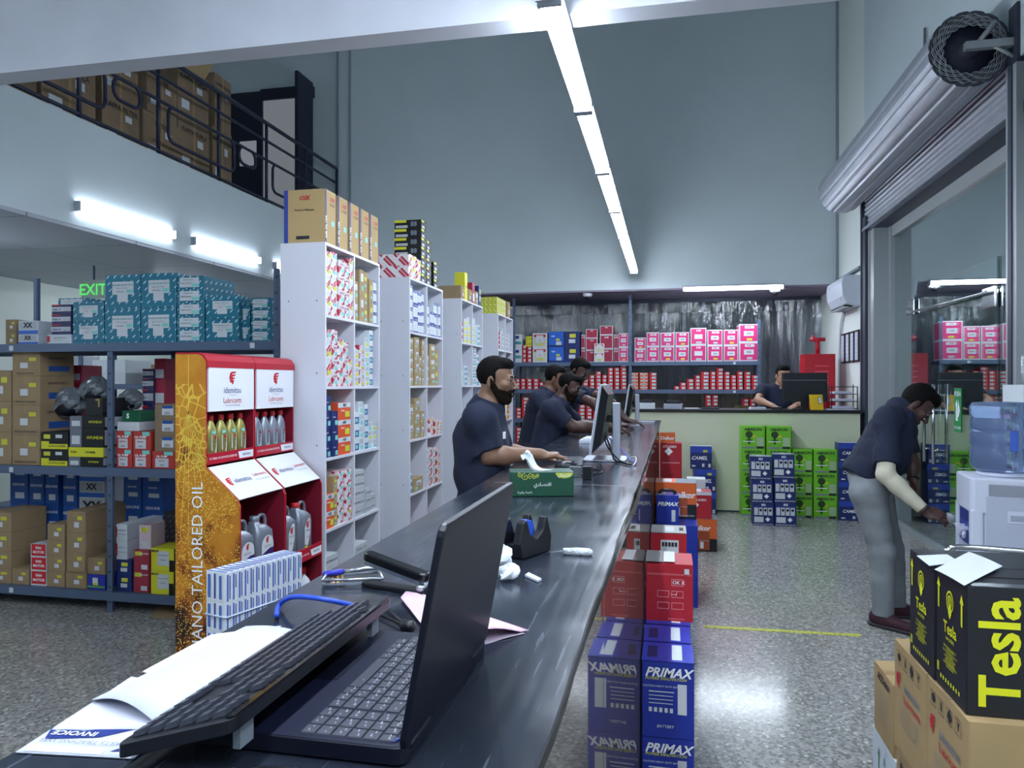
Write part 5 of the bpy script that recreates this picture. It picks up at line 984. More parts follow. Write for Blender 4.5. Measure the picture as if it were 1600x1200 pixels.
# blue cable and black connector
c0 = onZ(566, 948, T+.02); ad = empty('cable_adapter', (c0.x, c0.y, T), 'black plug on the thick blue cable behind the keyboard', 'cable', None, .5)
b = MB(); b.rbox(-.022, .022, -.012, .012, 0, .022, .004, M_black); b.build('plug', ad, bevel=.002)
b = MB(); w = Matrix.Rotation(-.5, 4, 'Z') @ Matrix.Translation(-Vector(ad.location)); b.tube([w @ v for v in smooth_path([onZ(552,946,T+.012), onZ(520,939,T+.025), onZ(480,933,T+.03), onZ(452,934,T+.022), onZ(436,946,T+.005), onZ(432,962,T+.006)])], .0042, mat('blue_cable', '2b50c4', .35), 10); b.build('blue_lead', ad)
b = MB(); b.tube(smooth_path([onZ(585,940,T+.006), onZ(600,946,T+.004), onZ(620,965,T+.003), onZ(640,982,T+.003)]), .002, M_black, 6); b.tube(smooth_path([onZ(592,960,T+.004), onZ(615,970,T+.004), onZ(632,978,T+.004)]), .002, M_black, 6)
tag(b.build('black_cable'), 'thin black cables curling between keyboard, plug and laptop', 'cable')
p = onZ(637, 980, T+.008); b = MB(); b.lathe([(.004,-.012),(.009,-.009),(.009,.009),(.004,.012)], M_black, 10, Matrix.Rotation(1.2, 4, 'Z') @ Matrix.Rotation(math.pi/2, 4, 'X')); tag(b.build('cable_plug', None, (p.x, p.y, T+.0095)), 'small black jack plug lying by the back of the laptop', 'plug')
# stapler
p0, p1 = onZ(584, 916, T), onZ(664, 928, T); dv = (p1-p0); ang = math.atan2(dv.y, dv.x); st = empty('stapler', (p1.x, p1.y, T), 'black desk stapler with its jaw open beside the ballpoint pen', 'stapler', None, ang)
b = MB(); b.rbox(-.135, .0, -.014, .014, 0, .008, .006, M_black); b.build('base', st, bevel=.002)
RT = Matrix.Translation((-.008, 0, .018)) @ Matrix.Rotation(.2, 4, 'Y')
b = MB(); b.rbox(-.13, .012, -.013, .013, .006, .022, .011, mat('stapler_black','0c0d12',.22), M=RT); b.build('top_arm', st, bevel=.004, seg=3)
b = MB(); b.box(-.125, 0, -.008, .008, -.002, .006, M_steel, RT); b.build('magazine', st); b = MB(); b.tube([(-.004,-.014,.012),(-.004,.014,.012)], .006, M_steel, 10); b.build('hinge_pin', st)
# pen and clear holder
p0, p1 = onZ(504, 897, T+.012), onZ(592, 886, T+.02); b = MB(); m1 = p0.lerp(p1, .36); b.tube([p0, p0.lerp(p1,.02), m1], [.003,.0052,.0056], mat('blue_cap','2a2fb0',.3), 10); c_ = b.build('cap')
b = MB(); b.tube([m1, p1], .0042, M_steel, 10); pen = b.build('ballpoint_pen'); tag(pen, 'silver ballpoint pen with blue cap lying against the stapler', 'pen'); c_.parent = pen
a0, a1, a2, a3 = onZ(504, 917, T), onZ(598, 914, T), onZ(590, 897, T+.001), onZ(512, 903, T+.001)
b = MB()
for a, c in ((a0,a1),(a1,a2),(a2,a3),(a3,a0)): b.tube([a + Vector((0,0,.004)), c + Vector((0,0,.004))], .0028, mat('clear_acrylic','aab4c4',.1,0,.8,trans=.6), 8); b.tube([a + Vector((0,0,.012)), c + Vector((0,0,.012))], .0028, M_steel, 8)
for j in range(9): s = Vector((0,0,.0006*j)); k_ = a3.lerp(a2, .08 + .03*j); b.tube([k_ + s, k_.lerp(a0.lerp(a1, .12+.03*j), .8) + s], .0012, [M_red, M_yel, M_steel][j % 3], 5)
tag(b.build('clip_tray'), 'small clear tray of coloured clips under the pen', 'tray')
# tape dispenser
p = onZ(812, 872, T); td = empty('tape_dispenser', (p.x-.005, p.y+.03, T), 'black tape dispenser with blue tape roll behind the laptop lid', 'tape dispenser', None, 1.15)
pr = [(-.035,0),(.075,0),(.08,.03),(.062,.072),(.055,.072),(.045,.045),(.02,.032),(-.005,.045),(-.018,.075),(-.032,.07),(-.045,.03)]
b = MB(); n = len(pr); 
for ya, yb in ((-.032, -.012), (.012, .032)): V = [(x, y, z*1.12) for y in (ya, yb) for x, z in pr]; b.add(V, [tuple(range(n)), tuple(range(2*n-1,n-1,-1))] + [((i+1)%n, i, i+n, (i+1)%n+n) for i in range(n)], M_black)
b.box(-.035, .075, -.013, .013, 0, .03, M_black); b.build('body', td, bevel=.003)
b = MB(); b.lathe([(.02,-.009),(.024,-.009),(.024,.009),(.02,.009)], mat('blue_tape','2f58c8',.3), 24, Matrix.Translation((.018,0,.052)) @ Matrix.Rotation(math.pi/2,4,'X')); b.build('tape_roll', td)
# cutter knife, scraps, tissues
p0, p1, p2 = onZ(926, 863, T+.006), onZ(880, 861, T+.006), onZ(853, 864, T+.003); b = MB(); b.tube([p0, p0.lerp(p1,.1), p0.lerp(p1,.5), p1], [.004,.0085,.0095,.007], mat('wrapped_handle','cfd2da',.5, bump=.6, bscale=90), 10); kn = b.build('handle')
b = MB(); d_ = (p2-p1).normalized(); s_ = Vector((-d_.y, d_.x, 0))*.006; b.add([p1+s_, p1-s_, p2, p1+s_+Vector((0,0,.001)), p1-s_+Vector((0,0,.001)), p2+Vector((0,0,.0006))], [(0,1,2),(5,4,3),(0,3,4,1),(1,4,5,2),(2,5,3,0)], M_steel); bl = b.build('blade')
e = empty('craft_knife', (0,0,0), 'narrow blade knife with a white wrapped handle on the counter', 'knife'); kn.parent = e; bl.parent = e
b = MB(); a, c, d_, f_ = onZ(820,901,T), onZ(840,910,T), onZ(846,907,T), onZ(826,897,T); b.add([a,c,d_,f_]+[v+Vector((0,0,.004)) for v in (a,c,d_,f_)], [(0,1,2,3),(7,6,5,4),(0,4,5,1),(1,5,6,2),(2,6,7,3),(3,7,4,0)], M_paper); tag(b.build('eraser_strip'), 'small white strip lying near the tape dispenser', 'scrap')
def crumple(name, c, r, label, seed, sq=(1,1,.7)):
    R = random.Random(seed); V = []; F = []; n, mm = 18, 10; k = [(R.uniform(2,6), R.uniform(0,6), R.uniform(2,5)) for _ in range(5)]
    for j in range(mm+1):
        ph = math.pi*j/mm
        for i in range(n):
            th = 2*math.pi*i/n; q = 1 + sum(.13*math.sin(a*th*1 + p_*1 + c_*ph) for a, p_, c_ in [(round(x), y, z) for x, y, z in k]); V.append((r*q*math.sin(ph)*math.cos(th)*sq[0], r*q*math.sin(ph)*math.sin(th)*sq[1], max(-r*.62*sq[2], r*q*math.cos(ph)*sq[2])))
    for j in range(mm):
        for i in range(n): F.append((j*n+i, j*n+(i+1)%n, (j+1)*n+(i+1)%n, (j+1)*n+i)[::-1])
    b = MB(); b.add(V, F, mat('tissue_paper','d9dde6',.8), False); return tag(b.build(name, None, c), label, 'tissue')
p = onZ(793, 905, T); crumple('crumpled_tissue', (p.x, p.y, T+.0125), .021, 'small crumpled tissue by the tape dispenser foot', 3); p = onZ(772, 893, T); crumple('crumpled_tissue', (p.x, p.y+.02, T+.022), .032, 'larger crumpled tissue half behind the laptop lid', 5, (1,.8,.9))
# tissue box
p0, p1 = onZ(798, 776, T), onZ(897, 775, T); w = (p1-p0).length; an = math.atan2(p1.y-p0.y, p1.x-p0.x); tb = empty('tissue_box', ((p0.x+p1.x)/2 - .055*math.sin(an), (p0.y+p1.y)/2 + .055*math.cos(an), T), 'dark green tissue box with gold scrolls and a tissue pulled out', 'tissue box', None, an)
M_tg = mat('tissue_green', '1c4a38', .4); M_gold = mat('gold_scroll', 'b9bf4a', .4); b = MB(); b.box(-w/2, w/2, -.055, .055, 0, .082, M_tg); b.build('carton', tb, bevel=.002)
b = MB(); F0 = Vector((0, -.0555, 0))
def arc(cx, cz, r0, r1, a0, a1, wd, n=16):
    pts = []; 
    for k in range(n+1): t = k/n; a = math.radians(a0+(a1-a0)*t); r = r0+(r1-r0)*t; pts.append(Vector((cx+r*math.cos(a), -.0555, cz+r*math.sin(a))))
    for k in range(n):
        d = (pts[k+1]-pts[k]).normalized(); nn_ = Vector((-d.z,0,d.x))*wd; b.add([pts[k]-nn_, pts[k+1]-nn_, pts[k+1]+nn_, pts[k]+nn_], [(0,1,2,3)], M_gold)
for cx, cz, r, sg in ((-.075,.072,.009,1),(-.058,.066,.013,1),(-.04,.07,.01,-1),(-.028,.066,.008,1),(-.016,.07,.007,-1)): arc(cx, cz, r, .001, 90*sg, 90*sg + 560*sg, .0011, 26)
pts = [(w/2-.002 - .062 + .031 + .03*math.cos(math.radians(a)), -.0557, .079 + .019*math.sin(math.radians(a))) for a in range(180, 361, 15)]; b.add(pts, [tuple(range(len(pts)))], M_gold)
b.text('\ufe8d\ufedf\ufeb8\ufee4\ufe8e\ufedd'[::-1], (w/2-.034, -.056, .071), (1,0,0), (0,0,1), .015, M_whitep, off=.0012); b.text('\ufe8d\ufed7\ufe98\ufebc\ufe8e\ufea9\ufef1'[::-1], (.0, -.056, .04), (1,0,0), (0,0,1), .017, M_whitep, off=.0012); b.text('\ufee7\ufe8e\ufecb\ufee4\ufe94 \ufeed\ufed7\ufeee\ufef3\ufe94'[::-1], (-.06, -.056, .014), (1,0,0), (0,0,1), .011, M_whitep, off=.0012)
b.build('printing', tb)
b = MB(); V = []; F = []; n1, n2 = 12, 8
for i in range(n1+1):
    t = i/n1
    for j in range(n2+1):
        s = j/n2 - .5; xx = -.055 + .10*t*.9 + .012*math.sin(s*6); hh = .062*math.exp(-((t-.08)/.22)**2) + .012*(1-t); V.append((xx*1.0 + s*.012, s*.05*(.35+.8*t) + .008*math.sin(t*7), .078 + hh*(1-.35*abs(s)*2) + .004*math.sin(s*14+t*5)))
for i in range(n1):
    for j in range(n2): a = i*(n2+1)+j; F.append((a, a+1, a+n2+2, a+n2+1))
n = len(V); b.add(V + [(x, y, z-.0012) for x, y, z in V], F + [tuple(v+n for v in f[::-1]) for f in F], MATS['tissue_paper'], True); b.build('tissue', tb)
# ---------------------------------------------------------------- screens, stands and leads on the counter
M_al = mat('silver_plastic3', 'a4a9b8', .35, .3); M_scr = mat('monitor_back', '1b1d24', .35)
def monitor(px_, Y0, Y1, xb, label, s=1.0):
    e = empty('computer_monitor', (xb, (Y0+Y1)/2, T), label, 'monitor', 'monitors on the long counter'); h = (Y1-Y0)/2
    # panel leans back towards +x
    Tm = Matrix.Translation((-.085, 0, .045)) @ Matrix.Rotation(.15, 4, 'Y')
    b = MB(); b.box(-.008, .004, -h, h, 0, .335, M_al, Tm); b.build('bezel', e, bevel=.002)
    b = MB(); b.box(-.0095, -.0075, -h+.01, h-.01, .02, .325, emis('lit_screen', (.5,.6,.8), .6), Tm); b.build('screen', e)
    b = MB(); V = [(.004,-h+.004,.004),(.004,h-.004,.004),(.004,h-.004,.331),(.004,-h+.004,.331),(.034,-h*.72,.05),(.034,h*.72,.05),(.034,h*.72,.29),(.034,-h*.72,.29)]
    b.add(V, [(4,5,6,7),(0,1,5,4),(1,2,6,5),(2,3,7,6),(3,0,4,7)], M_scr, False, Tm); b.build('back_shell', e, bevel=.004)
    b = MB(); b.box(.0, .038, -.028, .028, .004, .285, M_al); b.build('stand_column', e, bevel=.004); b = MB(); b.box(-.055, .01, -.02, .02, .19, .225, M_black); b.build('tilt_arm', e)
    b = MB(); b.rbox(-.14, .07, -.12, .12, 0, .009, .02, M_al); b.build('foot_plate', e, bevel=.002); return e
monitor(0, 3.47, 3.99, -.275, 'nearer computer monitor seen from its dark back, on a silver stand')
monitor(0, 6.55, 7.07, -.30, 'farther computer monitor on a silver stand near the end of the counter')
b = MB(); b.tube(smooth_path([(-.33,3.72,1.30),(-.29,3.69,1.2),(-.26,3.62,1.135),(-.22,3.55,1.127),(-.17,3.45,1.127)]), .0045, M_black, 6); b.tube(smooth_path([(-.33,3.74,1.29),(-.30,3.66,1.2),(-.24,3.58,1.14),(-.19,3.48,1.128)]), .0035, M_black, 6)
tag(b.build('monitor_lead'), 'black leads drooping from the nearer monitor to the desk hole', 'cable')
b = MB(); b.tube(smooth_path([(-.2,3.72,1.126),(-.16,3.6,1.15),(-.15,3.5,1.14),(-.16,3.44,1.127)]), .003, mat('white_cable','c8ccd4',.4), 6); b.tube(smooth_path([(-.33,3.8,1.25),(-.24,3.74,1.18),(-.19,3.62,1.14),(-.15,3.5,1.13)]), .003, MATS['blue_cable'], 6)
tag(b.build('network_lead'), 'white and blue network leads by the foot of the nearer monitor', 'cable')
k3 = empty('keyboard', (-.46, 3.50, T), 'black keyboard in front of the nearer monitor by the mouse', 'keyboard', None, .1)
b = MB(); b.rbox(-.06, .06, -.19, .19, 0, .015, .01, M_kb); b.build('case', k3, bevel=.003)
keyset(k3, [[.019]*18]*5, -.05, .019, -.172, .0152, .003, .003, mat('keyboard_key','3a3d48',.3), M_grey, nm='key_block', gap=.003, single=False)
mouse((-.445, 3.275, T), .35, 'black mouse under the hand of the clerk at the nearer monitor')
b = MB(); b.tube(smooth_path([(-.40,3.12,T+.004),(-.36,3.05,T+.004),(-.30,3.08,T+.004),(-.28,3.2,T+.004),(-.34,3.26,T+.004),(-.42,3.16,T+.005)]), .004, M_black, 6); b.box(-.335,-.30,2.93,2.97,T,T+.05,M_black); b.box(-.40,-.35,3.0,3.04,T,T+.04,M_steel); tag(b.build('scanner_lead'), 'tangle of black lead with plugs behind the tissue box', 'cable')
b = MB(); b.rbox(-.3,-.13,6.98+.2,7.33,T,T+.02,.01,M_al); tag(b.build('silver_tray'), 'flat silver device at the far end of the counter', 'device')
b = MB(); b.box(-.56,-.36,4.7,4.98,T,T+.02,M_paper); b.box(-.54,-.37,4.72,4.96,T+.02,T+.03,M_label); tag(b.build('paper_stack'), 'stack of white papers on the counter beyond the nearer monitor', 'paper')
b = MB(); b.box(-.55,-.38,5.9,6.2,T,T+.015,M_kb); tag(b.build('keyboard'), 'black keyboard in front of the three clerks at the counter', 'keyboard')
# ---------------------------------------------------------------- strapped bundle of striped boxes on a low table, left of the counter
tbt = empty('side_table', (-1.28, 2.13, 0), 'small steel side table carrying the blue and white boxes', 'table')
b = MB(); b.box(-.25, .25, -.3, .3, .60, .63, M_dframe); b.build('tabletop', tbt, bevel=.003)
for sx in (-1, 1):
    for sy in (-1, 1): b = MB(); b.box(sx*.22-.015, sx*.22+.015, sy*.27-.015, sy*.27+.015, 0, .60, M_dframe); b.build('leg', tbt)
P0 = onD(353, 896, 2.3); P1 = onD(472, 863, 2.3*296/263); ztop = P0.z; vec = Vector((P1.x-P0.x, P1.y-P0.y, 0)); Lb = vec.length; vec.normalize(); nrm = Vector((-vec.y, vec.x, 0)); ang = math.atan2(vec.y, vec.x)
hh = (ztop - .631)/3; nb = 14; bw = Lb/nb
M_bwb = mat('glossy_white_card', 'dfe3ea', .35); M_bl2 = mat('mid_blue_print', '4a6cb8', .4); M_bl3 = mat('deep_blue_print', '2b3f90', .4)
for r in range(3):
    me = []
    for vnt in range(2):
        dec = [('F',.12,.05,.4,.95,M_bl2),('F',.55,.45 if vnt else .1,.72,.9,M_bl3),('T',.12,.05,.4,.95,M_bl2),('T',.6,.1,.75,.6,M_bl3),('L',.1,.1,.24,.9,M_bl2),('L',.42,.1,.5,.95,M_bl3),('L',.68,.1,.8,.9,M_bl2)]
        me.append(carton_mesh('bw%d%d' % (r, vnt), (bw-.0012, .09, hh-.0012), M_bwb, dec, []))
    for i in range(nb):
        c = Vector((P0.x, P0.y, 0)) + vec*(bw*(i+.5)) + nrm*.045; o = link('striped_small_box', me[(i+r) % 2], None, (c.x, c.y, .631 + hh*r), ang)
        tag(o, 'slim blue and white box in the strapped block, %s layer, %s from the left' % (['bottom','middle','top'][r], ORD[i]), 'box', 'slim blue and white boxes')
b = MB()
for dz in (.01,):
    zz = .631 + hh*1.52; a = Vector((P0.x,P0.y,zz)); c = a + vec*Lb; o1 = nrm*.001
    ring = [a-nrm*.002-vec*.002, c-nrm*.002+vec*.002, c+nrm*.093+vec*.002, a+nrm*.093-vec*.002]
    for i in range(4): p, q_ = ring[i], ring[(i+1)%4]; b.tube([p, q_], .0032, mat('clear_strap','b9c2d6',.3), 6)
tag(b.build('packing_strap'), 'clear plastic strap round the block of slim blue and white boxes', 'strap')
# ---------------------------------------------------------------- battery cartons along the mirror front
XL = -.094
def wbox(k, x0, x1, Y, dep, z0, z1, label, grp, m, dec=(), txt=(), rz=0, name='battery_box', cat='box', tape=None):
    me = carton_mesh(k, (x1-x0, dep, z1-z0-.001), m, dec, txt, tape); o = link(name, me, None, ((x0+x1)/2, Y+dep/2, z0), rz); return tag(o, label, cat, grp)
M_pb = mat('primax_blue_card', '21349a', .38); M_pt = mat('primax_top', '2c44b8', .35)
PD = [('F',.69,.32,.86,.72,M_label),('F',.14,.36,.42,.38,M_bluew),('F',.14,.6,.62,.615,M_palec),('F',.14,.55,.6,.56,M_palec),('F',.14,.5,.6,.51,M_palec),('F',.14,.45,.6,.46,M_palec),('T',.0,0,1,1,M_pt),('T',.1,.2,.3,.8,M_navyc),('T',.58,.1,.78,.9,M_palec)] + [('F',.14+.1*i,.34,.2+.1*i,.4,M_palec) for i in range(5)]
PT = [('F',.5,.86,.045,'PRIMAX',M_whitep,{'bold':.03,'shear':.35}),('F',.46,.78,.014,'POWER INNOVATION',M_yc,{'shear':.3}),('F',.42,.68,.010,'CAUTION HEAVY DUTY BATTERY',M_palec),('T',.68,.5,.04,'PRIMA',M_pt,{'rot':90,'bold':.03}),('F',.45,.15,.014,'BATTERY',M_palec,{'shear':.3})]
for i, (z0, z1) in enumerate(((0,.264),(.265,.529))): wbox('primax', XL, XL+.18, 2.636, .19, z0, z1, 'royal blue battery box in the stack nearest the camera, %s' % ['lower', 'upper'][i], 'blue battery boxes by the mirror', M_pb, PD, PT)
for i, (z0, z1) in enumerate(((0,.264),(.265,.529))): wbox('primax', XL, XL+.175, 2.84, .19, z0, z1, 'royal blue battery box in the second stack by the mirror, %s' % ['lower', 'upper'][i], 'blue battery boxes by the mirror', M_pb, PD, PT)
for i, (z0, z1) in enumerate(((0,.264),(.265,.529))): wbox('primax', XL+.003, XL+.178, 3.045, .24, z0, z1, 'royal blue battery box beneath the upper red box, %s' % ['lower', 'upper'][i], 'blue battery boxes by the mirror', M_pb, PD, PT)
M_rb = mat('battery_red_card', 'b4202e', .45, var=.08); M_ln = mat('pale_red_line', 'e08a90', .5)
def frame_(u0, v0, u1, v1): t = .012; return [('F',u0,v0,u1,v0+t,M_ln),('F',u0,v1-t,u1,v1,M_ln),('F',u0,v0,u0+t,v1,M_ln),('F',u1-t,v0,u1,v1,M_ln)]
RD = frame_(.55,.62,.8,.74)+frame_(.25,.42,.5,.54)+frame_(.55,.42,.8,.54)+frame_(.25,.22,.5,.34)+frame_(.55,.22,.8,.34)+[('F',.82,.84,.92,.93,M_label),('T',.38,.05,.62,.95,M_label),('T',.0,0,.36,1,mat('grey_top_print','8a8688',.5))]
RTt = [('F',.5,.82,.012,'HANDLING INSTRUCTIONS BATTERY',M_ln),('F',.7,.68,.02,'OK X',M_whitep),('T',.5,.5,.03,'12V 70',M_dark,{'rot':90}),('F',.6,.48,.02,'—/',M_whitep),('F',.65,.05,.009,'MADE IN KOREA',M_ln)]
wbox('redbat', XL, XL+.19, 3.09, .21, .5295, .765, 'scuffed red battery box with white line drawings standing on blue boxes', 'red battery boxes', M_rb, RD, RTt)
for i in range(2): wbox('primax2', XL, XL+.18, 3.99, .3, .24*i, .24*i+.239, 'blue box under the grey topped red box, %s' % ['lower','upper'][i], 'hidden blue boxes', M_pb, PD, PT)
wbox('greyred', XL, XL+.185, 3.99, .22, .48, .712, 'red and grey battery box with a white instruction label', 'red battery boxes', mat('silver_grey_card','8f9096',.4), [('F',0,.55,1,1,M_rb),('F',.28,.1,.78,.85,M_label)]+[('F',.31+.09*i,.7,.38+.09*i,.8,M_dark) for i in range(5)]+[('F',.3,.2,.75,.5,M_palec),('T',0,0,1,1,mat('silver_top','a9a9a6',.35)),('T',.4,.2,.65,.8,M_label),('T',.8,.3,.92,.7,M_dark)], [])
for i in range(3): wbox('blueplain%d' % i, XL, XL+.285, 5.1, .52, .183*i, .183*i+.1825, 'plain blue carton under the orange battery box, %s of three' % ['lowest','middle','top'][i], 'plain blue cartons', M_pb, [('R',.05,.1,.95,.14,M_pt)], [])
wbox('primax3', XL+.01, XL+.16, 5.12, .17, .5495, .745, 'small blue battery box with a black carrying handle', 'blue battery boxes by the mirror', M_pb, [('F',.68,.1,.85,.5,M_label),('T',.1,.1,.4,.9,M_palec)], [('F',.5,.7,.04,'PRIMAX',M_whitep,{'bold':.03,'shear':.3})])
b = MB(); b.tube(smooth_path([(XL+.03,5.2,.746),(XL+.045,5.2,.765),(XL+.085,5.2,.77),(XL+.125,5.2,.765),(XL+.14,5.2,.746)]), .011, M_black, 8); hb = b.build('carrying_handle'); 
bb = [o for o in bpy.data.objects if o.get('label') == 'small blue battery box with a black carrying handle'][0]; hb.parent = bb; hb.location = -bb.location
M_ob = mat('delkor_orange_card', 'd9642c', .42)
DD = [('F',0,0,1,.4,M_blackc),('F',.45,.05,.78,.62,mat('orange_brown_print','a04a28',.5)),('F',.5,.1,.6,.3,M_palec),('T',0,0,1,1,M_ob),('T',.5,0,1,1,M_grey),('T',.18,.2,.4,.8,M_label),('F',.46,.33,.77,.34,M_palec)]
wbox('delk', XL, XL+.285, 5.36, .25, .5495, .80, 'orange and black battery box behind the small blue one', 'orange and black battery boxes', M_ob, DD, [('F',.66,.66,.06,'Delkor',M_whitep,{'bold':.03,'shear':.15}),('F',.75,.08,.014,'DELKOR BATTERY',M_palec)])
wbox('delk2', .13, .42, 6.83, .28, 0, .29, 'orange and black battery box standing on the floor', 'orange and black battery boxes', M_ob, DD, [('F',.5,.72,.06,'Delkor',M_whitep,{'bold':.03,'shear':.15})])
wbox('whred', .16, .375, 6.85, .22, .2905, .53, 'red and white battery box on the floor standing orange box', 'red battery boxes', M_rb, [('F',0,.88,1,1,M_label),('T',.2,.1,.6,.9,M_label)], [('F',.5,.7,.03,'ATLASBX',M_whitep),('F',.35,.5,.06,'◆',M_whitep)])
wbox('whtop', .17, .34, 7.2, .2, .0, .60, 'tall white and black carton behind the red and white one', 'tall cartons', M_label, [('F',.1,.9,.5,.96,M_dark)], [])
for i in range(2): wbox('hidred', XL, XL+.23, 8.15, .25, .295*i, .295*i+.2945, 'red carton low in the stack at the end of the counter, %s' % ['lower','upper'][i], 'red battery boxes', M_rb, [], [('F',.5,.5,.06,'◆',M_whitep)])
wbox('atlas', XL, XL+.23, 8.15, .25, .59, .863, 'red battery box with a white diamond at the counter end', 'red battery boxes', M_rb, [('F',.1,.2,.9,.25,M_ln),('F',.2,.3,.8,.4,mat('dull_red_print','a03040',.5)),('T',.4,0,.7,1,M_label)], [('F',.45,.86,.035,'ATLASBX',M_whitep),('F',.4,.65,.09,'◆',M_whitep)])
wbox('delks', XL, XL+.16, 8.17, .16, .8635, .975, 'small orange battery box on the red one at the counter end', 'orange and black battery boxes', M_ob, [('T',.1,.1,.9,.9,M_grey)], [('F',.5,.45,.05,'Delkor',M_whitep,{'bold':.03})])
for i in range(3): 
    o = place('camel', (onY(1096 if i == 2 else 1102, 700, 8.72).x, 8.72+.13, .262*i), (.24, .2, .26), .0 if i < 2 else -.04, 'dark blue battery box left of the green wall, %s of three' % ['lowest','middle','top'][i], 'box', 'dark blue battery boxes')
GA = 'lime green battery boxes'
for c, (a, d, n) in enumerate(((1157.5, 1196, 4), (1197, 1237, 4), (1238.5, 1270, 3), (1271, 1309, 3))):
    x0, x1 = onY(a, 700, 8.78).x, onY(d, 700, 8.78).x
    for j in range(n): place('amaron', ((x0+x1)/2, 8.78+.11, j*.2555 + (.0 if c < 2 else -.0)), (x1-x0-.006, .21, .2545), rnd.uniform(-.01,.01), 'lime green battery box against the far counter, %s column, %s up' % (ORD[c], ORD[j]), 'box', GA)
for j in range(4): place('camel', (onY(1330, 700, 8.7).x, 8.7+.11, j*.213), (.25, .22, .212), .02*(-1)**j, 'dark blue battery box right of the green ones, %s up' % ORD[j], 'box', 'dark blue battery boxes at the right', key='r')
for c, (a, d) in enumerate(((1176, 1210), (1210.5, 1245))):
    x0, x1 = onY(a, 700, 8.22).x, onY(d, 700, 8.22).x
    for j in range(3): place('bs', ((x0+x1)/2 - .012*j*(1 if c == 0 else .6), 8.22+.1, j*(.243 if c == 0 else .252)), (x1-x0-.006, .2, .242 if c == 0 else .251), -.05 if j == 2 else .0, 'navy battery box with white panels before the green ones, %s stack, %s up' % (['left','right'][c], ORD[j]), 'box', 'navy battery boxes with white panels')
# ---------------------------------------------------------------- far counter
bc = empty('desk_counter', (.8, 9.3, 0), 'pale green fronted counter with a black top across the back', 'counter')
b = MB(); b.box(-1.3, 1.32, -.29, -.265, 0, 1.165, mat('pale_green_front', 'c9cdb2', .5)); b.box(1.30, 1.32, -.265, .3, 0, 1.165, MATS['pale_green_front']); b.box(-1.3, -1.28, -.265, .3, 0, 1.165, MATS['pale_green_front']); b.build('front_panel', bc)
b = MB(); b.box(-1.32, 1.34, -.31, .3, 1.165, 1.2, M_black); b.build('worktop', bc, bevel=.003); b = MB(); b.box(-1.3, 1.32, -.293, -.29, 0, .02, M_dframe); b.build('kick_strip', bc)
TB = 1.2012
x0, x1 = onY(1222, 600, 9.2).x, onY(1294, 600, 9.2).x; me_ = empty('computer_monitor', ((x0+x1)/2, 9.25, TB), 'wide black monitor on the back counter in front of the smiling man', 'monitor'); h = (x1-x0)/2
b = MB(); b.rbox(-h, h, -.03, .01, .09, .43, .02, M_scr); b.box(-h, h, -.032, -.03, .34, .345, M_grey); b.build('back_shell', me_, bevel=.004); b = MB(); b.box(-.04, .04, -.04, .0, .008, .15, M_black); b.build('stand_neck', me_); b = MB(); b.rbox(-.13, .13, -.1, .08, 0, .01, .03, M_black); b.build('stand_foot', me_)
b = MB(); b.box(-h+.01, h-.01, .0101, .0115, .1, .42, emis('lit_screen', (.5,.6,.8), .6)); b.build('screen', me_)
p = onY(1276, 629, 9.1); b = MB(); b.add([(-.075,-.0,0),(.075,0,0),(.075,.05,.175),(-.075,.05,.175),(-.075,.004,0),(.075,.004,0),(.075,.054,.175),(-.075,.054,.175)], [(0,1,2,3),(7,6,5,4),(0,4,5,1),(1,5,6,2),(2,6,7,3),(3,7,4,0)], mat('amber_card','e0b81c',.45)); cs = b.build('payment_card', None, (p.x, 9.08, TB), .1); tag(cs, 'yellow payment card standing in front of the wide black monitor', 'sign')
b = MB(); b.add([(.02,.015,.07),(.06,.015,.07),(.06,.04,.15),(.02,.04,.15)], [(0,1,2,3)], M_dark); b.add([(.024,.0125,.075),(.056,.0125,.075),(.056,.037,.145),(.024,.037,.145)], [(0,1,2,3)], M_label); b.build('printed_phone', cs)
x0, x1 = onY(1298, 600, 9.3).x, onY(1338, 600, 9.3).x; tr = empty('letter_tray', ((x0+x1)/2, 9.35, TB), 'black wire letter tray of three tiers at the right end of the back counter', 'letter tray'); w = (x1-x0)/2
for k in range(4):
    z = .01 + .085*k; b = MB()
    b.tube([(-w,-.13,z),(w,-.13,z),(w,.13,z),(-w,.13,z)], .004, M_black, 6, closed=True)
    for q_ in range(6): b.tube([(-w+2*w*q_/5,-.13,z),(-w+2*w*q_/5,.13,z)], .002, M_black, 5)
    b.build('tier', tr)
    if k < 3: b = MB(); b.box(-w+.03, w-.05, -.12, .12, z+.005, z+.03, M_paper); b.build('papers', tr)
for sx in (-w, w): b = MB(); b.tube([(sx,.1,0),(sx,.1,.29)], .006, M_black, 6); b.tube([(sx,-.1,0),(sx,-.1,.27)], .006, M_black, 6); b.build('upright', tr)
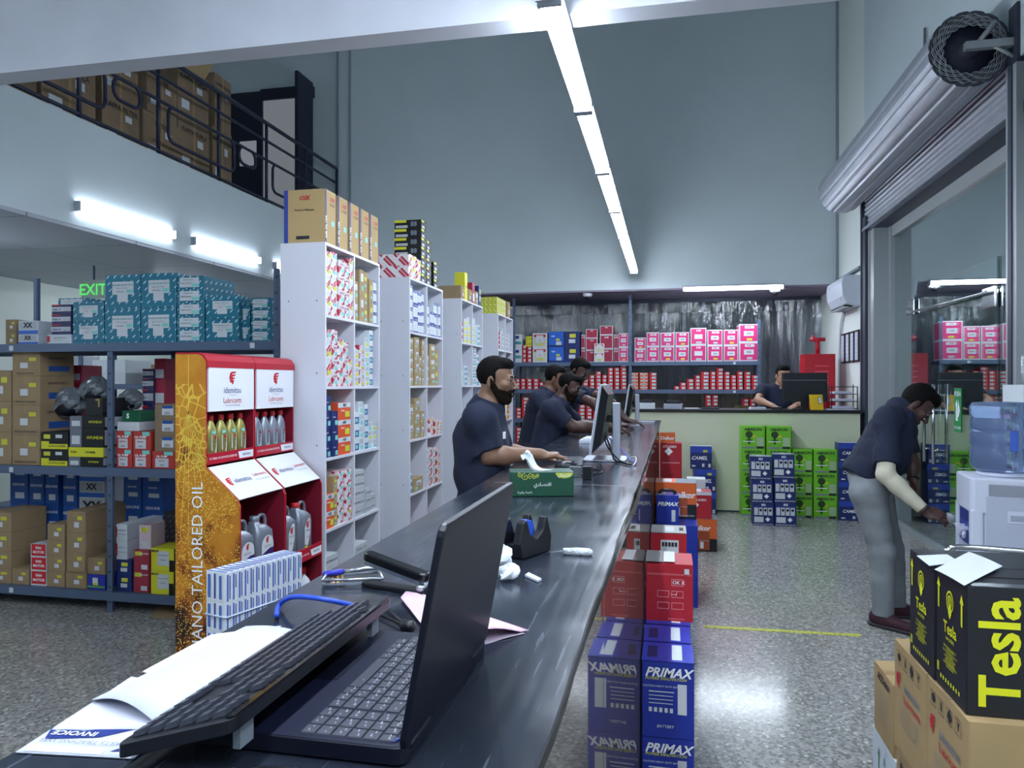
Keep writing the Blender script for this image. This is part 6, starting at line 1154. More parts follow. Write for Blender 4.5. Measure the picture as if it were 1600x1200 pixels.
for i, (px_, w_, d_, h_, mm, nm, lab, cat) in enumerate(((1010,.2,.2,.07,M_palec,'card_reader','pale till device at the left end of the back counter','device'),(1052,.22,.2,.06,M_al,'desk_printer','grey printer on the left of the back counter','printer'),(1080,.16,.2,.012,M_paper,'paper_pile','flat papers left of centre on the back counter','paper'),(1110,.2,.15,.02,M_dark,'desk_folder','dark folder lying on the back counter','folder'),(1183,.18,.15,.025,M_paper,'paper_pile','white papers beside the smiling man hand','paper'),(1213,.12,.1,.03,M_black,'stamp_pad','small black office block before the smiling man','office supply'),(1312,.3,.12,.012,M_paper,'paper_pile','loose papers in front of the wire letter tray','paper'))):
    p = onY(px_, 636, 9.15); b = MB(); b.rbox(-w_/2, w_/2, -.07, .07, 0, h_, .01, mm); 
    if h_ > .05: b.rbox(-w_*.35, w_*.35, -.03, .05, h_, h_+.04, .01, M_dark)
    tag(b.build(nm, None, (p.x, 9.12, TB), .1*(-1)**i, bevel=.002), lab, cat)
# red locker and press
x0, x1 = onY(1256, 600, 10.0).x, onY(1304, 600, 10.0).x; lk = empty('red_cabinet', ((x0+x1)/2, 10.1, 0), 'tall red louvred steel cabinet behind the wide black monitor', 'cabinet'); w = (x1-x0)/2
b = MB(); b.box(-w, w, -.15, .2, 0, 1.88, mat('red_enamel', 'b01828', .4)); b.build('body', lk, bevel=.004)
b = MB(); b.box(-w+.01, w-.01, -.157, -.1505, .02, 1.86, MATS['red_enamel'])
for k in range(4): b.box(-.06, .1, -.164, -.157, 1.72-.07*k, 1.735-.07*k, mat('red_lip','d05060',.4))
b.build('door', lk)
b = MB(); b.tube([(0,0,1.88),(0,0,2.09)], .028, MATS['red_enamel'], 12); b.tube([(-.09,0,2.07),(.09,0,2.07)], .026, MATS['red_enamel'], 12); b.tube([(-.05,0,2.07),(-.05,0,2.12)], .02, MATS['red_enamel'], 10); tag(b.build('red_fitting', None, (lk.location.x+.0, 10.1, .0012)), 'red T shaped pipe fitting standing on the red cabinet', 'fitting')
# office chair back behind the man
b = MB(); b.rbox(-.22, .22, -.03, .03, .0, .5, .1, mat('wine_leather','3a1c26',.5)); b.tube([(0,.0,0),(0,.0,-.5)], .03, M_black, 10); b.rbox(-.22, .22, -.45, .0, -.1, -.02, .08, MATS['wine_leather'])
for k in range(5): a = 2*math.pi*k/5; b.tube([(0,-.15,-.5),(.28*math.cos(a),-.15+.28*math.sin(a),-.53)], .018, M_black, 8); 
b.tube([(0,-.15,-.5),(0,-.15,-.1)], .03, M_black, 10)
tag(b.build('desk_chair', None, (onY(1202, 600, 10.6).x+.14, 10.7, .555+.15*0), 0, bevel=.01), 'dark wine red office chair behind the smiling man', 'chair')
# ---------------------------------------------------------------- cartons in the right foreground
M_tk = mat('tesla_black_card', '1d1f24', .42, var=.1); M_ty = mat('tesla_yellow', 'dfe01e', .45); XR = .70
def arrow(b, O, U, V, s, m): flat(b, [(-.006*s,-.05*s),(.006*s,-.05*s),(.006*s,.02*s),(.016*s,.02*s),(0,.05*s),(-.016*s,.02*s),(-.006*s,.02*s)], O, U, V, m)
def lcart(name, label, grp, x0, y0, y1, z0, z1, x1, m, deco):
    """a carton whose left side (towards the aisle) and near side are printed by deco(b, frame)"""
    b = MB(); cx, cy = (x0+x1)/2, (y0+y1)/2; b.rbox(x0-cx, x1-cx, y0-cy, y1-cy, 0, z1-z0-.001, .003, m, 1)
    Lf = lambda u, v: Vector((x0-cx-.0006, (y1-cy)*(1-u)+(y0-cy)*u, (z1-z0)*v)); Ff = lambda u, v: Vector(((x0-cx)*(1-u)+(x1-cx)*u, y0-cy-.0006, (z1-z0)*v))
    deco(b, Lf, Ff, y1-y0, x1-x0, z1-z0); return tag(b.build(name, None, (cx, cy, z0), 0), label, 'box', grp)
UL = (0,-1,0); UF = (1,0,0); VU = (0,0,1)
def tesla(b, Lf, Ff, wl, wf, h):
    c = Lf(.5,.78)
    for r0, r1 in ((.024,.020),(.014,.011)):
        n = 28; 
        for k in range(n):
            a, d = 2*math.pi*k/n, 2*math.pi*(k+1)/n; b.add([c + Vector((-.0008, -r*math.cos(t), r*1.15*math.sin(t))) for r, t in ((r0,a),(r0,d),(r1,d),(r1,a))], [(0,1,2,3)], M_ty)
    flat(b, [(-.008,-.005),(.008,-.005),(.011,-.03),(0,-.045),(-.011,-.03)], c, UL, VU, M_ty)
    for du in (-.006,0,.006): flat(b, [(du-.0012,-.012),(du+.0012,-.012),(du+.0012,.01),(du-.0012,.01)], c, UL, VU, M_ty)
    b.text('Tesla', Lf(.5,.545), UL, VU, .042, M_ty, .015); b.text('4x4 LITERS', Lf(.5,.46), UL, VU, .012, M_ty, .01)
    for k in range(9): b.text(['Fully Synthetic motor oil','meets API SN','Performance and protection','for all engines','warranty approved by','quality controlled','Oil manufactured in','UNITED ARAB EMIRATES','www.lubricants'][k], Lf(.5,.39-.02*k), UL, VU, .0085, M_ty)
    arrow(b, Lf(.12,.8), UL, VU, .8, M_ty)
    for k in range(8): s = Lf(.2+.085*k,.085); b.add([s+Vector((-.001,-.004,0)), s+Vector((-.001,.004,0)), s+Vector((-.001,.004,.011)), s+Vector((-.001,-.004,.011))], [(3,2,1,0)], M_ty)
    for k in range(5): s = Lf(.1,.13+.016*k); b.add([s+Vector((-.001,-.008,0)), s+Vector((-.001,.008,0)), s+Vector((-.001,.008,.003)), s+Vector((-.001,-.008,.003))], [(3,2,1,0)], M_ty)
def tesla_near(b, Lf, Ff, wl, wf, h):
    tesla(b, Lf, Ff, wl, wf, h); arrow(b, Lf(.88,.78), UL, VU, .8, M_ty)
    b.text('Tesla', Ff(.22,.5), VU, (-1,0,0), .125, M_ty, .022); flat(b, [(0,0),(.2,0),(.2,.085),(0,.085)], Ff(.5,.2), UF, VU, M_ty)
    b.box(-.155, .155, -.004, .004, h-.0008, h+.0006, mat('flap_seam','0a0b0e',.6)); b.box(-.16, .16, wl*-.5, wl*-.5+.035, h-.0008, h+.0012, mat('clear_shiny_tape','3a3d44',.15))
lcart('lubricant_carton', 'black carton with big yellow lettering under the loose white sheet', 'black and yellow cartons', XR+.003, 1.975, 2.182, .7012, 1.012, XR+.35, M_tk, tesla_near)
lcart('lubricant_carton', 'black carton with yellow lettering behind the one under the sheet', 'black and yellow cartons', XR, 2.186, 2.392, .7012, 1.012, XR+.35, M_tk, tesla)
M_kx = mat('oil_carton_kraft', 'a58b62', .8, var=.06, vscale=8)
def idem(b, Lf, Ff, wl, wf, h):
    for k, u in enumerate((.18,.38,.58,.78)):
        c = Lf(u,.87); s = .02; 
        for a_, c_, d_, e_ in ((-s,-s,s,-s+.0015),(-s,s-.0015,s,s),(-s,-s,-s+.0015,s),(s-.0015,-s,s,s)): b.add([c+Vector((-.001,-a_,c_)), c+Vector((-.001,-d_,c_)), c+Vector((-.001,-d_,e_)), c+Vector((-.001,-a_,e_))], [(0,1,2,3)], M_dark)
        b.text('☂♻↑▼'[k] if False else ['●','II','♠','Y'][k], c, UL, VU, .032, M_dark, .02)
    logo(b, Lf(.16,.66), UL, VU, .05, M_red); b.text('idemitsu', Lf(.58,.645), UL, VU, .042, M_grey, .01); b.text('Lubricants', Lf(.58,.54), UL, VU, .036, M_red, .005)
    for k in range(6): b.text('Manufactured under licence for passenger vehicles', Lf(.5,.46-.035*k), UL, VU, .0088, M_grey)
    b.box(-wf/2, wf/2, -.02, .02, h-.0008, h+.0004, M_tape)
GI = 'kraft oil cartons in the right foreground'
lcart('oil_carton', 'kraft oil carton at the very corner under the black cartons', GI, XR-.004, 1.94, 2.228, .3662, .70, XR+.42, M_kx, idem)
lcart('oil_carton', 'kraft oil carton behind, touching the small tape sealed carton', GI, XR-.004, 2.236, 2.53, .3662, .70, XR+.42, M_kx, idem)
lcart('oil_carton', 'kraft oil carton on the floor below the near one', GI, XR, 1.94, 2.228, 0.0, .365, XR+.42, M_kx, idem)
lcart('oil_carton', 'kraft oil carton on the floor below the far one', GI, XR+.002, 2.236, 2.53, 0.0, .365, XR+.42, M_kx, idem)
def acd(b, Lf, Ff, wl, wf, h):
    b.text('ACDelco', Lf(.5,.86), UL, VU, .038, M_dark, .03, .2); b.box(-wf/2, wf/2, -.02, .02, h-.0008, h+.0004, M_tape)
    for k in range(7): b.text('PROFESSIONAL PARTS & SERVICE', Lf(.5,.68-.06*k), UL, VU, .009, M_grey)
    b.text('▲', Ff(.12,.68), UF, VU, .05, M_dark); b.text('ACD', Ff(.3,.45), UF, VU, .05, M_dark, .03, .2); b.text('AIR FILTER', Ff(.4,.3), UF, VU, .025, M_dark, .02); b.text('PROFESSIONAL', Ff(.4,.15), UF, VU, .02, M_dark, .02)
lcart('parts_carton', 'small kraft carton with dark lettering on the white carton', 'cartons at the end of the foreground pile', .745, 2.72, 2.96, .2302, .478, 1.02, M_kx, acd)
def grn(b, Lf, Ff, wl, wf, h):
    mg = mat('green_arrow','2c8a5c',.5); arrow(b, Lf(.3,.6), UL, VU, .9, mg); arrow(b, Lf(.8,.55), UL, VU, .9, mg); arrow(b, Ff(.15,.6), UF, VU, .9, mg); b.text('A', Lf(.55,.7), UL, VU, .05, M_teal2); b.text('API', Lf(.6,.35), UL, VU, .05, mg, .02)
lcart('parts_carton', 'white carton with green arrows on the floor', 'cartons at the end of the foreground pile', .745, 2.70, 2.98, 0, .2295, 1.02, M_palec, grn)
q4 = [onZ(x, y, 1.0145) for x, y in ((1460,889.5),(1506.5,915),(1566.5,888),(1514,862))]; c = sum(q4, Vector())/4; b = MB(); V = []; g = 8
for i in range(g+1):
    for j in range(g+1): s, t = i/g, j/g; v = q4[0]*(1-s)*(1-t)+q4[1]*s*(1-t)+q4[2]*s*t+q4[3]*(1-s)*t - c; V.append(v + Vector((0,0,.006*(s*t)+.002*math.sin(s*3))))
F = [(i*(g+1)+j, (i+1)*(g+1)+j, (i+1)*(g+1)+j+1, i*(g+1)+j+1) for i in range(g) for j in range(g)]; n = len(V); b.add(V + [v - Vector((0,0,.0006)) for v in V], F + [tuple(k+n for k in f[::-1]) for f in F], M_label, True)
tag(b.build('paper_sheet', None, c), 'loose white sheet of paper lying on the black carton', 'paper')
q4 = [onZ(x, y, 1.0138) for x, y in ((1432,868),(1452,884),(1500,878),(1480,866))]; c = sum(q4, Vector())/4; b = MB(); V = [v-c for v in q4]; b.add(V + [v - Vector((0,0,.0006)) for v in V], [(0,1,2,3),(7,6,5,4),(0,4,5,1),(1,5,6,2),(2,6,7,3),(3,7,4,0)], M_paper); tag(b.build('paper_sheet', None, c), 'second white sheet peeping out under the loose sheet', 'paper')
# ---------------------------------------------------------------- metal chair behind the cartons
ch = empty('metal_chair', (1.33, 3.42, 0), 'chrome framed chair between the black cartons and the water dispenser', 'chair', None, math.radians(-12))
b = MB(); b.tube(smooth_path([(-.21,-.2,.45),(-.21,-.2,.78),(-.19,-.2,.835),(-.14,-.2,.85),(.14,-.2,.85),(.19,-.2,.835),(.21,-.2,.78),(.21,-.2,.45)], 5), .011, M_chrome, 10); b.build('back_frame', ch)
b = MB(); b.rbox(-.2,.2,-.2,.2,.43,.46,.05,M_black); b.build('seat', ch, bevel=.008)
b = MB(); b.rbox(-.17,.17,-.215,-.19,.55,.76,.004,M_black); b.build('backrest', ch, bevel=.006)
for sx in (-1,1):
    for sy in (-1,1): b = MB(); b.tube([(sx*.19, sy*.19, .45), (sx*.21, sy*.21, 0.0)], .011, M_chrome, 8); b.build('leg', ch)
# ---------------------------------------------------------------- water dispenser
wd = empty('water_dispenser', (1.71, 4.33, 0), 'white water dispenser with taps towards the bending man', 'water dispenser', None, math.radians(-8))
M_wd = mat('dispenser_white', 'ccd0e2', .35); M_wd2 = mat('dispenser_grey', 'b4b9cc', .4)
b = MB(); b.rbox(-.18,.2,-.18,.18,0.02,.30,.03,M_wd,4); b.rbox(-.12,.2,-.18,.18,.30,1.0,.02,M_wd,4); b.rbox(-.18,-.12,-.18,-.13,.30,.86,.012,M_wd,3); b.rbox(-.18,-.12,.13,.18,.30,.86,.012,M_wd,3); b.rbox(-.18,.2,-.18,.18,.84,1.02,.035,M_wd,4); b.build('body', wd, bevel=.01, seg=3)
b = MB(); b.box(-.168,-.1205,-.128,.128,.66,.838,mat('dispenser_blue','28409a',.35)); b.box(-.172,-.168,-.1,.1,.78,.83,M_navyp); b.build('tap_panel', wd)
for yy in (-.06,.02): b = MB(); b.box(-.21,-.165,yy-.014,yy+.014,.735,.75,M_wd, ); b.tube([(-.185,yy,.735),(-.185,yy,.69)], .011, M_wd, 10); b.build('tap', wd)
b = MB(); b.box(-.175,-.125,-.128,.128,.30,.315,M_navyp); b.build('drip_tray', wd)
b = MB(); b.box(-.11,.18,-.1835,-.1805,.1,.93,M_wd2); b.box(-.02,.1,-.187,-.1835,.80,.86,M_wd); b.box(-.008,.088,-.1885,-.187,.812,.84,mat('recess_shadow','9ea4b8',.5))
for g0 in (-.07,.06):
    for k in range(8): b.tube([(g0,-.1855,.42+.02*k),(g0+.075,-.1855,.42+.02*k)], .0065, M_wd, 8)
b.build('side_cover', wd)
MB().lathe([(.1,1.019),(.115,1.022),(.115,1.04),(.08,1.045)], M_wd, 32).build('collar', wd)
m = mat('water_bottle_plastic', 'b4ccf4', .08, 0, .6, ior=1.25, trans=.85); 
b = MB(); b.lathe([(.07,1.046),(.125,1.05),(.142,1.065),(.145,1.1),(.145,1.16),(.138,1.168),(.138,1.176),(.145,1.184),(.145,1.235),(.138,1.243),(.138,1.251),(.145,1.259),(.145,1.31),(.139,1.318),(.139,1.328),(.146,1.336),(.147,1.38),(.135,1.402),(.06,1.408)], m, 40)
bo = b.build('water_bottle', None, (wd.location.x, wd.location.y, 0), 0); tag(bo, 'large blue water bottle standing upside down on the dispenser', 'water bottle')
b = MB(); b.rbox(-.018,.018,-.149,-.135,1.16,1.26,.006,mat('bottle_grip','3f62c0',.2)); b.build('grip', bo)
# carton and cups by the shutter rail on a stand
sd = empty('display_plinth', (2.02, 4.75, 0), 'narrow grey plinth behind the water dispenser by the shutter rail', 'plinth'); b = MB(); b.box(-.1,.13,-.15,.15,0,1.3,M_dframe); b.build('body', sd, bevel=.003); b = MB(); b.box(-.11,.135,-.16,.16,1.3,1.315,M_dframe); b.build('top', sd)
b = MB(); b.rbox(-.09,.12,-.13,.13,0,.18,.004,M_palec,1)
for u in (.04,.13,.15): b.add([(-.02,-.1312,u),(.12,-.1312,u),(.12,-.1312,u+.012),(-.02,-.1312,u+.012)], [(0,1,2,3)], M_red)
b.add([(-.085,-.1312,.035),(.12,-.1312,.035),(.12,-.1312,.039),(-.085,-.1312,.039)], [(0,1,2,3)], M_red); b.text('☃' if False else 'S', (-.06,-.1314,.13), UF, VU, .05, M_dark, .03)
tag(b.build('striped_carton', None, (2.02, 4.75, 1.316)), 'white carton with red bands above the water dispenser at the right edge', 'box')
b = MB(); M_cl = mat('clear_cup','c8d0dc',.1,0,.6,trans=.6)
for k in range(5): b.lathe([(.03,.0+.02*k),(.038,.085+.02*k),(.036,.086+.02*k)], M_cl, 20)
tag(b.build('plastic_cups', None, (2.0, 4.72, 1.4972)), 'stack of clear plastic cups on the red banded carton', 'cups')
# ---------------------------------------------------------------- people: every body is one continuous surface grown from a distance field
def vec(*a): return np.array(a, dtype=np.float32)
def unit(a): a = np.asarray(a, dtype=np.float32); return a / (np.linalg.norm(a) + 1e-9)
class Field:
    def __init__(s, lo, hi, vox):
        s.lo = np.array(lo, dtype=np.float32); s.vox = vox; s.n = np.ceil((np.array(hi) - s.lo)/vox).astype(int) + 1
        s.f = np.full(s.n, .06, dtype=np.float32)
        s.ax = [s.lo[i] + vox*np.arange(s.n[i], dtype=np.float32) for i in range(3)]
    def like(s, f=None):
        o = Field.__new__(Field); o.lo, o.vox, o.n, o.ax = s.lo, s.vox, s.n, s.ax; o.f = np.full(s.n, .06, dtype=np.float32) if f is None else f; return o
    def sub(s, lo, hi, mrg=.05):
        a = np.clip(((np.asarray(lo)-mrg-s.lo)/s.vox).astype(int), 0, s.n-1); b = np.clip(((np.asarray(hi)+mrg-s.lo)/s.vox).astype(int)+2, 1, s.n)
        sl = tuple(slice(a[i], max(b[i], a[i]+1)) for i in range(3)); return sl, s.ax[0][sl[0]][:,None,None], s.ax[1][sl[1]][None,:,None], s.ax[2][sl[2]][None,None,:]
    def put(s, sl, d, k, mode='u'):
        f = s.f[sl]
        if mode == 'u': h = np.maximum(k - np.abs(f-d), 0)/max(k,1e-6); s.f[sl] = np.minimum(f, d) - h*h*k*.25
        elif mode == 's': d = -d; h = np.maximum(k - np.abs(f-d), 0)/max(k,1e-6); s.f[sl] = np.maximum(f, d) + h*h*k*.25
    def cone(s, a, b, ra, rb, k=.02, flat=None, q=1., mode='u', cap=None):
        """tapered limb from a to b; flat/q squash it along one direction; cap cuts it square at b"""
        a = np.asarray(a, dtype=np.float32); b = np.asarray(b, dtype=np.float32); R = max(ra, rb)*max(1, q)
        sl, X, Y, Z = s.sub(np.minimum(a,b)-R, np.maximum(a,b)+R); P = [X-a[0], Y-a[1], Z-a[2]]; ab = b-a; L2 = float(ab@ab)+1e-9
        t = np.clip((P[0]*ab[0]+P[1]*ab[1]+P[2]*ab[2])/L2, 0, 1); D = [P[i]-t*ab[i] for i in range(3)]
        if flat is not None:
            w = unit(flat); pr = D[0]*w[0]+D[1]*w[1]+D[2]*w[2]; D = [D[i] + (1/q-1)*pr*w[i] for i in range(3)]
        d = np.sqrt(D[0]**2+D[1]**2+D[2]**2) - (ra + (rb-ra)*t)
        if cap is not None:
            ln = math.sqrt(L2); u_ = ab/ln; pb = (X-b[0])*u_[0]+(Y-b[1])*u_[1]+(Z-b[2])*u_[2]; d = np.maximum(d, pb)
        s.put(sl, d, k, mode)
    def ell(s, c, r, F=None, k=.015, mode='u'):
        c = np.asarray(c, dtype=np.float32); F = np.eye(3, dtype=np.float32) if F is None else F; R = max(r); sl, X, Y, Z = s.sub(c-R, c+R); P = [X-c[0], Y-c[1], Z-c[2]]
        Q = [P[0]*F[0,i]+P[1]*F[1,i]+P[2]*F[2,i] for i in range(3)]
        k0 = np.sqrt(sum((Q[i]/r[i])**2 for i in range(3))); k1 = np.sqrt(sum((Q[i]/r[i]**2)**2 for i in range(3))) + 1e-6; s.put(sl, k0*(k0-1)/k1, k, mode)
    def plane(s, p, n):            # keeps the side n points away from
        p = np.asarray(p); n = unit(n); X, Y, Z = s.ax[0][:,None,None], s.ax[1][None,:,None], s.ax[2][None,None,:]; s.f = np.maximum(s.f, (X-p[0])*n[0]+(Y-p[1])*n[1]+(Z-p[2])*n[2]); return s
    def ripple(s, amp, fr, seed=0, z0=-9, dirw=(1,1,1)):
        X, Y, Z = s.ax[0][:,None,None], s.ax[1][None,:,None], s.ax[2][None,None,:]; R = random.Random(seed)
        w = 0
        for i in range(4):
            a = [R.uniform(-1,1)*dirw[j] for j in range(3)]; nrm_ = math.sqrt(sum(v*v for v in a))+1e-6; a = [v/nrm_*fr*(1+.5*i) for v in a]; w = w + np.sin(a[0]*X+a[1]*Y+a[2]*Z+R.uniform(0,6) + 1.2*np.sin(a[1]*.5*X+a[2]*.5*Y+a[0]*.5*Z))/(1+.4*i)
        s.f = s.f + amp*w.astype(np.float32); return s
    def mesh(s, name, m, parent=None):
        f = s.f; f[0]=f[-1]=.05; f[:,0]=f[:,-1]=.05; f[:,:,0]=f[:,:,-1]=.05
        S = f < 0; c = np.zeros(np.array(f.shape)-1, dtype=np.int8); offs = [(i,j,k) for i in (0,1) for j in (0,1) for k in (0,1)]; n = np.array(f.shape)-1
        for i,j,k in offs: c += S[i:i+n[0], j:j+n[1], k:k+n[2]]
        act = (c > 0) & (c < 8); idx = np.full(c.shape, -1, dtype=np.int64); ijk = np.argwhere(act); idx[act] = np.arange(len(ijk))
        acc = np.zeros((len(ijk), 3)); cnt = np.zeros(len(ijk))
        for a in offs:
            for ax in range(3):
                if a[ax]: continue
                b = list(a); b[ax] = 1; fa = f[ijk[:,0]+a[0], ijk[:,1]+a[1], ijk[:,2]+a[2]]; fb = f[ijk[:,0]+b[0], ijk[:,1]+b[1], ijk[:,2]+b[2]]
                cr = (fa < 0) != (fb < 0); t = np.where(cr, fa/(fa-fb+1e-12), 0); p = np.tile(np.array(a, dtype=float), (len(ijk),1)); p[:,ax] += t; acc += p*cr[:,None]; cnt += cr
        V = (ijk + acc/cnt[:,None])*s.vox + s.lo; Fs = []
        for ax in range(3):
            u, w = [(1,2),(2,0),(0,1)][ax]; A = [slice(None)]*3; B = [slice(None)]*3; A[ax] = slice(0,-1); B[ax] = slice(1,None); sa = S[tuple(A)]; sb = S[tuple(B)]; e = np.argwhere(sa != sb)
            e = e[(e[:,u] > 0) & (e[:,w] > 0) & (e[:,u] < n[u]) & (e[:,w] < n[w])]
            fl = sa[e[:,0], e[:,1], e[:,2]]; q = []
            for du, dw in ((-1,-1),(0,-1),(0,0),(-1,0)): g = e.copy(); g[:,u] += du; g[:,w] += dw; q.append(idx[g[:,0], g[:,1], g[:,2]])
            q = np.stack(q, 1); q[~fl] = q[~fl][:, ::-1]; Fs.append(q)
        Fq = np.concatenate(Fs); me = bpy.data.meshes.new(name); me.vertices.add(len(V)); me.vertices.foreach_set('co', V.astype(np.float32).ravel()); me.loops.add(len(Fq)*4); me.loops.foreach_set('vertex_index', Fq.ravel().astype(np.int32)); me.polygons.add(len(Fq))
        me.polygons.foreach_set('loop_start', np.arange(0, len(Fq)*4, 4, dtype=np.int32)); me.polygons.foreach_set('use_smooth', np.ones(len(Fq), dtype=bool)); me.update(calc_edges=True); me.validate(); me.materials.append(m)
        return link(name, me, parent)
def frame(fwd, up):
    F = unit(fwd); U = np.asarray(up, dtype=np.float32); U = unit(U - F*(U@F)); Lf = np.cross(U, F); return np.stack([F, Lf, U], 1)
def skinmat(name, c, rough=.5):
    m = mat(name, c, rough, var=.06, vscale=12, bump=.05, bscale=300); b = m.node_tree.nodes['Principled BSDF']; b.inputs['Subsurface Weight'].default_value = .06; b.inputs['Subsurface Radius'].default_value = (.01, .004, .002); return m
M_polo = mat('navy_polo_cloth', '1a2138', .85, bump=.15, bscale=500); M_hair = mat('black_hair', '0a090a', .75, spec=.15, bump=.6, bscale=140); M_beard = mat('dark_beard', '19130f', .9, spec=.1, bump=.4, bscale=260)
def hand(G, w, D, N, S, curls=(.5,.5,.55,.6), th=.6, s=1.0, spread=.12):
    """w wrist, D towards the fingers, N out of the palm, S towards the thumb"""
    D, N, S = unit(D), unit(N), unit(S); pc = w + D*.052*s
    G.cone(w - D*.02*s, w + D*.02*s, .023*s, .024*s, .02, N, .8); G.ell(pc, (.05*s, .04*s, .0155*s), np.stack([D, S, N], 1), .015)
    for i, (o, L, r) in enumerate(((.029,.072,.0088),(.0095,.080,.0092),(-.0105,.074,.0088),(-.029,.058,.0078))):
        b = w + (D*.088 + S*o)*s if i < 3 else w + (D*.078 + S*o)*s; d = unit(D + S*spread*(1.5-i)*.6); c = curls[i]; p = b; a = .25*c
        G.cone(w + (D*.05 + S*o*.8)*s, b, .010*s, r*1.08*s, .008)
        for j, fr in enumerate((.45,.3,.25)):
            dd = d*math.cos(a) + N*math.sin(a); nx = p + dd*L*fr*s; G.cone(p, nx, r*(1-.08*j)*s, r*(1-.08*(j+1))*s, .003); p = nx; a += c*.75
    b = w + (D*.028 + S*.026)*s; d1 = unit(D*.65 + S*.62 + N*.35*th); m_ = b + d1*.038*s; d2 = unit(D*.9 + S*.25 + N*.35*th); G.cone(w + D*.02*s + S*.012*s, b, .017*s, .013*s, .015); G.cone(b, m_, .0125*s, .0105*s, .008); G.cone(m_, m_ + d2*.033*s, .0105*s, .0085*s, .004)
def head(G, c, F, s=1.0, neck=None):
    """c mid head, F columns forward, left, up"""
    P = lambda f, l, u: c + (F[:,0]*f + F[:,1]*l + F[:,2]*u)*s; R = lambda *r: tuple(v*s for v in r)
    G.ell(P(-.012,0,.042), R(.096,.075,.08), F, .02); G.ell(P(.022,0,-.03), R(.066,.056,.082), F, .03*s); G.ell(P(.06,0,-.1), R(.022,.026,.018), F, .025*s)
    for l in (-1, 1):
        G.cone(P(-.012,.056*l,-.04), P(.052,.02*l,-.1), .018*s, .014*s, .02*s); G.ell(P(.062,.04*l,-.018), R(.022,.02,.018), F, .02*s)
    G.cone(P(.083,-.03,.024), P(.083,.03,.024), .011*s, .011*s, .014*s)
    for l in (-1, 1): G.ell(P(.098,.031*l,.004), R(.015,.019,.012), F, .012*s, 's')
    G.cone(P(.087,0,.014), P(.114,0,-.029), .0078*s, .0098*s, .010*s); G.ell(P(.103,0,-.035), R(.012,.018,.009), F, .006*s)
    for l in (-1, 1): G.ell(P(.0795,.031*l,.0125), R(.0125,.018,.0065), F, .004*s); G.ell(P(.079,.031*l,-.007), R(.0115,.016,.005), F, .004*s)                                   # closed-lid bulge that carries the eye
    G.ell(P(.086,0,-.061), R(.011,.023,.0055), F, .006*s); G.ell(P(.084,0,-.072), R(.0105,.019,.0065), F, .006*s)
    for l in (-1, 1):
        Fe = frame(F[:,0]*.95 - F[:,2]*.15 - F[:,1]*.25*l, F[:,2]); G.ell(P(-.012,.077*l,-.004), R(.019,.008,.032), Fe, .006*s); G.ell(P(-.006,.086*l,.0), R(.009,.006,.018), Fe, .004*s, 's')
    return P, R
def face_parts(e, P, F, s, look=0):
    for l in (-1, 1):
        b = MB(); Mx = Matrix.Translation(Vector(P(.0785,.031*l,.003))) ; b.lathe([(.001*s,-.011*s)] + [(.011*s*math.cos(t), .011*s*math.sin(t)) for t in (-1.2,-.8,-.4,0,.4,.8,1.2)] + [(.001*s,.011*s)], mat('eye_white','837c78',.3), 14, Mx); ey = b.build('eye', e)
        b = MB(); Fm = Matrix(((F[0,1],F[0,2],F[0,0],0),(F[1,1],F[1,2],F[1,0],0),(F[2,1],F[2,2],F[2,0],0),(0,0,0,1))); b.lathe([(.0078*s,.0080*s),(.006*s,.0096*s),(.003*s,.0110*s),(.001*s,.0114*s)], mat('dark_iris','1a0f0a',.2), 12, Mx @ Fm); b.build('iris', ey)
        b = MB(); pts = [Vector(P(.094-.004*abs(t-.4), (.014+.036*t)*l, .0225+.006*math.sin(t*2.6))) for t in (0,.25,.5,.75,1)]; b.tube(pts, [.0032*s,.0050*s,.0048*s,.0038*s,.002*s], M_hair, 6); b.build('eyebrow', e)
def person(name, label, vox, lo, hi, skin, build, hand_cols=None, cols=None):
    e = empty('person', (0, 0, 0), label, 'person'); return e
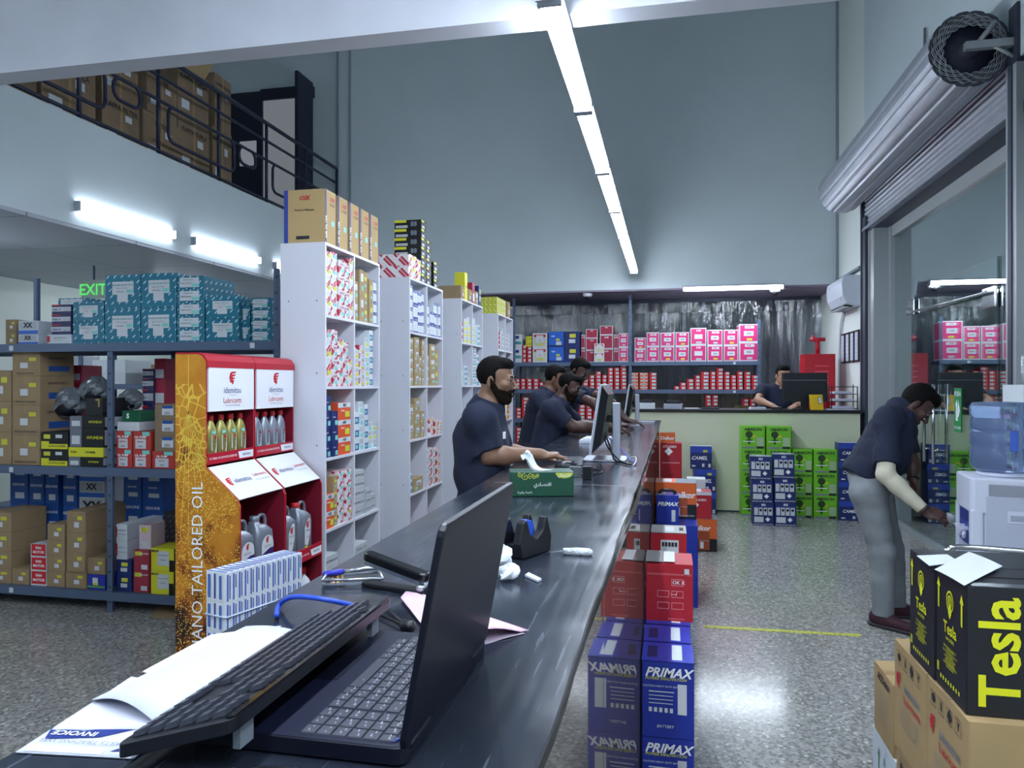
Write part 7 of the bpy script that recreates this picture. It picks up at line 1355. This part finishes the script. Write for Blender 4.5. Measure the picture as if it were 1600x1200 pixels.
def make(label, J, o):
    """J joints in metres; o options of skin, build, hair, beard and clothes"""
    pts = np.array([v for v in J.values() if not isinstance(v, (tuple, int, float)) or len(np.shape(v)) == 1 and len(v) == 3], dtype=np.float32)
    lo = pts.min(0) - .24; hi = pts.max(0) + .24; lo[2] = max(lo[2], -.01); vx = o.get('vox', .007); s = o.get('s', 1.0); q = o.get('bulk', 1.0)
    G = Field(lo, hi, vx); T_ = {k: np.array(v, dtype=np.float32) for k, v in J.items()}
    e = empty('person', (float(T_['pelvis'][0]), float(T_['pelvis'][1]), 0), label, 'person', o.get('grp')); off = Vector(e.location); sk = o['skin']
    pel, che, nk = T_['pelvis'], T_['chest'], T_['neck']; fb = unit(o['body']); side = unit(np.cross([0,0,1], fb)); hd = T_['head']; F = frame(o['face'], o.get('headup', (0,0,1)))
    # trunk
    G.cone(pel, che, .125*s*q, .13*s*q, .05, fb, .78); G.cone(che, nk - (nk-che)*.25, .13*s*q, .09*s*q, .05, fb, .75)
    for S_ in ('R', 'L'):
        sh = T_['sh'+S_]; G.cone(nk - (nk-che)*.2, sh, .06*s, .055*s*q, .05); el, wr = T_['el'+S_], T_['wr'+S_]
        G.cone(sh, el, .05*s*q, .040*s*q, .03); mid = el + (wr-el)*.28; G.cone(el, mid, .040*s*q, .042*s*q, .02); G.cone(mid, wr, .042*s*q, .026*s, .03)
        hd_ = o['hand'+S_]; hand(G, wr, *hd_[:3], **(hd_[3] if len(hd_) > 3 else {}))
    if 'hipR' in T_:
        for S_ in ('R', 'L'):
            h_, kn, an = T_['hip'+S_], T_['kn'+S_], T_['an'+S_]; G.cone(pel, h_, .11*s, .09*s, .05); G.cone(h_, kn, .088*s*q, .058*s, .03); G.cone(kn, kn + (an-kn)*.35, .054*s, .053*s, .02); G.cone(kn + (an-kn)*.35, an, .053*s, .036*s, .03)
            ft = unit(T_['toe'+S_] - an*vec(1,1,0) - vec(0,0,T_['toe'+S_][2])); G.cone(an, an + ft*.03 - vec(0,0,.05), .04*s, .035*s, .03); G.cone(an - vec(0,0,.06), T_['toe'+S_], .036, .03, .03)
    G.cone(nk - (nk-che)*.15, hd - F[:,0]*.028*o.get('hs', s) - F[:,2]*.045*o.get('hs', s), .060*s*q, .056*o.get('hs', s), .03)
    hs = o.get('hs', s); P, R = head(G, hd, F, hs)
    s0 = s; s = hs
    def mk(fld, nm, m, parent=e):
        ob = fld.mesh(nm, m, parent); ob.location = -off if parent is e else (0,0,0); return ob
    # hair: a shell outside the skull, kept above the hairline
    sl, X, Y, Z = G.sub(hd-.16*s, hd+.16*s, .02); hf = Field.__new__(Field); hf.vox = vx; hf.lo = np.array([a_.ravel()[0] for a_ in (X, Y, Z)], dtype=np.float32); hf.f = G.f[sl].copy(); hf.n = np.array(hf.f.shape); hf.ax = [X.ravel(), Y.ravel(), Z.ravel()]
    lc = [(X-hd[0])*F[0,i]+(Y-hd[1])*F[1,i]+(Z-hd[2])*F[2,i] for i in range(3)]; f_, l_, u_ = [v/s for v in lc]
    base = hf.f.copy(); ht = o.get('hair', .012); rr = (np.sin(f_*260+2*np.sin(l_*90))*np.sin(l_*240+2*np.sin(u_*80)))*.0016*s
    cran = np.sqrt(((f_+.012)/.1)**2 + (l_/.0815)**2 + ((u_-.046)/(.083+ht))**2); cr = np.minimum((cran-1)*.085, (np.sqrt(((f_-.036)/.058)**2 + (l_/.06)**2 + ((u_-.09)/(.031+ht))**2)-1)*.04)*s
    hairline = np.maximum(.062 + .1*np.maximum(f_,-.2)*0 - u_, f_ - .03)  # front top region
    keep = np.minimum(np.maximum(-(u_ - .062 - .25*(.085-f_)*0), 0)*0 + np.where(f_ > .03, .068 - u_ , np.where(f_ > -.03, (.0 + (f_+.03)*1.13) - u_, -.055 - u_)), 9)
    side_ = np.maximum(np.abs(f_-.006)-.009+.08*np.maximum(0,.02-u_), np.maximum(-.03-u_, u_-.07))    # sideburns
    keep = np.minimum(keep, side_); hf.f = np.maximum(np.maximum(cr, base-(.022+ht)*s) + rr, keep*s).astype(np.float32); hf.f = np.maximum(hf.f, -(base + .006)) if False else hf.f
    if o.get('hairmat') is not False: mk(hf, 'hair', M_hair)
    if o.get('beard'):
        bf = Field.__new__(Field); bf.__dict__.update(hf.__dict__); th = o['beard']; reg = np.maximum(u_ + .038 + np.maximum(0, (f_-.03))*.32 - np.maximum(0, .03-f_)*1.5, -.010 - f_ + np.maximum(0, -.04-u_)*.55); reg = np.maximum(reg, -.125-u_*1.0)
        mus = np.maximum(np.abs(u_+.050)-.0065, np.maximum(.07-f_, np.abs(l_)-.030)); reg = np.minimum(reg, mus); mouth = np.sqrt(((f_-.09)/.03)**2+(l_/.022)**2+((u_+.067)/.0085)**2); reg = np.maximum(reg, (1-mouth)*.0085)
        bf.f = np.maximum(base - th*s + rr*.6, reg*s).astype(np.float32); mk(bf, 'beard', M_beard)
    face_parts(e, P, F, s)
    for ch in [x for x in bpy.data.objects if x.parent == e and x.name.split('.')[0] in ('eye', 'eyebrow')]: ch.location = -off
    s = s0
    # polo shirt
    SH = G.like(); loose = o.get('loose', .018)
    hemc = T_.get('hem', pel); SH.cone(hemc, che, (.135*q+loose*.8)*s, (.137*q+loose)*s, .05, fb, .8); SH.cone(che, nk-(nk-che)*.22, (.137*q+loose)*s, (.085*q)*s, .05, fb, .78)
    if 'belly' in T_: SH.ell(T_['belly'], (.13*q*s, .15*q*s, .14*s), frame(fb, (0,0,1)), .06)
    SH.plane(hemc - unit(che-hemc)*.04, -(che-hemc)); 
    for S_ in ('R', 'L'):
        sh, el = T_['sh'+S_], T_['el'+S_]; SH.cone(nk - (nk-che)*.22, sh, .065*s, (.052*q+loose*.6)*s, .05); ed = sh + (el-sh)*o.get('sleeve', .72); SH.cone(sh, ed, (.054*q+loose*.6)*s, (.047*q+loose*.75)*s, .06, cap=1)
    SH.ripple(.0017, 42, 5, dirw=(1,1,.6)); SH.ripple(.003, 17, 9)
    # neckline
    nd = unit(hd - nk); cn = nk + nd*.012*s; SH.ell(cn + fb*.035*s + nd*.03, (.062*s, .058*s, .07*s), frame(fb, nd), .01, 's')
    sh_o = mk(SH, 'polo_shirt', o.get('shirt', M_polo))
    CO = G.like(); CO.cone(cn - nd*.035*s, cn + nd*.026*s, .092*s, .070*s, .01, cap=1); CO.cone(cn - nd*.06*s, cn + nd*.06*s, .070*s, .060*s, .004, mode='s'); CO.ell(cn + fb*.085*s, (.035,.014,.09), frame(fb, nd), .006, 's'); co = mk(CO, 'collar', o.get('shirt', M_polo), sh_o)
    if 'badge' in o:
        pass
    if 'hipR' in T_:
        TR = G.like(); w_ = o.get('trouser', .012); TR.cone(pel + unit(che-pel)*.04, pel - (che-pel)*.02, .128*s*q, .125*s*q, .04, fb, .85)
        for S_ in ('R', 'L'):
            h_, kn, an = T_['hip'+S_], T_['kn'+S_], T_['an'+S_]; TR.cone(pel, h_, (.11+w_)*s, (.092+w_)*s, .05); TR.cone(h_, kn, (.09*q+w_)*s, (.062+w_)*s, .03); TR.cone(kn, an - vec(0,0,.005), (.066+w_)*s, (.052+w_)*s, .02, cap=1)
        TR.ripple(.0022, 26, 3, dirw=(.4,.4,1)); mk(TR, 'jeans', o.get('tmat', mat('dark_trousers', '1a1d28', .85)))
        for S_ in ('R', 'L'):
            an, to = T_['an'+S_], T_['toe'+S_]; ft = unit((to-an)*vec(1,1,0)); K = G.like(); a0 = an*vec(1,1,0); up = vec(0,0,1)
            K.cone(a0 - ft*.045 + up*.05, a0 + ft*.03 + up*.055, .042, .044, .03); K.cone(a0 + ft*.0 + up*.045, a0 + ft*.17 + up*.032, .046, .034, .03); K.cone(a0 + up*.07 - ft*.02, a0 + up*.1 - ft*.015, .045, .043, .03, cap=1); K.plane((0,0,.0), (0,0,-1)); so = mk(K, 'shoe', o.get('shoe', mat('black_shoe','17171b',.5)))
            K2 = G.like(); K2.cone(a0 - ft*.05 + up*.03, a0 + ft*.17 + up*.03, .05, .043, .01); K2.plane((0,0,.022), (0,0,1)); K2.plane((0,0,.001), (0,0,-1)); mk(K2, 'sole', o.get('sole', M_black), so)
    mk(G, 'body', sk); return e, P, F, off
def empty_child(e): return e
SK1 = skinmat('tan_skin', '7e5e4b'); SK2 = skinmat('brown_skin', '6e4b3c'); SK3 = skinmat('deep_brown_skin', '4c3430')
# ---- the clerk at the nearer monitor
D1 = vec(.62,.42,-.05)
J = dict(pelvis=(-.825,3.33,.98), chest=(-.858,3.34,1.24), neck=(-.825,3.34,1.395), head=(-.782,3.335,1.513), shR=(-.828,3.19,1.335), elR=(-.785,3.20,1.178), wrR=(-.585,3.335,1.178), shL=(-.85,3.50,1.335), elL=(-.80,3.56,1.16), wrL=(-.62,3.58,1.155), hem=(-.84,3.33,1.02), belly=(-.85,3.33,1.13),
    hipR=(-.83,3.25,.93), knR=(-.83,3.25,.5), anR=(-.86,3.24,.08), toeR=(-.71,3.22,.03), hipL=(-.83,3.42,.93), knL=(-.83,3.43,.5), anL=(-.86,3.43,.08), toeL=(-.71,3.45,.03))
e1, P1_, F1, off1 = make('bearded man in navy polo reaching for the mouse at the nearer monitor', J, dict(vox=.0046, s=1.04, hs=.86, bulk=.9, skin=SK1, body=(1,.05,0), face=(1,-.04,-.04), hair=.009, beard=.006, sleeve=.82, loose=.02,
    handR=(vec(.8,.45,-.12), vec(.1,.1,-1), vec(-.5,.85,0), dict(curls=(.45,.5,.5,.5), th=.4)), handL=(vec(.9,.1,-.1), vec(0,0,-1), vec(0,-1,0))))
b = MB(); o_ = Vector(P1_(0,0,0)); 
b.box(-.727, -.719, 3.228, 3.252, 1.255, 1.285, M_whitep)
bd = b.build('chest_emblem', e1); bd.location = -off1
# ---- three clerks further along
def clerk(label, X, Y, zh, face, skin, opts, arms):
    J = dict(pelvis=(X-.17,Y-.02,.95), chest=(X-.10,Y,zh-.26), neck=(X-.04,Y,zh-.115), head=(X+.02,Y,zh), shR=(X-.09,Y-.18,zh-.16), shL=(X-.08,Y+.18,zh-.16), hem=(X-.16,Y-.02,.99), **arms,
        hipR=(X-.17,Y-.1,.92), knR=(X-.15,Y-.1,.5), anR=(X-.17,Y-.1,.08), toeR=(X-.03,Y-.1,.03), hipL=(X-.17,Y+.08,.92), knL=(X-.15,Y+.09,.5), anL=(X-.17,Y+.09,.08), toeL=(X-.03,Y+.09,.03))
    d = dict(vox=.0075, skin=skin, body=(1,0,0), face=face, sleeve=.75, handR=(vec(.9,.2,-.2), vec(0,0,-1), vec(0,1,0)), handL=(vec(.9,-.1,-.2), vec(0,0,-1), vec(0,-1,0))); d.update(opts); return make(label, J, d)
clerk('bearded man in navy polo bent towards the monitor, front one of the three clerks', -.755, 5.53, 1.475, (.9,-.12,-.28), SK3, dict(beard=.006, hair=.004, hs=.84, vox=.0062, headup=(.3,0,1)), dict(elR=(-.68,5.38,1.185), wrR=(-.43,5.46,1.19), elL=(-.68,5.84,1.16), wrL=(-.46,5.74,1.16)))
clerk('dark haired man in navy polo mostly hidden behind the front clerk', -.93, 6.0, 1.54, (.95,.1,-.1), SK2, dict(hair=.014, hs=.84), dict(elR=(-.86,5.76,1.2), wrR=(-.65,5.82,1.16), elL=(-.82,6.2,1.17), wrL=(-.6,6.2,1.16)))
clerk('man in navy polo leaning over with both arms down, behind the other two clerks', -.80, 6.52, 1.61, (.8,-.35,-.45), SK3, dict(hair=.014, hs=.9, headup=(.3,-.1,1), beard=.005, sleeve=.7), dict(elR=(-.62,6.20,1.34), wrR=(-.42,6.16,1.17), elL=(-.55,6.55,1.38), wrL=(-.36,6.48,1.19)))
# ---- the smiling man behind the far counter
hx = onY(1224, 580, 9.78).x
J = dict(pelvis=(hx-.02,9.98,.98), chest=(hx-.05,9.90,1.28), neck=(hx-.03,9.86,1.47), head=(hx,9.80,1.60), shR=(hx-.24,9.86,1.42), shL=(hx+.16,9.88,1.42), elR=(hx-.32,9.68,1.30), wrR=(hx-.17,9.42,1.235), elL=(hx+.22,9.66,1.26), wrL=(hx+.1,9.5,1.24), hem=(hx-.02,9.98,1.0),
    hipR=(hx-.12,9.98,.93), knR=(hx-.12,9.96,.5), anR=(hx-.12,9.98,.08), toeR=(hx-.12,9.84,.03), hipL=(hx+.08,9.98,.93), knL=(hx+.08,9.96,.5), anL=(hx+.08,9.98,.08), toeL=(hx+.08,9.84,.03))
make('smiling man in navy polo behind the wide black monitor on the far counter', J, dict(vox=.0075, s=1.06, skin=skinmat('light_brown_skin','a37a62'), body=(0,-1,0), face=(.28,-.95,-.08), hair=.014, sleeve=.6, handR=(vec(.5,-.8,-.3), vec(0,0,-1), vec(.8,.5,0)), handL=(vec(-.5,-.8,-.2), vec(0,0,-1), vec(-.8,.5,0))))
# ---- the man bending at the water dispenser
M_jean = mat('grey_denim', '82878c', .85, bump=.3, bscale=300, var=.1, vscale=14); M_sh1 = mat('maroon_trainer', '3a1a26', .7); M_slv = mat('cream_sun_sleeve', 'c2bda8', .75)
pf = onD
def Q(px, py, d): v = pf(px, py, d); return (v.x, v.y, v.z)
J = dict(pelvis=Q(1362,742,4.62), chest=Q(1392,678,4.60), neck=Q(1412,640,4.56), head=Q(1430,634,4.54), shR=Q(1388,655,4.45), shL=Q(1408,658,4.72), elR=Q(1384,742,4.36), wrR=Q(1444,797,4.24), elL=Q(1424,722,4.64), wrL=Q(1426,747,4.58), hem=Q(1350,738,4.62), belly=Q(1385,712,4.58),
    hipR=Q(1356,768,4.54), knR=Q(1378,858,4.53), anR=Q(1380,952,4.56), toeR=Q(1412,972,4.46), hipL=Q(1366,768,4.70), knL=Q(1392,856,4.72), anL=Q(1400,940,4.76), toeL=Q(1434,950,4.72))
for k in ('toeR', 'toeL'): J[k] = (J[k][0], J[k][1], .032)
for k in ('anR', 'anL'): J[k] = (J[k][0], J[k][1], .085)
ex, Px, Fx, ox = make('man in navy polo and grey jeans bending to the water dispenser with a cream sleeve', J, dict(vox=.0062, s=1.0, bulk=1.06, skin=SK3, body=(.93,.05,-.42), face=(.75,-.12,-.75), headup=(.75,0,.75), hair=.02, sleeve=.80, loose=.02, tmat=M_jean, trouser=.010, shoe=M_sh1, sole=mat('grey_sole','3a3a40',.6),
    handR=(vec(.85,-.25,-.35), vec(.1,.6,-.6), vec(.2,.6,.5), dict(curls=(.5,.6,.7,.8))), handL=(vec(.12,.0,-1), vec(-.8,-.2,0), vec(.3,-.9,0), dict(curls=(.4,.5,.6,.6)))))
A_, B_ = np.array(J['elR'], dtype=np.float32), np.array(J['wrR'], dtype=np.float32); S_h = np.array(J['shR'], dtype=np.float32)
K = Field(np.minimum(np.minimum(A_, B_), S_h)-.12, np.maximum(np.maximum(A_, B_), S_h)+.12, .0055); st_ = S_h + (A_-S_h)*.6
K.cone(st_, A_, .056, .050, .02); K.cone(A_, A_+(B_-A_)*.3, .050, .049, .02); K.cone(A_+(B_-A_)*.3, B_ - unit(B_-A_)*.01, .049, .034, .02, cap=1); K.ripple(.0008, 70, 4); so = K.mesh('arm_sleeve', M_slv, ex); so.location = -ox
for S2, w in (('R', .032), ('L', .03)):
    wr = Vector(J['wr'+S2]); dd = (Vector(J['wr'+S2]) - Vector(J['el'+S2])).normalized(); b = MB(); n = 24; a = dd.cross(Vector((0,0,1))); a = a.normalized() if a.length > .1 else Vector((1,0,0)); c = dd.cross(a)
    ring = [wr + (a*math.cos(2*math.pi*k/n) + c*math.sin(2*math.pi*k/n))*w + dd*.004 for k in range(n)]; b.tube(ring, .007 if S2 == 'L' else .003, M_black, 8, closed=True); wo = b.build('wristwatch' if S2 == 'L' else 'wrist_band', ex); wo.location = -ox
hr = Vector(J['wrR']) + Vector((.85,-.25,-.35)).normalized()*.105; b = MB(); b.lathe([(.024,0),(.032,.07),(.03,.071)], MATS['clear_cup'], 20); tag(b.build('paper_cup', None, (hr.x+.03, hr.y+.01, hr.z-.045), 0, rot=(0, .3, 0)), 'small clear cup held at the taps by the bending man', 'cup')
